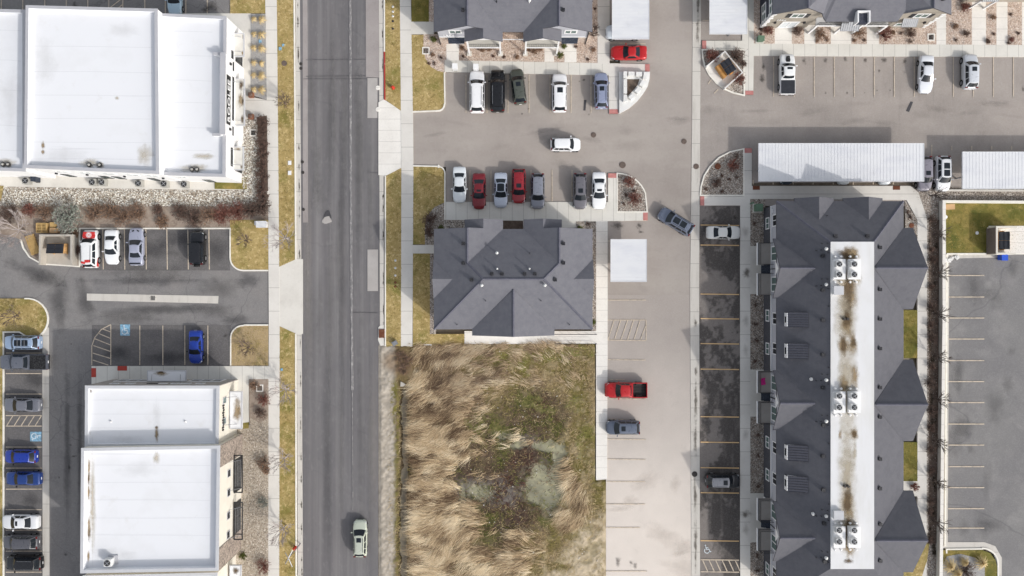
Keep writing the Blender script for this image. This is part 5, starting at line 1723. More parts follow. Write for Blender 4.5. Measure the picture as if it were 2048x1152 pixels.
porch(xa, xb, ya, yw, 2.7, 3.3, 9)
for x0, x1 in ((1632, 1690), (1722, 1776)):
    xa, y_, _ = W(x0, 51, 2.8)
    xb = W(x1, 51, 2.8)[0]
    m = MB()
    m.bbox(xa, y_ - .08, 2.62, xb, y_ + .08, 2.9)
    m.bbox(xa, y_ + .08, 2.66, xb, YF + 1.5, 2.86)
    bb = m.build('balcony', 'trim', G, world=True)
    m = MB()
    for zz in (3.1, 3.8):
        m.bbox(xa, y_ - .02, zz, xb, y_ + .02, zz + .05)
    for k in range(20):
        xx = xa + (xb - xa) * k / 19
        m.bbox(xx - .015, y_ - .015, 2.9, xx + .015, y_ + .015, 3.8)
    m.build('railing', 'metal_dark', bb, world=True)
    for xx in (xa + .12, xb - .12):
        m = MB()
        m.bbox(xx - .12, y_ - .12, 0, xx + .12, y_ + .12, 2.62)
        m.build('porch_post', 'trim', G, world=True)
    window(G, (XL - i, YF + 1.5), (XR + i, YF + 1.5), (xa + xb) / 2 - XL + i, 1.7, .2, 2.3, 'trim', 'glass', 1, .14, name='patio_door')
xa, ya, _ = W(1712, 48, 5.9)
xb, yb, _ = W(1735, 26, 5.9)
m = MB()
m.strip([(xa, ya), (xa, yb), (xb, yb), (xb, ya)], .16, 5.3, 6.5)
m.build('recess_trim', 'trim', rG, world=True)
m = MB()
m.bbox(xa + .1, ya, 5.62, xb - .1, yb - .1, 6.1)
m.build('recess_floor', 'siding_navy', rG, world=True)
x_, y_, _ = W(1876, 5, 6)
box_vent(rG, x_, y_, 7.0)
# next house along, only its porch showing
Hh = thing('town_house', 'pale town house reaching in at the top right corner with a ribbed porch roof', 'building', W(2020, -60)[:2] + (0,))
xa, ya, _ = W(1950, -6, 3)
xb = W(2120, -6, 3)[0]
m = MB()
m.bbox(xa, ya + .5, 0, xb, ya + 12, 5.4)
m.build('wall', 'siding_tan', Hh, world=True)
roof_faces(Hh, [[(xa - .4, ya + .1, 5.45), (xb + .4, ya + .1, 5.45), (xb + .4, ya + 6.2, 8.4), (xa - .4, ya + 6.2, 8.4)], [(xa - .4, ya + 6.2, 8.4), (xb + .4, ya + 6.2, 8.4), (xb + .4, ya + 12.4, 5.45), (xa - .4, ya + 12.4, 5.45)]])
x0, y0, _ = W(1964, 3, 2.9)
x1, y1, _ = W(2002, -14, 3.3)
G_save = G
G = Hh
porch(x0, x1, y0, y1, 2.9, 3.4, 9)
for xx in (x0 + .1, x1 - .1):
    m = MB()
    m.bbox(xx - .1, y0 + .1, 0, xx + .1, y0 + .3, 2.8)
    m.build('porch_post', 'trim', G, world=True)
G = G_save
# ------------------------------------------------------------------ vehicles
PAINT = {}


def paint(rgb):
    if rgb not in PAINT:
        m = bpy.data.materials.new('car_paint')
        m.use_nodes = True
        nt = m.node_tree
        b = nt.nodes['Principled BSDF']
        b.inputs['Base Color'].default_value = lin(rgb, .9)
        b.inputs['Roughness'].default_value = .32
        b.inputs['Metallic'].default_value = .0 if min(rgb) > 215 else .15
        b.inputs['Specular IOR Level'].default_value = .5
        b.inputs['Coat Weight'].default_value = .6
        b.inputs['Coat Roughness'].default_value = .05
        tc = nt.nodes.new('ShaderNodeTexCoord')
        nz = nt.nodes.new('ShaderNodeTexNoise')
        nz.inputs['Scale'].default_value = 2.5
        nz.inputs['Detail'].default_value = 4
        nt.links.new(tc.outputs['Object'], nz.inputs['Vector'])
        mr = nt.nodes.new('ShaderNodeMapRange')
        mr.inputs['From Min'].default_value = .35
        mr.inputs['From Max'].default_value = .7
        mr.inputs['To Min'].default_value = .26
        mr.inputs['To Max'].default_value = .42
        nt.links.new(nz.outputs['Fac'], mr.inputs['Value'])
        nt.links.new(mr.outputs[0], b.inputs['Roughness'])
        PAINT[rgb] = m
    return PAINT[rgb]


KINDS = {
    # zroof, belt, hood front, hood rear, trunk z, windshield base/top, rear top/base (fractions), roof half width, nose taper
    'sedan': (1.46, .98, .80, .97, 1.04, .27, .43, .68, .84, .57),
    'coupe': (1.40, .98, .84, .98, 1.02, .31, .46, .66, .82, .55),
    'hatch': (1.50, 1.0, .82, .98, 1.02, .23, .40, .84, .975, .57),
    'wagon': (1.62, 1.04, .90, 1.04, 1.06, .225, .37, .87, .975, .58),
    'suv': (1.72, 1.10, .95, 1.08, 1.1, .22, .36, .87, .975, .59),
    'bigsuv': (1.90, 1.18, 1.05, 1.16, 1.18, .215, .34, .91, .985, .64),
    'jeep': (1.82, 1.14, 1.06, 1.14, 1.15, .30, .36, .94, .985, .70),
    'pickup': (1.86, 1.18, 1.08, 1.18, 1.15, .235, .345, .58, .63, .62),
}


def car(px, py, hd, kind, L, Wd, rgb, label, opts=(), roof_rgb=None, name=None, hz=.8):
    """(px, py): where the photograph shows the middle of the car; hd: compass of the nose in degrees, 0 = right, 90 = up"""
    x, y, _ = W(px, py, hz)
    zr, zb_, hf, hr, tz, wb, wt, rt, rb, rw = KINDS[kind]
    base_name = name or {'sedan': 'parked_sedan', 'coupe': 'parked_coupe', 'hatch': 'parked_hatchback', 'wagon': 'parked_wagon', 'suv': 'parked_suv', 'bigsuv': 'parked_suv', 'jeep': 'parked_off_roader', 'pickup': 'pickup_truck'}[kind]
    cat = {'pickup': 'pickup truck', 'sedan': 'car', 'coupe': 'car', 'hatch': 'car', 'wagon': 'car'}.get(kind, 'suv')
    T = thing(base_name, label, cat, (x, y, .0), math.radians(hd))
    hw = Wd / 2 - .03
    P = paint(rgb)
    X = lambda t: L / 2 - t * L          # local x, nose at +x
    # lower body: cross sections from nose to tail
    boxy = kind in ('jeep', 'pickup', 'bigsuv')
    n0 = .76 if boxy else .56
    st = [(0, n0, .34, hf - .28), (.012, n0 + .08, .26, hf - .16), (.035, .88 if boxy else .81, .22, hf - .05), (.09, .96 if boxy else .925, .22, hf), (.17, 1, .22, hf + (hr - hf) * .55), (wb, 1, .22, hr)]
    bedx = .655
    if kind == 'pickup':
        st += [(.45, 1, .25, zb_), (rb + .01, 1, .25, zb_)]
    else:
        st += [(.5, 1, .22, zb_), (min(rb, .9) - .06, 1, .22, zb_)]
        if rb < .9:
            st += [(rb, .985, .22, tz), (.95, .94, .24, tz - .01), (.985, .86, .3, tz - .12), (1, .76, .38, tz - .34)]
        else:
            st += [(.93, .975, .24, zb_), (.975, .92, .28, zb_ - .02), (.992, .84, .34, zb_ - .2), (1, .78, .4, zb_ - .4)]
    m = MB()
    vs, k = [], 9
    for t, wf, z0, z1 in st:
        w = hw * wf
        zm = z0 + (z1 - z0) * .5
        half = [(w * .86, z0), (w * .985, z0 + .1), (w, zm), (w * .985, z1 - .12), (w * .93, z1 - .03), (w * .8, z1), (w * .4, z1 + .018)]
        ring = [(X(t), yy, zz) for yy, zz in half] + [(X(t), 0, z1 + .025)] + [(X(t), -yy, zz) for yy, zz in half[::-1]]
        vs += ring
        k = len(ring)
    fs = []
    for i in range(len(st) - 1):
        for j in range(k - 1):
            a = i * k + j
            fs.append([a, a + 1, a + k + 1, a + k])
        fs.append([i * k + k - 1, i * k, (i + 1) * k, (i + 1) * k + k - 1])
    m.add(vs, fs, 0, True)
    m.add(vs[:k], [list(range(k))[::-1]], 0)
    m.add(vs[-k:], [list(range(k))], 0)
    # cabin shell
    bz = zb_ - .02
    hb, ht = hw * .93, hw * rw * 1.18
    mats = [P, 'trimblack']
    roofm = 0
    if roof_rgb:
        mats.append(paint(roof_rgb))
        roofm = 2

    def front(u, v):
        h = hb + (ht - hb) * v
        return (X(wb + (wt - wb) * v) - .16 * u * u * (1 - .3 * v), h * u, bz + (zr - .05 - bz) * v + .0)

    def rear(u, v):
        h = hb * .97 + (ht * .96 - hb * .97) * v
        return (X(rb + (rt - rb) * v) + .10 * u * u, -h * u, bz + (zr - .07 - bz) * v)

    def side(sg):
        def f(u, v):
            xa = front(sg, v)[0]
            xb = rear(-sg, v)[0]
            h = hb + (ht - hb) * v
            h *= 1 - .03 * u - .04 * max(0, u - .7) * 2
            h += .03 * math.sin(math.pi * v) + .02 * math.sin(math.pi * u) * (1 - v)
            zt = zr - .05 - .02 * u
            return (xa + (xb - xa) * u, sg * h, bz + (zt - bz) * v)
        return f

    def roof(u, v):
        xa, xb = front(v, 1)[0], rear(-v, 1)[0]
        return (xa + (xb - xa) * u, v * ht * (1 - .03 * u - .04 * max(0, u - .7) * 2), zr - .05 - .02 * u + .06 * (1 - v ** 4) * (1 - (2 * u - 1) ** 6 * .6))

    def patch(mm, f, u0, u1, v0, v1, nu, nv, off=0.0, mi=0, flip=False):
        pts = []
        for iu in range(nu + 1):
            for iv in range(nv + 1):
                u, v = u0 + (u1 - u0) * iu / nu, v0 + (v1 - v0) * iv / nv
                p = Vector(f(u, v))
                if off:
                    du = Vector(f(u + .01, v)) - p
                    dv = Vector(f(u, v + .01)) - p
                    nn = du.cross(dv)
                    nn.normalize()
                    p = p + nn * off * (-1 if flip else 1)
                pts.append(p)
        q = []
        for iu in range(nu):
            for iv in range(nv):
                a = iu * (nv + 1) + iv
                qd = [a, a + nv + 1, a + nv + 2, a + 1]
                q.append(qd[::-1] if flip else qd)
        mm.add(pts, q, mi, True)

    patch(m, front, -1, 1, 0, 1, 8, 3)
    patch(m, rear, -1, 1, 0, 1, 6, 3)
    patch(m, side(1), 0, 1, 0, 1, 8, 3)
    patch(m, side(-1), 0, 1, 0, 1, 8, 3, flip=True)
    patch(m, roof, 0, 1, -1, 1, 8, 10, mi=roofm, flip=True)
    # sills and bumper undersides
    m.bbox(X(.9), -hw * .95, .2, X(.1), hw * .95, .3, 1)
    if kind == 'pickup':
        x0, x1 = X(bedx), X(1.0)
        bt = 1.14
        m.bbox(x1 + .02, -hw, .5, x0, -hw + .1, bt)
        m.bbox(x1 + .02, hw - .1, .5, x0, hw, bt)
        m.bbox(x1 + .02, -hw + .1, .5, x1 + .1, hw - .1, bt - .02)
        m.bbox(x1, -hw * .95, .42, x1 + .12, hw * .95, .62, 1)
        m.bbox(x0 - .02, -hw + .02, .4, X(rb) - .0, hw - .02, zb_ - .01)
        m.bbox(x1 + .1, -hw + .1, .5, x0, hw - .1, .62, 1)
    body = m.build('body', mats, T)
    # glass
    g = MB()
    patch(g, front, -.93, .93, .04, .96, 8, 2, .012)
    g.build('windshield', 'glass', T)
    g = MB()
    patch(g, rear, -.86, .86, .14, .88, 6, 2, .012)
    g.build('rear_window', 'glass', T)
    for sg, fl in ((1, False), (-1, True)):
        g = MB()
        cuts = ((.12, .47), (.51, .82)) if kind in ('sedan',) else ((.13, .86),) if kind == 'coupe' else ((.1, .4), (.43, .7), (.73, .95)) if kind != 'pickup' else ((.12, .5), (.55, .9))
        for u0, u1 in cuts:
            patch(g, side(sg), u0, u1, .14, .84, 3, 2, .012, flip=fl)
        g.build('side_window', 'glass', T)
    if 'sunroof' in opts:
        g = MB()
        patch(g, roof, .12, .36, -.5, .5, 3, 4, .012, flip=True)
        g.build('sunroof', 'glass', T)
    if 'pano' in opts:
        g = MB()
        patch(g, roof, .07, .42, -.62, .62, 3, 4, .012, flip=True)
        patch(g, roof, .47, .8, -.62, .62, 3, 4, .012, flip=True)
        g.build('sunroof', 'glass', T)
    if 'glassroof' in opts:
        g = MB()
        patch(g, roof, .05, .95, -.78, .78, 5, 4, .012, flip=True)
        g.build('glass_roof', 'glass', T)
    if 'rails' in opts:
        for sg in (-1, 1):
            g = MB()
            a, b = roof(.12, sg * .86), roof(.92, sg * .86)
            g.tube((a[0], a[1], a[2] + .06), (b[0], b[1], b[2] + .06), .025, n=5)
            for u in (.14, .5, .9):
                p = roof(u, sg * .86)
                g.tube(p, (p[0], p[1], p[2] + .06), .022, n=5)
            g.build('roof_rail', 'steel' if rgb[0] < 90 or 'rack' in opts else 'trimblack', T)
    if 'rack' in opts:
        for u in (.25, .45, .65):
            g = MB()
            a, b = roof(u, -.88), roof(u, .88)
            g.tube((a[0], a[1], zr + .1), (b[0], b[1], zr + .1), .025, n=5)
            g.build('cross_bar', 'steel', T)
    # wheels
    wr_ = .40 if kind in ('pickup', 'bigsuv', 'jeep') else .36 if kind in ('suv', 'wagon') else .33
    for t in (.175, .80):
        for sg in (-1, 1):
            g = MB()
            yy = sg * (hw - .06)
            g.tube((X(t), yy - sg * .16, wr_), (X(t), yy + sg * .075, wr_), wr_, n=18)
            wh = g.build('wheel', 'tire', T)
            g = MB()
            g.tube((X(t), yy + sg * .04, wr_), (X(t), yy + sg * .085, wr_), wr_ * .62, n=14)
            g.build('rim', 'rim', wh)
            g = MB()
            ring = []
            for a in np.linspace(0, math.pi, 11):
                ring.append((X(t) + (wr_ + .07) * math.cos(a), sg * (hw + .012), wr_ + (wr_ + .07) * math.sin(a)))
            ring = [(ring[0][0], ring[0][1], .24)] + ring + [(ring[-1][0], ring[-1][1], .24)]
            g.add(ring, [list(range(len(ring))) if sg < 0 else list(range(len(ring)))[::-1]])
            g.build('wheel_arch', 'trimblack', T)
    # lamps, mirrors, grille, plate
    for sg in (-1, 1):
        g = MB()
        g.add([(X(.02), sg * hw * .55, hf - .2), (X(.055), sg * hw * .9, hf - .2), (X(.11), sg * hw * .945, hf - .03), (X(.06), sg * hw * .78, hf + .005), (X(.02), sg * hw * .52, hf - .09)], [[0, 1, 2, 3, 4] if sg > 0 else [4, 3, 2, 1, 0]])
        for i_, p in enumerate(g.v):
            g.v[i_] = (p[0] + .02, p[1], p[2] + .012)
        g.build('headlight', 'lamp_glass', T)
        g = MB()
        zt_ = tz - .12 if rb < .9 or kind == 'pickup' else zb_ + .12
        yo = .84 if rb < .9 else .9
        g.bbox(X(.985) - (.0 if kind != 'pickup' else .1), sg * hw * (.56 if kind != 'pickup' else .93), zt_ - .17, X(.958), sg * hw * (yo if kind != 'pickup' else 1.005), zt_ - (.02 if rb < .9 else .06))
        g.build('taillight', 'lamp_red', T)
        g = MB()
        p = front(sg, .08)
        g.box((p[0] - .22, sg * (hw + .1), p[2] + .1), (.12, .2, .13), 0)
        g.tube((p[0] - .22, sg * (hw - .05), p[2] + .06), (p[0] - .22, sg * (hw + .06), p[2] + .08), .03, n=5)
        g.build('mirror', P if rgb[0] > 60 else 'trimblack', T)
    g = MB()
    g.bbox(X(.0) - .02, -hw * .42, hf - .5, X(.0) + .012, hw * .42, hf - .26)
    g.build('grille', 'trimblack', T)
    g = MB()
    g.bbox(X(1.0) - .015, -.16, .62, X(1.0) + .03, .16, .76)
    g.build('license_plate', 'trim', T)
    # extras
    if 'tonneau' in opts:
        g = MB()
        g.bbox(X(1) + .08, -hw + .07, 1.13, X(bedx) - .02, hw - .07, 1.19)
        for q in range(1, 4):
            xx = X(1) + (X(bedx) - X(1)) * q / 4
            g.bbox(xx - .02, -hw + .1, 1.185, xx + .02, hw - .1, 1.2)
        g.build('bed_cover', 'black_lid' if 'grey' not in opts else 'black', T)
    if 'bedliner' in opts:
        g = MB()
        for q in range(9):
            yy = -hw + .2 + (2 * hw - .4) * q / 8
            g.bbox(X(1) + .12, yy - .04, .615, X(bedx) - .03, yy + .04, .65)
        for sg in (-1, 1):
            g.bbox(X(.88), sg * (hw - .1), .62, X(.74), sg * (hw - .32), .84)
        g.build('bed_liner', 'iron_dark', T)
    if 'scoop' in opts:
        g = MB()
        g.prism([(X(.06), -.2), (X(.07), .2), (X(.17), .3), (X(.21), .22), (X(.21), -.22), (X(.17), -.3)], 1.1, 1.2)
        g.build('hood_graphic', 'black', T)
    if 'hoodvents' in opts:
        for sg in (-1, 1):
            g = MB()
            g.box((X(.09), sg * .32, .915), (.14, .26, .05), 0, sg * .5)
            g.build('hood_vent', 'trimblack', T)
    if 'spoiler' in opts:
        g = MB()
        g.bbox(X(.975), -hw * .82, 1.09, X(.945), hw * .82, 1.13)
        for sg in (-1, 1):
            g.bbox(X(.97), sg * hw * .6 - .03, .98, X(.95), sg * hw * .6 + .03, 1.1)
        g.build('spoiler', 'trimblack', T)
    if 'spare' in opts:
        g = MB()
        g.tube((X(1) - .22, 0, 1.0), (X(1) + .02, 0, 1.0), .37, n=18)
        sp = g.build('spare_wheel', 'tire', T)
    if 'livery' in opts:
        g = MB()
        zc = hf + .06
        pts = [(X(.055), -hw * .74), (X(.055), hw * .74), (X(.16), hw * .86), (X(.225), hw * .8), (X(.225), -hw * .8), (X(.16), -hw * .86)]
        g.prism(pts, zc - .2, hr + .045)
        hd_ = g.build('hood_livery', paint((214, 52, 48)), T)
        g = MB()
        g.prism([(X(.135) + .36 * math.cos(t), .36 * math.sin(t)) for t in np.linspace(0, 6.283, 21)[:-1]], hr, hr + .055)
        g.build('emblem', 'trim', hd_)
        g = MB()
        ring = [(X(.135) + .29 * math.cos(t), .29 * math.sin(t)) for t in np.linspace(0, 6.283, 21)[:-1]]
        g.strip(ring, .05, hr, hr + .06, closed=True)
        for yy in (-.11, .0, .11):
            g.bbox(X(.135) - .14, yy - .02, hr, X(.135) + .14, yy + .02, hr + .062)
        g.bbox(X(.135) - .02, -.13, hr, X(.135) + .02, .13, hr + .064)
        g.build('emblem_mark', paint((214, 52, 48)), hd_)
        g = MB()
        rf = lambda u, v: roof(u, v)
        patch(g, roof, .8, .93, -.9, .2, 3, 5, .014, flip=True)
        patch(g, roof, .88, .99, .1, .95, 3, 4, .016, flip=True)
        for sg in (-1, 1):
            g.add([(X(.97), sg * (hw * .96 + .02), .5), (X(.78), sg * (hw + .015), .5), (X(.74), sg * (hw + .015), .8), (X(.86), sg * (hw * .99 + .02), 1.0), (X(.965), sg * (hw * .96 + .02), 1.02)], [[0, 1, 2, 3, 4] if sg < 0 else [4, 3, 2, 1, 0]])
        g.build('rear_livery', paint((214, 52, 48)), T)
    return T


N_, S_, E2, W_ = 90, -90, 0, 180
WHITE, BLACK, SILV, LAV = (236, 238, 240), (24, 25, 28), (186, 190, 198), (176, 184, 206)
car(181, 498, N_, 'bigsuv', 4.85, 1.9, (237, 238, 238), 'white and red liveried van-like car with a round emblem on its red hood', ('livery', 'rails'), name='company_car')
car(223, 494, S_, 'sedan', 4.45, 1.78, WHITE, 'plain white sedan between the red and white car and the lavender coupe')
car(272, 493, N_, 'coupe', 4.85, 1.9, (168, 172, 190), 'pale lavender grey coupe with hood scoops and a black rear spoiler', ('hoodvents', 'spoiler'))
car(395, 496, N_, 'jeep', 4.35, 1.85, (30, 31, 35), 'black boxy off-roader with a spare wheel on its tail', ('spare',))
car(391, 694, S_, 'sedan', 4.3, 1.75, (26, 60, 158), 'bright blue sedan by the accessible bay row, near the shop building')
car(45, 685, W_, 'suv', 4.7, 1.85, (158, 178, 204), 'light blue wagon-like suv with crossbars on its roof, below the rounded lawn', ('rails', 'rack', 'pano'))
car(48, 724, W_, 'pickup', 6.1, 2.0, (104, 108, 118), 'dark grey pickup with a black bed cover, reaching over the concrete strip', ('tonneau', 'grey'))
car(44, 810, W_, 'sedan', 4.85, 1.85, (120, 122, 130), 'mid grey sedan above the hatched bay in the left column', ())
car(41, 913, W_, 'hatch', 4.2, 1.78, (28, 58, 160), 'bright blue hatchback, shorter of the two blue cars in the left column')
car(46, 957, W_, 'sedan', 4.6, 1.8, (30, 62, 130), 'deep blue sedan with a pale rear window, longer of the two blue cars')
car(40, 1044, W_, 'sedan', 4.85, 1.85, (232, 233, 235), 'white sedan with a sunroof in the left column', ('sunroof',))
car(42, 1084, W_, 'suv', 4.6, 1.82, (92, 92, 98), 'charcoal grey suv between a white sedan and a black suv in the left column', ())
car(48, 1126, W_, 'suv', 4.7, 1.85, (32, 32, 35), 'black suv with roof rails at the bottom of the left column', ('rails',))
car(349, -8, S_, 'sedan', 4.7, 1.85, (178, 202, 216), 'pale sky blue car cut off by the top edge above the white building')
car(720, 1077, N_, 'wagon', 4.75, 1.82, (206, 212, 194), 'pale champagne green wagon driving up the street', ('sunroof', 'rails'), name='moving_wagon', roof_rgb=(196, 201, 186))
car(954, 184, N_, 'bigsuv', 5.35, 2.0, (242, 242, 243), 'long white suv with white roof rails, leftmost of the upper courtyard row', ('rails',))
car(995, 182, N_, 'bigsuv', 5.4, 1.98, (20, 20, 23), 'long black suv with bright roof rails beside the white suv', ('rails',))
car(1036.5, 173, 97, 'suv', 4.55, 1.82, (84, 88, 80), 'dark olive suv parked slightly crooked beside the black suv', ('sunroof',))
car(1119, 186, N_, 'bigsuv', 4.9, 1.95, (242, 242, 243), 'white suv with a single black sunroof, alone in the upper courtyard row', ('sunroof',))
car(1202.5, 181, 91, 'wagon', 4.65, 1.82, (150, 158, 184), 'lavender blue wagon with a sunroof beside the stepped concrete planter', ('sunroof', 'rails'))
car(1258, 105, W_, 'coupe', 4.6, 1.86, (190, 24, 28), 'bright red fastback car beside the white carport')
car(1248, 64, W_, 'suv', 4.7, 1.85, (222, 230, 238), 'pale silver suv mostly hidden under the upper carport')
car(1131, 289, E2, 'suv', 3.85, 1.75, (242, 243, 244), 'small white suv driving alone across the courtyard', (), name='moving_suv')
car(919, 369, S_, 'sedan', 4.6, 1.78, (226, 231, 234), 'pearl white sedan at the left end of the lower courtyard row')
car(958, 382, S_, 'sedan', 4.6, 1.78, (126, 28, 38), 'dark red sedan with a sunroof beside the pearl white sedan', ('sunroof',))
car(1001.5, 380, S_, 'sedan', 4.5, 1.8, (190, 198, 212), 'silver sedan with an all glass roof between two red cars', ('glassroof',))
car(1037.5, 372, S_, 'suv', 4.4, 1.82, (150, 32, 42), 'red suv with a sunroof set back beside the silver glass roofed sedan', ('sunroof',))
car(1075.5, 382, S_, 'suv', 4.55, 1.82, (136, 139, 150), 'blue grey suv with a plain silver roof in the lower courtyard row', ())
car(1160, 382, S_, 'suv', 4.6, 1.8, (112, 110, 116), 'dark grey suv with a sunroof beside the white sedan, lower courtyard row', ('sunroof',))
car(1198, 381, S_, 'sedan', 4.75, 1.85, (240, 241, 242), 'white sedan with dark sunroof next to the quarter round gravel bed', ('sunroof',))
car(1351.5, 443, 149, 'suv', 4.85, 1.9, (112, 120, 138), 'blue grey suv with two roof windows turning across the lane', ('pano', 'rails'), name='moving_suv')
car(1447.5, 465, E2, 'sedan', 4.35, 1.75, (222, 222, 218), 'off-white sedan parked alone at the top of the dark stalls')
car(1252, 780, W_, 'pickup', 5.4, 2.0, (188, 26, 30), 'bright red crew cab pickup with an open black bed', ('bedliner',))
car(1246, 855, W_, 'suv', 4.35, 1.85, (98, 106, 122), 'slate blue suv with a sunroof parked below the red pickup', ('sunroof',))
car(1446, 962, E2, 'suv', 4.4, 1.82, (40, 42, 47), 'black suv with a silver grey roof in the dark stalls', ('sunroof', 'rails'), (150, 150, 154))
car(1574, 149, N_, 'pickup', 5.2, 1.95, (240, 241, 241), 'white pickup with a black hood panel and black bed cover', ('tonneau', 'scoop', 'sunroof'))
car(1852.5, 148, -92, 'sedan', 4.85, 1.85, (228, 231, 236), 'silver white sedan parked nose down in the upper right row')
car(1940.5, 143, N_, 'suv', 4.5, 1.85, (214, 217, 222), 'silver suv with a sunroof in the upper right row', ('sunroof',))
car(1849, 347, S_, 'suv', 4.5, 1.82, (138, 134, 144), 'mauve grey suv half hidden under the long carport end', ('sunroof',))
car(1886, 347, S_, 'suv', 4.55, 1.85, (238, 239, 240), 'white suv with two roof windows between the two long carports', ('pano',))
car(1768, 335, S_, 'sedan', 4.5, 1.8, (150, 156, 162), 'silver sedan under the long carport, only its nose showing, third from its right end', (), hz=.5)
car(1686, 334, S_, 'sedan', 4.5, 1.8, (216, 222, 224), 'pale silver car under the middle of the long carport', (), hz=.5)
car(1572, 334, S_, 'sedan', 4.5, 1.8, (40, 52, 66), 'dark navy car under the left end of the long carport', (), hz=.5)

# ------------------------------------------------------------------ carports
def carport(px, h, label, ribs_along_x, posts):
    q = PX(px, h)
    xs, ys = [p[0] for p in q], [p[1] for p in q]
    x0, x1, y0, y1 = min(xs), max(xs), min(ys), max(ys)
    T = thing('carport', label, 'carport', ((x0 + x1) / 2, (y0 + y1) / 2, 0))
    m = MB()
    m.bbox(x0, y0, h - .16, x1, y1, h - .05)
    m.bbox(x0 - .05, y0 - .05, h - .2, x1 + .05, y0, h - .02)
    m.bbox(x0 - .05, y1, h - .2, x1 + .05, y1 + .05, h - .02)
    m.bbox(x0 - .05, y0, h - .2, x0, y1, h - .02)
    m.bbox(x1, y0, h - .2, x1 + .05, y1, h - .02)
    st = .41
    if ribs_along_x:       # ribs run left-right
        k = int((y1 - y0) / st)
        for i in range(k + 1):
            yy = y0 + .06 + (y1 - y0 - .12) * i / k
            m.bbox(x0, yy - .03, h - .055, x1, yy + .03, h - .033)
    else:
        k = int((x1 - x0) / st)
        for i in range(k + 1):
            xx = x0 + .06 + (x1 - x0 - .12) * i / k
            m.bbox(xx - .03, y0, h - .055, xx + .03, y1, h - .033)
    m.build('roof', 'carport', T, world=True)
    for (u, v) in posts:
        m = MB()
        xx, yy = x0 + (x1 - x0) * u, y0 + (y1 - y0) * v
        m.bbox(xx - .08, yy - .08, 0, xx + .08, yy + .08, h - .2)
        if not ribs_along_x:
            m.bbox(xx - .07, y0 + .3, h - .34, xx + .07, y1 - .3, h - .165)
        else:
            m.bbox(x0 + .3, yy - .07, h - .34, x1 - .3, yy + .07, h - .165)
        m.build('post', 'steel', T, world=True)
    return T


carport([(1225, -95), (1298, -95), (1298, 77), (1225, 77)], 2.6, 'white ribbed carport at the top beside the red fastback', True, [(.3, .06), (.3, .5), (.3, .94)])
carport([(1420, -95), (1494, -95), (1494, 67), (1420, 67)], 2.6, 'white ribbed carport at the top beside the tan town house', True, [(.65, .06), (.65, .5), (.65, .94)])
carport([(1222, 479), (1293, 479), (1293, 563), (1222, 563)], 2.5, 'small square white carport in front of the lower town house', True, [(.3, .08), (.3, .92)])
carport([(1518, 287), (1848, 287), (1848, 362), (1518, 362)], 2.5, 'longest white carport above the apartment block', False, [(u, .35) for u in (.03, .22, .41, .6, .79, .97)])
carport([(1926, 304), (2230, 304), (2230, 377), (1926, 377)], 2.5, 'long white carport cut off by the right edge', False, [(u, .35) for u in (.03, .22, .41, .6, .79, .97)])

# ------------------------------------------------------------------ bins, enclosures, pallets
def dumpster(px, py, rz, mat, label, h=1.35, sx=2.1, sy=1.5, lip=.38):
    x, y, _ = W(px, py, h)
    T = thing('dumpster', label, 'dumpster', (x, y, .1), rz)
    m = MB()
    vs = []
    for z, f in ((.12, .94), (h, 1.0)):
        for a, b in ((-1, -1), (1, -1), (1, 1), (-1, 1)):
            vs.append((a * sx / 2 * f, b * sy / 2 * f, z - (.22 if (b < 0 and z == h) else 0)))
    m.add(vs, [[0, 1, 5, 4], [1, 2, 6, 5], [2, 3, 7, 6], [3, 0, 4, 7], [3, 2, 1, 0], [4, 5, 6, 7]])
    for k in range(5):
        xx = -sx / 2 + .2 + (sx - .4) * k / 4
        m.bbox(xx - .04, -sy / 2 - .04, .2, xx + .04, -sy / 2 + .06, h - .28)
    m.bbox(-sx / 2 - .14, -.25, .75, -sx / 2 + .02, .25, .95)
    m.bbox(sx / 2 - .02, -.25, .75, sx / 2 + .14, .25, .95)
    m.bbox(-sx / 2 - .02, -sy / 2 - lip, .12, sx / 2 + .02, -sy / 2 + .05, h * .62)
    for a, b in ((-.85, -.5), (.85, -.5), (-.85, .5), (.85, .5)):
        m.tube((a, b * sy, .0), (a, b * sy * .98, .14), .09, n=8)
    m.build('body', mat, T)
    for k in (-1, 1):
        m = MB()
        m.slab([(k * .02 if k > 0 else -sx / 2 - .02, -sy / 2 + .02, h - .18), (sx / 2 + .02 if k > 0 else -.02, -sy / 2 + .02, h - .18), (sx / 2 + .02 if k > 0 else -.02, sy / 2, h + .06), (k * .02 if k > 0 else -sx / 2 - .02, sy / 2, h + .06)], .06)
        for q in range(3):
            yy = -sy / 2 + .2 + q * .5
            xx = k * sx / 4
            m.box((xx, yy, h - .12 + .22 * (q * .5 / sy) + .06), (sx / 2 - .2, .05, .05))
        m.build('lid', 'black_lid', T)
    return T


dumpster(110, 497, math.pi, 'tan_paint', 'tan dumpster with black lids in the concrete pen by the wooden pallets', sx=2.1, sy=1.25, lip=.02)
dumpster(1456, 133, math.radians(-57), 'orange_paint', 'orange brown dumpster with black lids in the diagonal pen', sx=1.75, sy=1.3, lip=.42)
dumpster(2008, 481, -math.pi / 2, 'orange_paint', 'orange dumpster with grey lids in the walled pen at the right edge', sx=2.2, sy=1.3)

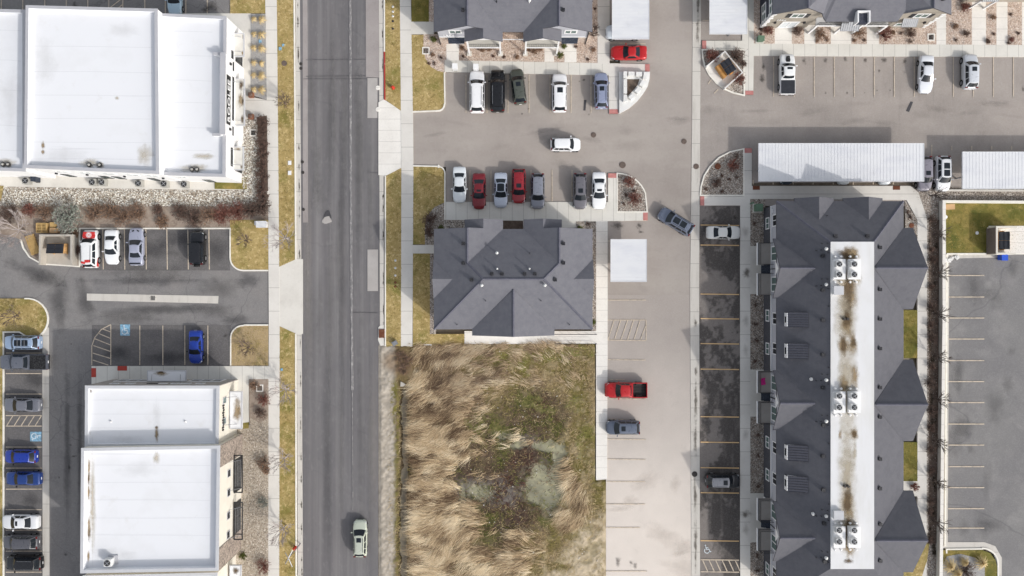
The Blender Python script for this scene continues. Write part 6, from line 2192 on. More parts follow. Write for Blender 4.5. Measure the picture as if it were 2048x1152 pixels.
m = MB()
q = PX([(83, 530), (84, 471), (146, 471), (146, 530)], .9)
m.strip(q, .22, 0, 1.3)
o = solo(m, 'enclosure_wall', 'pen', 'pale three sided concrete pen around the tan dumpster', 'enclosure')
sheet('pen_floor', [(85, 472), (145, 472), (148, 533), (85, 528)], .12, 'pen')
m = MB()
q = PX([(1412, 134), (1449, 104), (1484, 146), (1448, 178)], .5)
m.strip(q, .16, 0, .75)
solo(m, 'enclosure_wall', 'planter', 'white diagonal pen walls around the orange brown dumpster', 'enclosure')
sheet('pen_floor', [(1412, 134), (1449, 104), (1484, 146), (1448, 178), (1432, 166), (1420, 150)], .13, 'conc_pale')
m = MB()
q = PX([(2034, 454), (1994, 454), (1994, 507), (2032, 507)], 1.9)
m.strip(q, .22, 0, 1.9)
solo(m, 'enclosure_wall', 'stucco_tan', 'tan walled pen around the orange dumpster at the right edge', 'enclosure')
m = MB()
xw0, y0_, _ = W(1994, 507, 1.9)
_, y1_, _ = W(1994, 455, 1.9)
for k in range(9):
    zz = .12 + k * .2
    m.bbox(xw0 - .2, y0_, zz, xw0 - .14, y1_, zz + .17)
solo(m, 'board_fence', 'wood_grey', 'weathered grey board cladding on the left of the tan walled pen', 'fence')
sheet('pen_floor', [(1976, 452), (2420, 452), (2420, 508), (1976, 508)], .12, 'conc_pale')


def pallet(px, py, rz, n, label, mats='wood', z=.1, sx=1.2, sy=1.0):
    x, y, _ = W(px, py, .3)
    T = thing('wood_pallet', label, 'pallet', (x, y, z), rz)
    for k in range(n):
        m = MB()
        zz = k * .145
        for i in range(7):
            yy = -sy / 2 + .05 + (sy - .1) * i / 6
            m.box((0, yy, zz + .13), (sx, .1, .022))
        for i in range(3):
            m.box((-sx / 2 + .05 + (sx - .1) * i / 2, 0, zz + .07), (.09, sy, .1))
        m.build('pallet_deck', mats, T)
    return T


pallet(86, 456, 0, 4, 'larger stack of pale wooden pallets behind the concrete pen', sx=1.35, sy=1.25)
pallet(106, 450, 0, 2, 'smaller wooden pallet against the grey green shrub', sx=.75, sy=.7)
for t, (px, py) in enumerate(((61, 477), (65, 489), (70, 501))):
    pallet(px, py, math.radians(-70), 2, 'wooden pallet of the leaning row by the curb, ' + ('uppermost', 'middle', 'lowest')[t], sx=.86, sy=1.15, z=.1)
m = MB()
x, y, _ = W(108, 461, .5)
m.box((x, y, .35), (1.0, .6, .5))
m.box((x, y, .61), (1.04, .3, .02))
solo(m, 'cardboard_box', 'cardboard', 'tan cardboard box beside the stacked pallets', 'box')
m = MB()
x, y, _ = W(2009, 514, 1.0)
vs = []
for z, f in ((.1, .86), (1.0, 1.0)):
    for a, b in ((-1, -1), (1, -1), (1, 1), (-1, 1)):
        vs.append((x + a * .36 * f, y + b * .42 * f, z))
m.add(vs, [[0, 1, 5, 4], [1, 2, 6, 5], [2, 3, 7, 6], [3, 0, 4, 7], [3, 2, 1, 0], [4, 5, 6, 7]])
m.box((x, y, 1.05), (.8, .9, .1))
m.tube((x - .3, y + .42, .16), (x + .3, y + .42, .16), .15, n=10, mi=1)
m.tube((x - .3, y + .5, .95), (x + .3, y + .5, .95), .03, n=6)
solo(m, 'wheeled_bin', ['blue_plastic', 'tire'], 'bright blue wheeled bin outside the tan walled pen', 'bin')

# ------------------------------------------------------------------ stepped concrete planter
P_ = thing('concrete_planter', 'white wedge shaped concrete planter with raised seat blocks in the courtyard', 'planter', W(1265, 180)[:2] + (0,))
m = MB()
edge = [(1237, 145), (1299, 145)] + [(1298, 160), (1294, 175), (1286, 188), (1274, 203), (1258, 217), (1238, 228)]
m.prism(PX(edge), 0, .34)
m.build('base_slab', 'planter', P_, world=True)
m = MB()
m.prism(PX([(1252, 160), (1278, 160), (1274, 172), (1264, 184), (1252, 196)]), .3, .36)
m.build('soil', 'mulch', P_, world=True)
blocks = [(1250.5, 149.5, 7, 13, 0), (1250.5, 166, 7, 14, 0), (1250.5, 180, 7, 13, 0), (1250.5, 196, 7, 13, 0), (1263, 147.5, 12, 8, 0), (1278, 148, 12, 8, 0), (1290.5, 151, 7, 13, -.12), (1285, 167, 8, 12, -.55), (1276, 180, 8, 12, -.75), (1264, 193, 8, 12, -.9)]
for bx, by, w, l, r_ in blocks:
    x, y, _ = W(bx, by, .85)
    m = MB()
    m.box((x, y, .62), (w / PPM, l / PPM, .6), 0, r_)
    m.build('seat_block', 'planter', P_, world=True)

# ------------------------------------------------------------------ street furniture
def mailbox(px, py, label):
    x, y, _ = W(px, py, 1.3)
    T = thing('mailbox_cluster', label, 'mailbox', (x, y - .1, .1), 0)
    m = MB()
    m.box((0, 0, .08), (.5, .5, .16))
    m.tube((0, 0, .1), (0, 0, .55), .1, n=8)
    m.build('pedestal', 'ac_grey', T)
    m = MB()
    m.box((0, 0, 1.02), (.62, .62, 1.0))
    m.slab([(-.34, -.34, 1.53), (.34, -.34, 1.53), (.34, .34, 1.58), (-.34, .34, 1.58)], .05)
    m.build('cabinet', 'trim', T)
    m = MB()
    for r_ in range(4):
        for c_ in range(3):
            m.box((-.19 + .19 * c_, .315, .66 + r_ * .22), (.17, .02, .19))
    m.build('door_panel', 'metal_dark', T)
    return T


mailbox(910, 132, 'white mailbox cluster on the walk, left one near the door')
mailbox(952, 133, 'white mailbox cluster just behind the long white suv')


def hydrant(px, py, mat, label):
    x, y, _ = W(px, py, .4)
    T = thing('fire_hydrant', label, 'hydrant', (x, y, .1))
    m = MB()
    m.lathe((0, 0, 0), [(.2, 0), (.2, .06), (.13, .08), (.13, .55), (.19, .57), (.19, .63), (.15, .7), (.08, .78), (.04, .84)], 14)
    m.build('barrel', mat, T)
    for dx, dy, r_ in ((1, 0, .07), (-1, 0, .07), (0, -1, .1)):
        m = MB()
        m.tube((0, 0, .42), (dx * .24, dy * .24, .42), r_, n=10)
        m.tube((dx * .24, dy * .24, .42), (dx * .29, dy * .29, .42), r_ * 1.25, n=6)
        m.build('outlet', mat, T)
    return T


hydrant(786, 175, 'hydrant_red', 'red fire hydrant in the strip lawn by the red kerb')
m = MB()
x, y, _ = W(790, 686, .3)
m.box((x, y, .3), (.6, .5, .5), 0, .5)
m.box((x, y, .58), (.66, .56, .06), 0, .5)
m.box((x - .05, y + .1, .64), (.3, .2, .08), 0, .9)
solo(m, 'utility_box', 'steel', 'small crooked grey utility box at the end of the strip lawn', 'utility box')


def cover(px, py, r, mat, label, name='manhole_cover', z=.02):
    x, y, _ = W(px, py)
    m = MB()
    m.lathe((x, y, z), [(r, 0), (r, .035), (r * .96, .045)], 20)
    m.lathe((x, y, z + .046), [(r * .7, 0), (r * .68, .008)], 16)
    m.lathe((x, y, z + .055), [(r * .3, 0), (r * .28, .008)], 12)
    return solo(m, name, mat, label, 'manhole cover')


cover(1187, 270, .34, 'iron', 'round brown manhole cover right of the driving white suv')
cover(1245, 330, .42, 'iron', 'large round manhole cover beside the quarter round gravel bed')
cover(1368, 283, .34, 'iron', 'round manhole cover left of the centre drainage pan')
cover(1392, 333, .36, 'iron', 'round manhole cover set in the upper centre drainage pan', z=.05)
cover(1389, 948, .36, 'iron_dark', 'dark manhole cover set in the lower centre drainage pan', z=.05)
cover(1435, 333, .40, 'rust', 'rusty round cover in the large quarter gravel bed', z=.1)
cover(569, 127, .36, 'iron', 'brown round cover in the strip lawn near the ornamental grasses', z=.1)
cover(1822, 451, .32, 'rust', 'rusty round cover in the gravel at the apartment corner', z=.1)
for i_, (px, py) in enumerate(((602, 128), (602, 137), (605, 324), (606, 345), (607, 419))):
    cover(px, py, .2, 'iron_dark', 'small dark valve cover in the street gutter, ' + ('topmost of five', 'second from top', 'middle one', 'fourth from top', 'lowest of five')[i_], 'valve_cover', .045)
for i_, (px, py) in enumerate(((756, 176), (756, 219))):
    cover(px, py, .3, 'conc_pale', 'pale concrete valve cover beside the red kerb, ' + ('upper one', 'lower one')[i_], 'valve_cover', .07)


def drain(px, py, s, label, z=.1, frame='conc_pale'):
    x, y, _ = W(px, py)
    T = thing('storm_drain', label, 'drain', (x, y, z))
    m = MB()
    q = [(-s / 2, -s / 2), (s / 2, -s / 2), (s / 2, s / 2), (-s / 2, s / 2)]
    m.strip(q, .14, -.2, .06, closed=True)
    m.build('frame', frame, T)
    m = MB()
    m.bbox(-s / 2 + .07, -s / 2 + .07, -.2, s / 2 - .07, s / 2 - .07, -.05)
    for k in range(6):
        xx = -s / 2 + .12 + (s - .24) * k / 5
        m.bbox(xx - .025, -s / 2 + .07, -.05, xx + .025, s / 2 - .07, .03)
    m.build('grate', 'black', T)
    return T


drain(852, 102, .8, 'square drain at the lawn edge near the house number')
drain(856, 696, .85, 'square white framed drain above the wild grass')
drain(520, 776, .8, 'square drain in the brown bed beside the cream shop')
drain(507, 266, .75, 'square drain in the white rock bed beside the lettered building')
drain(1861, 75, .8, 'square drain in the tan gravel before the tan town house')
drain(306, 596, .72, 'square black drain in the middle of the concrete valley gutter', .03, 'gutter')
m = MB()
x, y, _ = W(766, 667)
m.bbox(x - .5, y - .55, .05, x + .25, y + .55, .17)
for k in range(5):
    m.bbox(x - .45 + k * .15, y - .5, .17, x - .38 + k * .15, y + .5, .19)
solo(m, 'curb_inlet', 'rust', 'rusty curb inlet at the end of the street kerb', 'drain')
for px, py, lab in ((1512, 376, 'rusty drain grate left below the long carport'), (1792, 376, 'rusty drain grate right below the long carport')):
    m = MB()
    x, y, _ = W(px, py)
    m.bbox(x - .45, y - .25, .05, x + .45, y + .25, .15)
    for k in range(6):
        m.bbox(x - .4 + k * .15, y - .22, .15, x - .35 + k * .15, y + .22, .165)
    solo(m, 'storm_drain', 'rust', lab, 'drain')


def gbox(px, py, sx, sy, h, label):
    x, y, _ = W(px, py, h)
    m = MB()
    m.box((x, y, .12), (sx + .3, sy + .3, .1), 1)
    m.box((x, y, .15 + h / 2), (sx, sy, h))
    m.slab([(x - sx / 2 - .04, y - sy / 2 - .04, h + .15), (x + sx / 2 + .04, y - sy / 2 - .04, h + .15), (x + sx / 2 + .04, y + sy / 2 + .04, h + .2), (x - sx / 2 - .04, y + sy / 2 + .04, h + .2)], .05)
    m.bbox(x - .02, y - sy / 2 - .03, .3, x + .02, y - sy / 2, h)
    solo(m, 'transformer_box', ['green_box', 'conc'], label, 'utility box')


gbox(1518, 415, .85, .85, .9, 'green utility box at the dark corner of the apartment block')
gbox(1522, 77, .75, .6, .7, 'green utility box in the gravel before the tan town house')
m = MB()
x, y, _ = W(1505, 406, .8)
m.tube((x, y, .1), (x, y, .95), .12, n=10)
m.lathe((x, y, .9), [(.14, 0), (.14, .12), (.05, .18)], 10)
solo(m, 'utility_pedestal', 'green_box', 'thin pale green pedestal beside the apartment corner box', 'utility box')
m = MB()
x, y, _ = W(524, 449, .6)
m.box((x, y, .5), (1.2, .75, .8))
m.box((x, y, .93), (1.3, .85, .06))
m.box((x - .75, y + .2, .3), (.5, .55, .45))
solo(m, 'utility_cabinet', 'trim', 'white utility cabinet beside the street walk and brown shrubs', 'utility box')
for i_, (px, py) in enumerate(((580, 326), (580, 346), (561, 98), (567, 91), (521, 83), (564, 739))):
    m = MB()
    x, y, _ = W(px, py)
    w_ = .42 if i_ < 2 else .34 if i_ in (2, 4) else .26
    m.box((x, y, .13), (w_, w_ * 1.25, .08))
    m.box((x, y, .175), (w_ * .8, w_ * .95, .012))
    solo(m, 'meter_box', 'trim' if i_ < 2 else 'blue_paint', ('white meter box in the strip lawn, upper of the pair', 'white meter box in the strip lawn, lower of the pair', 'pale blue meter lid in the strip lawn, larger one', 'tiny pale blue lid in the strip lawn', 'pale blue lid among the ornamental grasses', 'pale blue lid in the lawn below the driveway')[i_], 'meter box')
lab = ('topmost', 'second', 'third', 'fourth', 'fifth')
for i_, (px, py) in enumerate(((786, 14), (786, 24), (786, 33), (786, 43), (786, 58), (791, 521), (791, 536), (791, 551), (791, 565), (791, 573))):
    m = MB()
    x, y, _ = W(px, py)
    m.lathe((x, y, .08), [(.16, 0), (.16, .04), (.07, .05), (.07, .12)], 10)
    solo(m, 'sprinkler_head', 'iron_dark' if i_ in (3, 4) else 'rust' if i_ > 7 else 'ac_white', 'small round valve lid in the ' + ('upper' if i_ < 5 else 'lower') + ' right strip lawn, ' + lab[i_ % 5] + ' of five', 'valve lid', 'valve lids in the strip lawn')
# pots and pots' plants by the lettered building
for px, py, lab_ in ((502, 190, 'brown planter pot above the entry walk'), (502, 233, 'brown planter pot below the entry walk')):
    x, y, _ = W(px, py, .5)
    T = thing('planter_pot', lab_, 'planter', (x, y, .1))
    m = MB()
    m.prism([(-.3, -.3), (.3, -.3), (.3, .3), (-.3, .3)], 0, .6)
    m.build('pot', 'brown_pot', T)
    m = MB()
    m.lathe((0, 0, .5), [(.26, 0), (.3, .2), (.2, .38)], 8)
    m.build('plant', 'dark_leaf', T)
# pink chair on a balcony
x, y, _ = W(1526, 762, 3.3)
T = thing('lounge_chair', 'bright pink lounge chair on an apartment balcony', 'chair', (x, y, 2.84), .2)
m = MB()
m.slab([(-.28, -.5, .45), (.28, -.5, .45), (.28, .1, .4), (-.28, .1, .4)], .05)
m.build('seat', 'pink', T)
m = MB()
m.slab([(-.28, .1, .42), (.28, .1, .42), (.26, .45, .95), (-.26, .45, .95)], .05)
m.build('backrest', 'pink', T)
for a in (-.25, .25):
    m = MB()
    m.tube((a, -.45, .42), (a, -.45, 0), .02, n=5)
    m.tube((a, .1, .4), (a, .12, 0), .02, n=5)
    m.build('leg', 'steel', T)
# concrete wall and curbs of the far lot
T = thing('concrete_wall', 'long low pale concrete wall between the apartments and the far right lot', 'wall', W(1876, 780)[:2] + (0,))
m = MB()
m.strip(PX([(1880, 402), (1880, 640), (1874, 1140), (1873, EXT)]), .34, 0, .85)
m.build('wall', 'kerb', T, world=True)
m = MB()
m.strip(PX([(1880, 402), (1880, 640), (1874, 1140), (1873, EXT)]), .42, .85, .93)
m.build('cap', 'conc_pale', T, world=True)
m = MB()
m.strip(PX([(1880, 404), (2420, 408)]), .3, 0, .8)
solo(m, 'garden_wall', 'kerb', 'low pale wall above the green lawn at the right', 'wall')
m = MB()
m.strip(PX([(1866, 381), (2420, 383)]), .22, 0, .3)
solo(m, 'retaining_curb', 'conc', 'pale retaining curb below the right hand carport', 'wall')
# street pole with fins at the lower kerb
x, y, _ = W(601, 1087)
T = thing('street_pole', 'slim pole with four white cross arms at the street kerb', 'pole', (x, y, .05))
m = MB()
m.tube((0, 0, 0), (0, 0, 5.2), .07, .05, n=10)
m.build('pole', 'steel', T)
for a in (62, -64, 118, 242):
    m = MB()
    c, s = math.cos(math.radians(a)), math.sin(math.radians(a))
    L_ = 1.15 if a in (62, -64) else .8
    m.tube((c * .05, s * .05, 5.1), (c * L_, s * L_, 5.18), .055, .04, n=6)
    m.build('cross_arm', 'trim' if abs(a) < 90 else 'steel', T)
x, y, _ = W(590, 1096, .6)
hydrant(590, 1096, 'hydrant_red', 'orange red fire hydrant at the lower street kerb by the pole')
# pipe end in the ditch, lawn clutter
m = MB()
m.add([Vector(W(803, 762)[:2] + (.3,)), Vector(W(813, 768)[:2] + (.35,)), Vector(W(804, 773)[:2] + (.28,))], [[0, 1, 2]])
x, y, _ = W(806, 768)
m = MB()
m.prism([(x - .3, y - .3), (x + .1, y - .28), (x + .38, y - .05), (x + .05, y + .2), (x - .26, y + .34)], -.1, .3)
solo(m, 'culvert_slab', 'pen', 'white broken concrete slab at the head of the ditch', 'slab')
for px, py, s, mt, lab_ in ((1953, 466, .22, 'trim', 'round white lid in the green lawn at the right'), (1890, 434, .25, 'trim', 'white stone in the green lawn near the wall corner'),):
    m = MB()
    x, y, _ = W(px, py)
    m.lathe((x, y, .08), [(s, 0), (s, .06), (s * .7, .1)], 10)
    solo(m, 'lawn_lid', mt, lab_, 'lid')
m = MB()
for i_ in range(7):
    x, y, _ = W(1888 + i_ * 3.5, 412 + (i_ % 3) * 3)
    m.box((x, y, .14), (.5, .3, .1), 0, i_ * .8)
m = MB()
x, y, _ = W(1896, 414)
m.box((x, y, .13), (1.6, .7, .08), 0, .05)
solo(m, 'plywood_sheet', 'cardboard', 'tan board lying on the lawn at the wall corner', 'board')
for i_, (px, py, r_) in enumerate(((1895, 521, .5), (1902, 517, .35), (1912, 515, .4))):
    m = MB()
    x, y, _ = W(px, py)
    m.box((x, y, .12), (r_ * 1.4, r_, .16), 0, i_ * 1.1)
    m.box((x + .12, y + .08, .22), (r_ * .8, r_ * .7, .08), 0, i_ * .7 + .5)
    solo(m, 'rubble_chunk', 'planter', 'broken concrete chunk in the far lot corner, ' + ('leftmost', 'middle', 'rightmost')[i_], 'rubble', 'broken concrete in the lot corner')
# ------------------------------------------------------------------ wild grass lot
def fn(x, y, s, o=0.0):
    """vectorised fractal value noise built from sines of a hashed lattice"""
    def vn(x, y):
        xi, yi = np.floor(x), np.floor(y)
        xf, yf = x - xi, y - yi
        h = lambda a, b: (np.sin(a * 127.1 + b * 311.7 + o * 17.3) * 43758.5453) % 1.0
        u, v = xf * xf * (3 - 2 * xf), yf * yf * (3 - 2 * yf)
        return (h(xi, yi) * (1 - u) + h(xi + 1, yi) * u) * (1 - v) + (h(xi, yi + 1) * (1 - u) + h(xi + 1, yi + 1) * u) * v
    t, a, n = 0, .5, 0
    for k in range(4):
        t = t + a * vn(x * s * 2 ** k + o, y * s * 2 ** k - o)
        n += a
        a *= .5
    return t / n


def sstep(a, b, x):
    t = np.clip((x - a) / (b - a), 0, 1)
    return t * t * (3 - 2 * t)


def ellm(px, py, cx, cy, rx, ry, soft=.35):
    d = np.sqrt(((px - cx) / rx) ** 2 + ((py - cy) / ry) ** 2)
    return 1 - sstep(1 - soft, 1 + soft, d)


def zones(px, py):
    n1 = fn(px, py, .012, 1.0)
    n2 = fn(px, py, .03, 7.0)
    n2b = fn(px, py, .12, 27.0)
    wx, wy = px + (n1 - .5) * 80 + (n2 - .5) * 44 + (n2b - .5) * 30, py + (n2 - .5) * 60 + (n2b - .5) * 26
    vx, vy = px * .55 + wx * .45, py * .55 + wy * .45
    water = np.maximum.reduce([ellm(vx, vy, 1092, 976, 40, 46, .5), ellm(vx, vy, 1117, 926, 15, 44, .5), ellm(vx, vy, 1094, 893, 24, 12, .5), ellm(vx, vy, 1040, 890, 22, 10, .5) * .75, ellm(vx, vy, 965, 985, 30, 16, .6) * .7, ellm(vx, vy, 925, 1010, 9, 34, .5) * .85, ellm(vx, vy, 1000, 870, 22, 9, .6) * .6])
    weeds = np.maximum.reduce([ellm(wx, wy, 1030, 945, 92, 120, .2), ellm(wx, wy, 1075, 820, 60, 50, .3), ellm(wx, wy, 985, 860, 46, 46, .3) , ellm(wx, wy, 985, 1060, 34, 34, .3), ellm(wx, wy, 925, 958, 30, 40, .3)])
    sand = sstep(1128, 1190, wx + (wy - 1060) * .55) * sstep(980, 1080, wy)
    green = np.maximum.reduce([ellm(wx, wy, 1050, 712, 120, 20, .6) * .8, ellm(wx, wy, 1160, 712, 24, 12), ellm(wx, wy, 1052, 742, 20, 12), ellm(wx, wy, 1060, 805, 34, 20), ellm(wx, wy, 975, 860, 34, 34) * .9, ellm(wx, wy, 1172, 890, 14, 40) * .7, ellm(wx, wy, 1140, 800, 24, 16) * .6, ellm(wx, wy, 1010, 890, 30, 20) * .8, ellm(wx, wy, 1080, 1030, 24, 12) * .8, ellm(wx, wy, 960, 1045, 24, 40) * .5])
    reed = np.maximum(sstep(1010, 930, wx) * (1 - ellm(wx, wy, 900, 905, 22, 30) * .5), sstep(800, 730, wy) * .4 * sstep(1190, 1040, wx))
    reed = np.maximum(reed, ellm(wx, wy, 1030, 890, 34, 16) * .8)
    reed = np.maximum(reed, ellm(wx, wy, 1140, 985, 22, 70) * .55)
    reed = np.maximum(reed, ellm(wx, wy, 990, 1110, 80, 50) * .5)
    reed = reed * (1 - weeds * .85) * (1 - sand) * (1 - .7 * ellm(wx, wy, 1060, 712, 110, 22, .6))
    return water, weeds, sand, green, reed


C = lambda *c: np.array(lin(c)[:3])
gx = np.arange(757, 1213, 1.75)
gy = np.arange(687, 1400, 1.75)
GX, GY = np.meshgrid(gx, gy)
fx, fy = GX.ravel(), GY.ravel()
wtr, wds, snd, grn, red = zones(fx, fy)
n3 = fn(fx, fy, .09, 3.0)
n4 = fn(fx, fy, .25, 5.0)
n5 = fn(fx, fy, .03, 9.0)
col = np.tile(C(150, 132, 98), (len(fx), 1))
def blend(col, c, w):
    return col * (1 - w[:, None]) + c * w[:, None]
col = blend(col, C(122, 112, 66), sstep(.45, .6, n5))
col = blend(col, C(176, 160, 128), sstep(.52, .7, n3) * .7)
col = blend(col, C(92, 80, 60), sstep(.55, .72, n4) * .6)
col = blend(col, C(112, 94, 70), red * .7)
col = blend(col, C(94, 82, 64), wds * .85)
col = blend(col, C(92, 74, 64), wds * sstep(.5, .62, n5) * .6)
mar = np.maximum.reduce([ellm(fx, fy, 1064, 930, 62, 58, .6), ellm(fx, fy, 1002, 1035, 52, 40, .6), ellm(fx, fy, 925, 958, 34, 42, .6), ellm(fx, fy, 1020, 985, 60, 66, .6)])
col = blend(col, C(74, 60, 54), mar * .8)
grb = np.maximum.reduce([ellm(fx, fy, 955, 975, 46, 18, .7), ellm(fx, fy, 1010, 985, 30, 30, .7), ellm(fx, fy, 1030, 880, 40, 14, .7)])
col = blend(col, C(124, 118, 112), grb * .7)
col = blend(col, C(196, 180, 154), snd * (.55 + .45 * sstep(.35, .6, n3)))
col = blend(col, C(122, 126, 64), grn * .5)
col = blend(col, C(166, 162, 138), np.clip(wtr * 1.1, 0, 1) * (.5 + .5 * sstep(.3, .6, n3)))
# gravel shoulder and ditch
sh = sstep(796, 786, fx + (n3 - .5) * 8)
col = blend(col, C(176, 166, 152), sh)
col = blend(col, C(196, 188, 176), sh * sstep(.5, .75, n4) * .35)
veg = ellm(fx, fy, 790, 800, 9, 40) + sstep(785, 793, fx + (n3 - .5) * 10) * sstep(804, 797, fx + (n3 - .5) * 8) * sstep(800, 840, fy) * .8
col = blend(col, C(112, 106, 58), np.clip(veg, 0, 1) * sstep(.35, .6, n4))
dx = fx - (810 - (fy - 770) * .008 + (n5 - .5) * 12 + (n3 - .5) * 9)
ditch = np.exp(-(dx / 11.0) ** 4) * sstep(762, 785, fy)
col = blend(col, C(70, 60, 46), np.clip(ditch * 1.5, 0, 1))
dirt = ellm(fx, fy, 800, 722, 34, 22) 
col = blend(col, C(132, 110, 86), dirt * .7)
col = np.clip(col * (1 + (n4[:, None] - .5) * .5), .01, .9)
z = .05 + .22 * (n3 - .5) + .10 * (n4 - .5) + red * .15 - wtr * .34 - ditch * .75 + snd * .03 - sh * .05
edge = np.minimum.reduce([sstep(757, 764, fx), sstep(1213, 1206, fx), sstep(687, 696, fy)])
z = z * edge - .02 * (1 - edge)
z = np.where((fx > 1190) & (fy < 963), -.25, z)
XY = np.stack([(fx - 1024) / PPM, (576 - fy) / PPM, z], 1)
nx, ny = len(gx), len(gy)
ii = np.arange(nx * ny).reshape(ny, nx)
quads = np.stack([ii[1:, :-1].ravel(), ii[1:, 1:].ravel(), ii[:-1, 1:].ravel(), ii[:-1, :-1].ravel()], 1)
raw_mesh('terrain', XY, quads, col, 'pebble', 'structure', True)
m = MB()
m.prism(PX([(905, 850), (1135, 850), (1135, 1085), (905, 1085)]), -.6, -.13, bottom=False)
m.build('pond_water', 'water', kind='structure')
m = MB()
m.prism(PX([(798, 772), (822, 772), (820, 1400), (794, 1400)]), -.9, -.56, bottom=False)
m.build('ditch_water', 'ditch_mud', kind='structure')


def tinted_sheet(name, x0, y0, x1, y1, step, z, fcol, mat):
    ax, ay = np.linspace(x0, x1, int((x1 - x0) / step) + 1), np.linspace(y0, y1, int((y1 - y0) / step) + 1)
    A_, B_ = np.meshgrid(ax, ay)
    a_, b_ = A_.ravel(), B_.ravel()
    n_, k_ = len(ax), len(ay)
    i_ = np.arange(n_ * k_).reshape(k_, n_)
    q_ = np.stack([i_[1:, :-1].ravel(), i_[1:, 1:].ravel(), i_[:-1, 1:].ravel(), i_[:-1, :-1].ravel()], 1)
    return raw_mesh(name, np.stack([(a_ - 1024) / PPM, (576 - b_) / PPM, np.full(len(a_), z)], 1), q_, fcol(a_, b_), mat, 'structure')


def lane_glare_col(x, y):  # sun glare painted into the asphalt colour, brighter toward the lower lane
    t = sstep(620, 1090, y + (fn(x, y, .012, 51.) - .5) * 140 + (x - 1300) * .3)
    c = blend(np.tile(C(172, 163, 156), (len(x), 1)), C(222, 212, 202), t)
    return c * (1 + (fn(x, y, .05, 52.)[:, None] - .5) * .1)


def wet_col(x, y):
    d = fn(x, y * .6, .035, 61.) + .35 * fn(x, y, .2, 62.) - .175 + .0028 * (x - 1425)
    wet = sstep(.40, .58, d)
    c = blend(np.tile(C(130, 123, 118), (len(x), 1)), C(80, 75, 72), wet * .95)
    dr = sstep(.62, .72, fn(x * 2.2, y * .5, .04, 63.)) * .5
    c = blend(c, C(124, 117, 112), dr * .8)
    return c * (1 + (fn(x, y, .3, 64.)[:, None] - .5) * .22)


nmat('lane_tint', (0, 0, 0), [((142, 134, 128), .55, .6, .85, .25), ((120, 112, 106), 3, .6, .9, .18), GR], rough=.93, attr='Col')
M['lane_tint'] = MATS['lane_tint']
tinted_sheet('parking_court', 1212, 589, 1387, EXT, 4, .003, lane_glare_col, 'lane_tint')
tinted_sheet('parking_court', 1397, 411, 1482, EXT, 2, .006, wet_col, 'lane_tint')


def blades(name, px, py, length, width, lift, droop, ang, cols, seg=3, kind='stuff', base=None, z0=0.0):
    """many bent grass blades, all arrays per blade"""
    n = len(px)
    bx, by = (px - 1024) / PPM, (576 - py) / PPM
    dxy = np.stack([np.cos(ang), np.sin(ang)], 1)
    sx = np.stack([-np.sin(ang), np.cos(ang)], 1)
    V = np.zeros((n, (seg + 1) * 2, 3))
    curve = NR.normal(0, .12, n)
    for k in range(seg + 1):
        t = k / seg
        r = length * t
        off = curve * length * t * t
        cx = bx + dxy[:, 0] * r + sx[:, 0] * off
        cy = by + dxy[:, 1] * r + sx[:, 1] * off
        zz = z0 + lift * np.sin(np.pi * (.5 * t ** .8)) - droop * t ** 2.5
        w = width * (1 - .75 * t) / 2
        V[:, 2 * k, 0], V[:, 2 * k, 1], V[:, 2 * k, 2] = cx - sx[:, 0] * w, cy - sx[:, 1] * w, zz
        V[:, 2 * k + 1, 0], V[:, 2 * k + 1, 1], V[:, 2 * k + 1, 2] = cx + sx[:, 0] * w, cy + sx[:, 1] * w, zz
    f = []
    b = np.arange(n) * (seg + 1) * 2
    for k in range(seg):
        f.append(np.stack([b + 2 * k, b + 2 * k + 1, b + 2 * k + 3, b + 2 * k + 2], 1))
    cc = np.repeat(cols, (seg + 1) * 2, 0)
    return raw_mesh(name, V.reshape(-1, 3), np.concatenate(f), cc, 'blade', kind)


# tall reeds laid over by the wind
nC = 27000
px = NR.uniform(808, 1208, nC)
py = NR.uniform(689, 1390, nC)
wtr, wds, snd, grn, red = zones(px, py)
keep = (NR.uniform(0, 1, nC) < red ** 1.3) & (px > 836 + 16 * (fn(py, px * 0, .05, 2.) - .5)) & ((px < 1186) | (py > 965)) & (wtr < .3)
streak = fn(px * .35 + py * .12, py * 1.5 - px * .2 + 26 * fn(px, py, .02, 71.), .05, 72.)
keep = keep & (NR.uniform(0, 1, nC) < .12 + .88 * sstep(.36, .50, streak))
px, py = px[keep], py[keep]
nC = len(px)
flow = np.radians(198) + np.radians(95) * (fn(px, py, .011, 4.0) - .5) * 2 + np.radians(80) * (fn(px, py, .035, 6.0) - .5)
flow = flow + np.where(py < 780, -.5, 0) * sstep(840, 1000, px)
tone = .5 + 1.0 * (fn(px + py * .3, py * 2.2, .04, 8.0) - .5) + NR.normal(0, .06, nC)
greyz = sstep(850, 740, py) * sstep(840, 930, px)
per = 12
rep = lambda a: np.repeat(a, per)
qpx = rep(px) + NR.normal(0, 4.5, nC * per)
qpy = rep(py) + NR.normal(0, 3.2, nC * per)
t_ = rep(tone) + NR.normal(0, .07, nC * per)
pal = np.array([lin(c, 1.15)[:3] for c in ((92, 74, 58), (150, 128, 100), (190, 166, 132), (208, 188, 154), (222, 206, 176))])
ix = np.clip((t_ - .28) / .44 * 4, 0, 3.999)
i0 = ix.astype(int)
bc = pal[i0] * (1 - (ix - i0))[:, None] + pal[i0 + 1] * (ix - i0)[:, None]
bc = bc * (1 - .35 * rep(greyz)[:, None]) + np.array(lin((136, 118, 104))[:3]) * (.35 * rep(greyz)[:, None])
n_ = nC * per
h_ = rep(.3 + .6 * fn(px, py, .05, 12.)) 
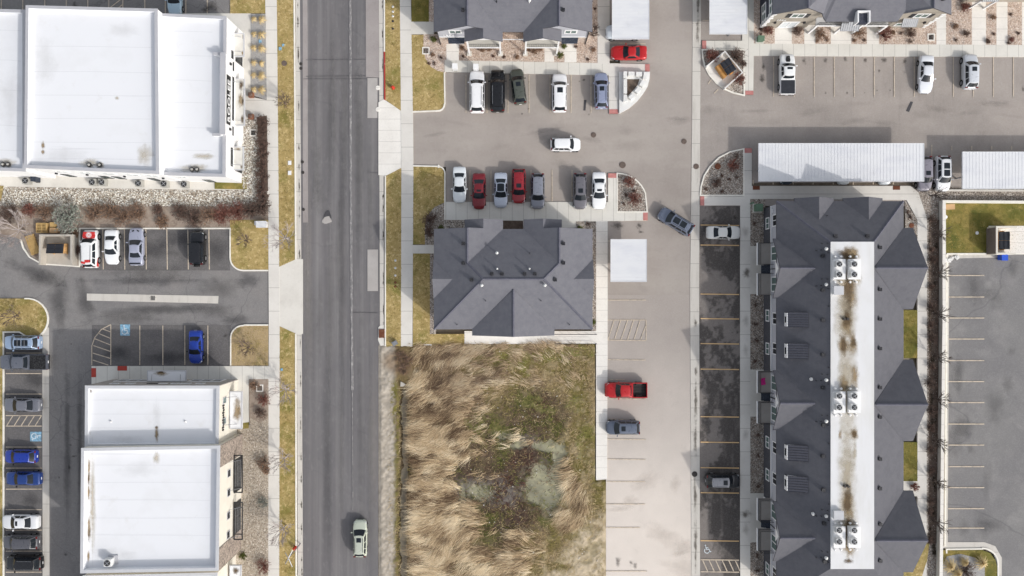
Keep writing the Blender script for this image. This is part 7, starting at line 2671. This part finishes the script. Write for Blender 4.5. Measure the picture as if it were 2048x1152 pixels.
blades("dry_reeds", qpx, qpy, NR.uniform(.8, 2.0, n_) * (1 - .3 * rep(greyz)), NR.uniform(.026, .052, n_), h_ * NR.uniform(.6, 1.15, n_), h_ * NR.uniform(.3, .6, n_), rep(flow) + NR.normal(0, .2, n_), bc, 3)
# short meadow grass
n_ = 78000
px = NR.uniform(772, 1209, n_)
py = NR.uniform(687, 1390, n_)
wtr, wds, snd, grn, red = zones(px, py)
keep = (NR.uniform(0, 1, n_) < np.clip(1 - wds * .8 - wtr - snd * .85 - red * .4, .02, 1) * np.maximum(sstep(812, 824, px), 1.0 * sstep(778, 790, px + (fn(px, py, .06, 81.) - .5) * 26) * sstep(806, 798, px) * sstep(735, 790, py))) & ((px < 1188) | (py > 965))
px, py, grn, snd = px[keep], py[keep], grn[keep], snd[keep]
n_ = len(px)
g1 = sstep(.47, .66, fn(px, py, .045, 21.) + NR.normal(0, .06, n_))
cA = palette([(184, 162, 120), (160, 140, 100), (206, 186, 146), (136, 118, 88)], n_)
cB = palette([(140, 128, 78), (122, 114, 66), (160, 144, 92)], n_)
cG = palette([(132, 136, 66), (116, 120, 58), (156, 156, 84)], n_)
bc = cA * (1 - g1[:, None]) + cB * g1[:, None]
gm = (NR.uniform(0, 1, n_) < grn * .5)[:, None]
bc = np.where(gm, cG, bc)
blades('meadow_grass', px, py, NR.uniform(.2, .7, n_), NR.uniform(.03, .06, n_), NR.uniform(.08, .35, n_), NR.uniform(.02, .15, n_), np.radians(200) + NR.normal(0, 1.0, n_), bc, 2)
# marsh weeds
n_ = 42000
px = NR.uniform(880, 1135, n_)
py = NR.uniform(740, 1110, n_)
wtr, wds, snd, grn, red = zones(px, py)
keep = NR.uniform(0, 1, n_) < wds * (1 - np.clip(wtr * 1.2, 0, .93)) * (.25 + .75 * sstep(.4, .6, fn(px, py, .05, 33.)))
px, py, grn = px[keep], py[keep], grn[keep]
n_ = len(px)
g1 = sstep(.45, .58, fn(px, py, .022, 17.) + NR.normal(0, .05, n_) + .06 * grn - .03)
cA = palette([(118, 98, 80), (98, 84, 68), (138, 116, 94), (84, 70, 60), (160, 138, 112)], n_)
cM = palette([(98, 66, 58), (74, 54, 48), (118, 86, 74), (64, 50, 46)], n_)
mm = (NR.uniform(0, 1, n_) < .88 * np.maximum.reduce([ellm(px, py, 1064, 930, 62, 58, .6), ellm(px, py, 1002, 1035, 52, 40, .6), ellm(px, py, 925, 958, 34, 42, .6), ellm(px, py, 1085, 830, 30, 40, .6), ellm(px, py, 1015, 985, 58, 60, .6)]))[:, None]
cA = np.where(mm, cM, cA)
cB = palette([(110, 114, 58), (92, 98, 48), (130, 128, 74), (78, 80, 48)], n_)
bc = cA * (1 - g1[:, None]) + cB * g1[:, None]
blades('marsh_weeds', px, py, NR.uniform(.15, .5, n_), NR.uniform(.03, .08, n_), NR.uniform(.06, .24, n_), NR.uniform(.0, .12, n_), NR.uniform(0, 6.28, n_), bc, 2)

# lawn grass
LAWNS = [[(555, 0), (588, 0), (591, 519), (558, 534)], [(559, 652), (592, 667), (593, 1152), (558, 1152)], [(461, 0), (531, 0), (531, 27), (461, 27)],
         [(461, 440), (537, 440), (537, 541), (487, 541), (461, 515)], [(537, 652), (490, 652), (464, 676), (463, 731), (537, 731)], [(0, 598), (50, 598), (92, 630), (80, 655), (40, 662), (0, 662)],
         [(770, 0), (799, 0), (802, 222), (771, 200)], [(772, 352), (803, 337), (803, 700), (772, 690)], NB, SB, [(823, 0), (858, 0), (858, 44), (823, 44)],
         [(826, 508), (860, 508), (860, 668), (930, 668), (930, 690), (905, 702), (860, 713), (826, 711)], rect(1880, 408, 2048, 505), rect(1806, 622, 1834, 715), rect(1806, 886, 1834, 961), [(1880, 1102), (1964, 1102), (1990, 1130), (1990, 1152), (1970, 1152), (1960, 1122), (1920, 1106), (1890, 1112), (1880, 1130)]]
greens = {10, 12, 13, 14, 15}
XX, YY, CC = [], [], []
for k, pg in enumerate(LAWNS):
    ar = abs(sum(pg[i][0] * pg[(i + 1) % len(pg)][1] - pg[(i + 1) % len(pg)][0] * pg[i][1] for i in range(len(pg)))) / 2 / PPM ** 2
    X_, Y_ = sample([pg], int(ar * 42))
    ppx, ppy = X_ * PPM + 1024, 576 - Y_ * PPM
    g = sstep(.44, .60, .6 * fn(ppx, ppy, .028, 40.) + .4 * fn(ppx, ppy, .11, 44.) + NR.normal(0, .035, len(X_)))
    if k in greens:
        c1, c2 = palette([(118, 108, 46), (100, 96, 38)], len(X_)), palette([(146, 126, 64), (160, 140, 78)], len(X_))
    else:
        c1, c2 = palette([(186, 164, 114), (170, 148, 98), (204, 182, 136)], len(X_)), palette([(128, 116, 62), (106, 100, 46), (142, 122, 74)], len(X_))
    XX.append(ppx)
    YY.append(ppy)
    CC.append(c1 * (1 - g[:, None]) + c2 * g[:, None])
px, py, bc = np.concatenate(XX), np.concatenate(YY), np.concatenate(CC)
n_ = len(px)
bc = bc * 1.18
blades('lawn_grass', px, py, NR.uniform(.06, .16, n_), NR.uniform(.03, .06, n_), NR.uniform(.03, .07, n_), NR.uniform(0, .03, n_), NR.uniform(0, 6.28, n_), bc, 1, z0=.11)


# loose stones
def stones(name, polys, n, s0, s1, pal_, z=.09):
    X_, Y_ = sample(polys, n)
    n = len(X_)
    base = np.array([(0, 0, 1), (.9, 0, .2), (.28, .85, .25), (-.72, .53, .2), (-.72, -.53, .25), (.28, -.85, .2), (.4, .3, -.5), (-.4, -.3, -.5)])
    fc = np.array([(0, 1, 2), (0, 2, 3), (0, 3, 4), (0, 4, 5), (0, 5, 1), (1, 6, 2), (2, 6, 3), (4, 7, 5), (5, 7, 1), (3, 7, 4), (1, 7, 6), (3, 6, 7)])
    s = NR.uniform(s0, s1, n)
    a = NR.uniform(0, 6.28, n)
    el = NR.uniform(.6, 1.0, n)
    B = base[None] * (1 + NR.normal(0, .12, (n, 8, 3)))
    x = B[:, :, 0] * s[:, None]
    y = B[:, :, 1] * (s * el)[:, None]
    zz = B[:, :, 2] * (s * .7)[:, None]
    V = np.stack([X_[:, None] + x * np.cos(a)[:, None] - y * np.sin(a)[:, None], Y_[:, None] + x * np.sin(a)[:, None] + y * np.cos(a)[:, None], z + zz + s[:, None] * .15], 2)
    F_ = (np.arange(n) * 8)[:, None, None] + fc[None]
    cc = np.repeat(palette(pal_, n, .1), 8, 0)
    return raw_mesh(name, V.reshape(-1, 3), F_.reshape(-1, 3), cc, 'pebble')


stones('landscape_rocks', [[(8, 380), (402, 384), (537, 383), (537, 412), (0, 412)], [(486, 280), (512, 280), (520, 300), (522, 380), (500, 384), (486, 380)]], 9500, .05, .14, [(214, 208, 196), (190, 180, 164), (232, 228, 218), (164, 150, 134), (140, 128, 114), (244, 242, 236)], .08)
TAN = [[(848, 72), (890, 72), (890, 144), (875, 140), (862, 132), (851, 116), (848, 100)], rect(918, 90, 1088, 121), rect(1109, 108, 1128, 123), rect(1154, 88, 1194, 123), rect(1184, 0, 1194, 88),
       rect(1510, 55, 1548, 86), rect(1584, 56, 1607, 86), rect(1631, 65, 1660, 87), rect(1703, 62, 1732, 87), rect(1758, 56, 1870, 89), rect(1892, 10, 1942, 90), rect(1972, 8, 1991, 91), rect(2015, 8, 2042, 91)]
stones('landscape_rocks', TAN, 6500, .04, .085, [(216, 196, 178), (202, 180, 162), (188, 162, 146), (230, 218, 206), (168, 148, 134), (210, 194, 182)], .075)
GREYB = [QB, EB, [(1410, 103), (1440, 103), (1414, 126)], [(1456, 103), (1484, 103), (1484, 140)], [(1452, 180), (1484, 150), (1486, 188)], [(868, 418), (888, 406), (888, 455), (855, 480)], rect(1501, 402, 1524, 488), rect(1501, 590, 1524, 736), rect(1501, 836, 1524, 984), rect(1501, 1086, 1524, 1152),
         [(1822, 377), (1876, 381), (1876, 1150), (1856, 1150), (1855, 436)], [(1812, 404), (1832, 440), (1832, 465), (1812, 465)], rect(1184, 470, 1192, 660), rect(860, 510, 866, 660)]
stones('landscape_rocks', GREYB, 8500, .04, .085, [(196, 184, 172), (176, 162, 150), (150, 138, 128), (220, 212, 202), (132, 120, 112), (184, 164, 150)], .075)
stones('gravel_stones', [rect(486, 860, 536, 1152), [(500, 840), (536, 836), (536, 860), (500, 860)]], 4200, .035, .075, [(188, 176, 160), (164, 152, 138), (206, 196, 182), (142, 130, 118)])
stones('shoulder_gravel', [[(758, 700), (792, 720), (796, 780), (792, 1152), (758, 1152)]], 3000, .03, .07, [(190, 182, 170), (168, 158, 146), (208, 200, 190), (146, 136, 124)], .0)
stones('scattered_litter', [rect(830, 700, 1200, 1140)], 160, .04, .1, [(232, 230, 224), (210, 206, 196)], .15)


# ------------------------------------------------------------------ shrubs and trees
def shrub(px, py, r, h, kind, label, n=70, group='shrubs in the planting beds', name='shrub', cat='shrub', z=.09, leaf=.07, dens=1.0):
    x, y, _ = W(px, py, h * .5)
    T = thing(name, label, cat, (x, y, z), R.uniform(0, 6))
    stm, lf = {'red': ('red_stem', 'brown_leaf'), 'brown': ('stem', 'brown_leaf'), 'dark': ('bark_dark', 'dark_leaf'), 'sage': ('bark_grey', 'sage_leaf'), 'green': ('stem', 'green_leaf'), 'redl': ('red_stem', 'red_stem'), 'twig': ('bark_grey', None), 'pale': ('bark_grey', 'sage_leaf')}[kind]
    m = MB()
    tips = []
    for i in range(n):
        a = R.uniform(0, 6.283)
        q = math.sqrt(R.random())
        e = Vector((math.cos(a) * r * q, math.sin(a) * r * q, h * R.uniform(.55, 1.0) * (1 - .35 * q * q)))
        b = Vector((math.cos(a) * r * .12 * R.random(), math.sin(a) * r * .12 * R.random(), 0))
        mid = b.lerp(e, .55) + Vector((R.uniform(-.1, .1) * r, R.uniform(-.1, .1) * r, h * .12))
        rr = .012 + .008 * r
        for p0, p1, r0, r1 in ((b, mid, rr, rr * .8), (mid, e, rr * .8, rr * .45)):
            m.tube(p0, p1, r0, r1, 3, cap=False, sm=False)
        for k in range(2):
            c = mid.lerp(e, R.random())
            d = c + Vector((R.uniform(-1, 1), R.uniform(-1, 1), R.uniform(.2, 1))) * r * .28
            m.tube(c, d, rr * .55, rr * .3, 3, cap=False, sm=False)
            tips.append((c, d))
        tips.append((mid, e))
    m.build('stem', stm, T)
    if lf:
        m = MB()
        for c, d in tips:
            for k in range(max(1, int(2 * dens))):
                p = c.lerp(d, R.uniform(.2, 1.1)) + Vector((R.gauss(0, .05), R.gauss(0, .05), R.gauss(0, .05)))
                s = leaf * R.uniform(.6, 1.4)
                u = Vector((R.gauss(0, 1), R.gauss(0, 1), R.gauss(0, .5))).normalized() * s
                v = Vector((R.gauss(0, 1), R.gauss(0, 1), R.gauss(0, .5))).normalized() * s * .6
                m.add([p - u, p + v, p + u, p - v], [[0, 1, 2, 3]])
        m.build('foliage', lf, T)
    return T


def bare_tree(px, py, h, spread, label, bark='bark_grey', z=.1, levels=4, lean=(0, 0), group='bare street trees'):
    """leafless tree: trunk child and a crown of forking twigs"""
    x, y, _ = W(px, py, 0)
    T = thing('bare_tree', label, 'tree', (x, y, z), R.uniform(0, 6), group)
    th = h * .3
    m = MB()
    m.tube((0, 0, 0), (lean[0] * .3, lean[1] * .3, th), .045 + h * .012, .03 + h * .008, 8)
    m.build('trunk', bark, T)
    m = MB()

    def grow(p, d, L_, r, lv):
        e = p + d * L_
        mid = p.lerp(e, .5) + Vector((R.uniform(-1, 1), R.uniform(-1, 1), R.uniform(-.5, 1))) * L_ * .06
        m.tube(p, mid, r, r * .85, 4 if lv > 1 else 3, cap=False, sm=False)
        m.tube(mid, e, r * .85, r * .65, 4 if lv > 1 else 3, cap=False, sm=False)
        if lv <= 0:
            return
        for k in range(R.randint(3, 4)):
            q = d + Vector((R.uniform(-1, 1), R.uniform(-1, 1), R.uniform(-.35, .6))) * .62
            q.normalize()
            grow(p.lerp(e, R.uniform(.45, 1.0)), q, L_ * R.uniform(.55, .78), max(.012, r * .62), lv - 1)
    for k in range(7):
        a = k * 6.283 / 7 + R.uniform(-.3, .3)
        d = Vector((math.cos(a) * spread / h * 1.5, math.sin(a) * spread / h * 1.5, 1)).normalized()
        grow(Vector((lean[0] * .3, lean[1] * .3, th * R.uniform(.75, 1))), d, h * .32, .03 + h * .005, levels - 1)
    m.build('crown', bark, T)
    return T


bare_tree(577, 478, 4.6, 2.6, 'bare pale tree by the sidewalk near the white cabinet', 'bark_grey')
bare_tree(574, 209, 2.6, 1.6, 'small faint bare tree in the strip lawn by the entry walk', 'stem')
bare_tree(578, 776, 4.6, 2.4, 'bare pale tree beside the brown bed below the driveway', 'bark_grey')
bare_tree(574, 912, 4.2, 2.0, 'bare pale tree beside the upper steel awning', 'bark_grey')
bare_tree(573, 1050, 4.2, 2.0, 'bare pale tree above the red hydrant and pole', 'bark_grey')
bare_tree(52, 462, 4.4, 4.0, 'wide purplish bare tree left of the pallets', 'bark_grey', levels=5)
bare_tree(38, 632, 2.6, 2.4, 'low bare tree on the rounded lawn island', 'stem')
bare_tree(500, 694, 2.4, 2.0, 'small bare tree in the brown lawn corner near the blue sedan', 'stem')
bare_tree(495, 482, 2.0, 1.3, 'thin bare sapling in the lawn corner by the black off-roader', 'stem')
bare_tree(1184, 72, 2.6, 1.0, 'slim bare sapling by the town house downspout', 'bark_dark')
for i_, (px, py) in enumerate(((1867, 470), (1867, 548), (1867, 628), (1866, 712), (1866, 796), (1865, 880), (1864, 960), (1864, 1040), (1860, 392))):
    bare_tree(px, py, 3.4, 1.2, 'bare dark tree in the shrub strip along the concrete wall, ' + ('first', 'second', 'third', 'fourth', 'fifth', 'sixth', 'seventh', 'eighth')[i_] + ' from the top' if i_ < 8 else 'dark bare sapling at the gravel corner under the mauve suv', 'bark_dark', levels=3, group='bare trees along the concrete wall' if i_ < 8 else None)
shrub(137, 437, 2.1, 1.9, 'sage', 'large grey green spreading shrub beside the wooden pallets', 150, leaf=.11, dens=2)
for i_, (px, py, r, h, k, d_) in enumerate(((20, 428, 1.6, 1.3, 'dark', 'dark red brown shrub at the far left of the bed'), (60, 420, 1.1, 1.1, 'redl', 'small reddish shrub above the bare tree'), (88, 424, 1.3, 1.2, 'brown', 'rusty brown shrub between the bare tree and the grey green shrub'), (190, 425, 1.5, 1.3, 'brown', 'rusty brown shrub right of the grey green shrub'), (218, 420, 1.4, 1.3, 'brown', 'copper brown shrub above the white sedan'), (246, 432, 1.7, 1.3, 'brown', 'broad copper brown shrub above the lavender coupe'), (276, 425, 1.5, 1.2, 'brown', 'twiggy copper shrub in the middle of the bed'), (316, 420, .8, .8, 'dark', 'small dark shrub in the middle of the bed'), (326, 444, 1.1, .8, 'brown', 'low rusty shrub by the empty stalls'), (362, 424, 1.4, 1.1, 'dark', 'greyish brown shrub above the empty stalls'), (388, 434, 1.6, 1.2, 'dark', 'dark brown shrub above the black off-roader'), (416, 430, 1.4, 1.1, 'brown', 'olive brown shrub right of the black off-roader'), (446, 428, 1.6, 1.3, 'redl', 'deep red twiggy shrub, larger of two'), (474, 424, 1.6, 1.3, 'redl', 'deep red twiggy shrub nearer the cabinet'), (500, 420, 1.4, 1.3, 'dark', 'dark maroon shrub above the white cabinet'), (524, 412, 1.4, 1.2, 'dark', 'dark maroon shrub at the sidewalk corner'), (150, 468, .6, .5, 'brown', 'small rusty shrub at the pen corner'), (154, 500, .7, .5, 'dark', 'small dark shrub beside the liveried car'))):
    shrub(px, py, r * .95, h * .85, k, d_, int(56 + r * 28), leaf=.065, dens=1.5)
for i_, py in enumerate((244, 264, 286, 308, 330, 352, 374, 394)):
    shrub(525, py, .95, .9, 'dark', 'dark brown shrub in the strip beside the white rocks, ' + ('topmost', 'second from top', 'third from top', 'fourth from top', 'fifth from top', 'third from bottom', 'second from bottom', 'lowest')[i_], 70, leaf=.07, dens=1.6)
for px, py, r, k, d_ in ((509, 770, .8, 'brown', 'brown shrub left of the square drain'), (528, 800, 1.0, 'redl', 'reddish twiggy shrub below the square drain'), (522, 826, .8, 'dark', 'dark shrub at the lower end of the brown bed'), (527, 924, 1.1, 'brown', 'rusty shrub against the sidewalk in the tan gravel'), (532, 940, .6, 'brown', 'small rusty shrub hugging the sidewalk edge'), (526, 1004, .8, 'pale', 'faint grey shrub in the tan gravel'), (526, 1132, 1.1, 'redl', 'dark red shrub in the tan gravel at the bottom'), (486, 1112, .5, 'green', 'small green shrub at the stone corner')):
    shrub(px, py, r, r * .9, k, d_, 60)
# ornamental grasses
def tuft(px, py, r, h, label, n=90, mat='straw', group='ornamental grasses beside the lettered building'):
    x, y, _ = W(px, py, h * .4)
    m = MB()
    for i in range(n):
        a = R.uniform(0, 6.283)
        q = R.uniform(.25, 1.0)
        w = .022
        p0 = Vector((R.gauss(0, .05), R.gauss(0, .05), 0))
        d = Vector((math.cos(a), math.sin(a), 0))
        s = Vector((-d.y, d.x, 0)) * w
        p1 = p0 + d * r * q * .45 + Vector((0, 0, h * (1.05 - .4 * q)))
        p2 = p0 + d * r * q + Vector((0, 0, h * (.95 - .75 * q)))
        m.add([p0 - s, p0 + s, p1 + s, p1 - s, p2 + s * .3, p2 - s * .3], [[0, 1, 2, 3], [3, 2, 4, 5]])
    m.v = [(p[0] + x, p[1] + y, p[2] + .08) for p in m.v]
    return solo(m, 'ornamental_grass', mat, label, 'grass clump', group)
rowl = ('top', 'second', 'third', 'fourth', 'fifth', 'bottom')
for i_, py in enumerate((39, 69, 96, 126, 151, 179)):
    tuft(508, py, .55, .6, f'straw coloured grass clump in the grey gravel, left one of the {rowl[i_]} row')
    tuft(524, py + 1, .75 if i_ not in (3,) else .5, .75, f'straw coloured grass clump in the grey gravel, right one of the {rowl[i_]} row', 130)
for px, py, d_ in ((1898, 1131, 'left of three straw grass clumps in the lower right bed'), (1928, 1123, 'middle of three straw grass clumps in the lower right bed'), (1961, 1124, 'right of three straw grass clumps in the lower right bed'), (1912, 1146, 'lowest straw grass clump in the lower right bed')):
    tuft(px, py, 1.2 if px != 1928 else .8, .9, d_, 160, group='straw grasses in the lower right bed')
shrub(1932, 1142, 1.4, .8, 'dark', 'dark twiggy shrub between the straw grass clumps', 70)
# small plants in the gravel beds
PL = [(867, 79, .45, 'green', 'green shrub at the corner under the house number'), (858, 128, .22, 'dark', ''), (866, 110, .3, 'brown', 'rusty grass tuft in the corner bed of the upper town house'), (882, 116, .2, 'dark', ''), (869, 127, .25, 'dark', ''), (924, 96, .3, 'brown', 'rusty tuft beside the front door walk'), (926, 113, .2, 'dark', ''), (956, 97, .22, 'dark', ''), (966, 100, .4, 'brown', 'brown tuft under the left balcony'), (979, 99, .32, 'brown', 'golden tuft under the left balcony'), (987, 113, .2, 'dark', ''), (1008, 114, .2, 'dark', ''), (1034, 115, .28, 'brown', 'rusty tuft below the recessed brick wall'), (1056, 99, .28, 'brown', 'golden tuft under the right balcony post'), (1070, 103, .55, 'brown', 'larger brown tuft under the right balcony'), (1081, 99, .28, 'brown', 'golden tuft near the right balcony walk'), (1120, 111, .5, 'green', 'round green shrub between the two walks'), (1128, 93, .35, 'green', 'round green shrub left of the right front door'), (1152, 94, .3, 'dark', ''), (1187, 100, .3, 'brown', 'rusty tuft near the corner of the bed'), (1176, 119, .24, 'dark', ''), (1191, 56, .25, 'dark', ''),
      (1190, 18, .22, 'dark', ''), (1258, 364, .9, 'redl', 'reddish twiggy shrub in the quarter round bed, upper'), (1270, 398, 1.1, 'redl', 'reddish twiggy shrub in the quarter round bed, lower'), (1252, 390, .25, 'dark', ''), (1268, 382, .25, 'dark', ''), (1248, 408, .22, 'dark', ''),
      (1424, 112, 1.0, 'redl', 'reddish twiggy shrub left of the diagonal pen'), (1474, 112, 1.2, 'dark', 'dense dark shrub right of the diagonal pen'), (1478, 158, .9, 'redl', 'red leaved shrub below the diagonal pen'), (1487, 128, .5, 'dark', 'small dark shrub hugging the pen walk'),
      (1472, 313, .5, 'dark', ''), (1465, 331, .9, 'redl', 'reddish twiggy shrub in the large quarter bed'), (1434, 366, .7, 'dark', 'twiggy dark shrub in the large quarter bed'), (1444, 351, .22, 'dark', ''), (1458, 359, .25, 'dark', ''), (1473, 355, .25, 'dark', ''), (1412, 378, .25, 'dark', ''), (1444, 383, .25, 'dark', ''),
      (1537, 60, .8, 'redl', 'red brown shrub at the corner of the tan town house'), (1521, 59, .3, 'dark', ''), (1521, 70, .28, 'dark', ''), (1595, 62, .7, 'dark', 'dusky shrub right of the tan house door'), (1642, 69, .8, 'brown', 'brown shrub under the left porch'), (1634, 82, .28, 'brown', ''), (1654, 80, .3, 'brown', ''), (1719, 66, .9, 'brown', 'brown shrub under the ribbed porch roof'), (1709, 82, .25, 'brown', ''), (1728, 81, .25, 'dark', ''), (1769, 68, 1.1, 'redl', 'large dark red shrub in the gravel by the right porch'), (1785, 65, .35, 'brown', 'small brown tuft right of the dark red shrub'), (1802, 66, .25, 'dark', ''), (1823, 66, .7, 'dark', 'dusky shrub below the bay window'), (1821, 82, .4, 'dark', ''),
      (1931, 16, .7, 'redl', 'red brown shrub between the two tan houses'), (1910, 54, .4, 'brown', 'olive brown tuft near the street drain of the tan house'), (1933, 68, .5, 'dark', 'dark tuft beside the pale walk'), (1912, 81, .25, 'dark', ''), (1986, 36, .4, 'brown', 'olive tuft in the narrow gravel strip, upper'), (1987, 69, .2, 'dark', ''), (1975, 83, .36, 'dark', 'dark tuft at the end of the narrow gravel strip'), (2023, 79, .4, 'redl', 'orange red tuft in the right gravel strip'), (2017, 86, .3, 'dark', ''), (2021, 29, .22, 'dark', ''), (2036, 66, .25, 'dark', ''),
      (1815, 424, .28, 'dark', ''), (1820, 434, .32, 'dark', ''), (1829, 974, .6, 'redl', 'dark red round shrub on the small right patio'), (882, 456, .4, 'green', 'green shrub at the rear corner of the lower town house'), (860, 440, 1.1, 'dark', 'large dark red brown shrub near the lawn corner'), (858, 465, .8, 'dark', 'dark red brown shrub below the larger one'), (1160, 457, .4, 'green', 'green shrub at the upper right corner of the lower town house'), (1176, 448, .35, 'dark', ''), (1187, 644, .35, 'green', 'small green shrub at the lower right corner of the town house'),
      (1508, 447, .3, 'dark', ''), (1511, 610, .28, 'dark', ''), (1511, 648, .4, 'dark', ''), (1511, 680, .4, 'dark', ''), (1510, 722, .25, 'dark', ''), (1516, 870, .3, 'dark', ''), (1516, 910, .3, 'dark', ''), (1516, 972, .3, 'dark', ''), (1514, 1110, .3, 'dark', ''), (1514, 1140, .3, 'dark', '')]
for px, py, r, k, d_ in PL:
    if d_:
        shrub(px, py, r, r * (1.0 if k != 'green' else 1.2), k, d_, int(24 + 46 * r), leaf=.05 if r < .6 else .065, dens=2.2 if k == 'green' else 1.5)
    else:
        t = shrub(px, py, r, r * .9, k, 'small dark tuft growing alone in a gravel bed', 18, leaf=.045, dens=1.8, name='plant_tuft', cat='plant')
        t['group'] = 'small dark tufts in the gravel beds'
for i_ in range(26):
    decal('leaf_litter', R.uniform(1856, 1875), R.uniform(415, 1150), R.uniform(4, 9), R.uniform(8, 26), 0, .125, 'd_leaf')
# dark shrub row along the concrete wall
for i_ in range(16):
    py = 440 + i_ * 42 + R.uniform(-12, 12)
    px = 1866 - i_ * .35 + R.uniform(-3, 3)
    t = shrub(px, py + R.uniform(-6, 6), R.uniform(.4, 1.0), R.uniform(.5, 1.0), 'dark', 'dark brown shrub in the row along the concrete wall', 46, leaf=.05, dens=1.2, name='hedge_shrub')
    t['group'] = 'dark shrubs along the concrete wall'
for px, py, d_ in ((800, 712, 'dead brown brush at the head of the ditch'), (818, 722, 'grey brown brush above the ditch'), (806, 738, 'twiggy brush beside the ditch slab')):
    shrub(px, py, .9, .5, 'brown', d_, 60, leaf=.05)

# ------------------------------------------------------------------ camera, sky and sun
cam = bpy.data.cameras.new('camera')
co = bpy.data.objects.new('camera', cam)
COL.objects.link(co)
co.location = (0, 0, HC)
cam.sensor_fit = 'HORIZONTAL'
cam.angle = 2 * math.atan(1024 / PPM / HC)
cam.clip_end = 1000
cam.clip_start = 1
sc.camera = co
EL = math.radians(31.5)
AZ = (.768, -.64)      # horizontal direction towards the sun (right and down in the photo)
hn = math.hypot(*AZ)
to_sun = Vector((AZ[0] / hn * math.cos(EL), AZ[1] / hn * math.cos(EL), math.sin(EL)))
s = bpy.data.lights.new('sun', 'SUN')
s.energy = SUN_E
s.angle = math.radians(1.2)
s.color = (1, .968, .92)
so = bpy.data.objects.new('sun', s)
COL.objects.link(so)
so.rotation_euler = to_sun.to_track_quat('Z', 'Y').to_euler()
so.location = to_sun * 60
w = bpy.data.worlds.new('World')
sc.world = w
w.use_nodes = True
nt = w.node_tree
sky = nt.nodes.new('ShaderNodeTexSky')
sky.sky_type = 'NISHITA'
sky.sun_disc = False
sky.sun_elevation = EL
sky.sun_rotation = math.atan2(AZ[0], AZ[1])
sky.dust_density = 2.5
sky.ozone_density = .6
hs = nt.nodes.new('ShaderNodeHueSaturation')
hs.inputs['Saturation'].default_value = .38
nt.links.new(sky.outputs[0], hs.inputs['Color'])
nt.links.new(hs.outputs[0], nt.nodes['Background'].inputs['Color'])
nt.nodes['Background'].inputs['Strength'].default_value = SKY_E
sc.view_settings.view_transform = 'Standard'
sc.view_settings.look = 'None'
sc.view_settings.exposure = EXPO
sc.view_settings.gamma = 1
sc.cycles.max_bounces = 6
sc.cycles.transparent_max_bounces = 40
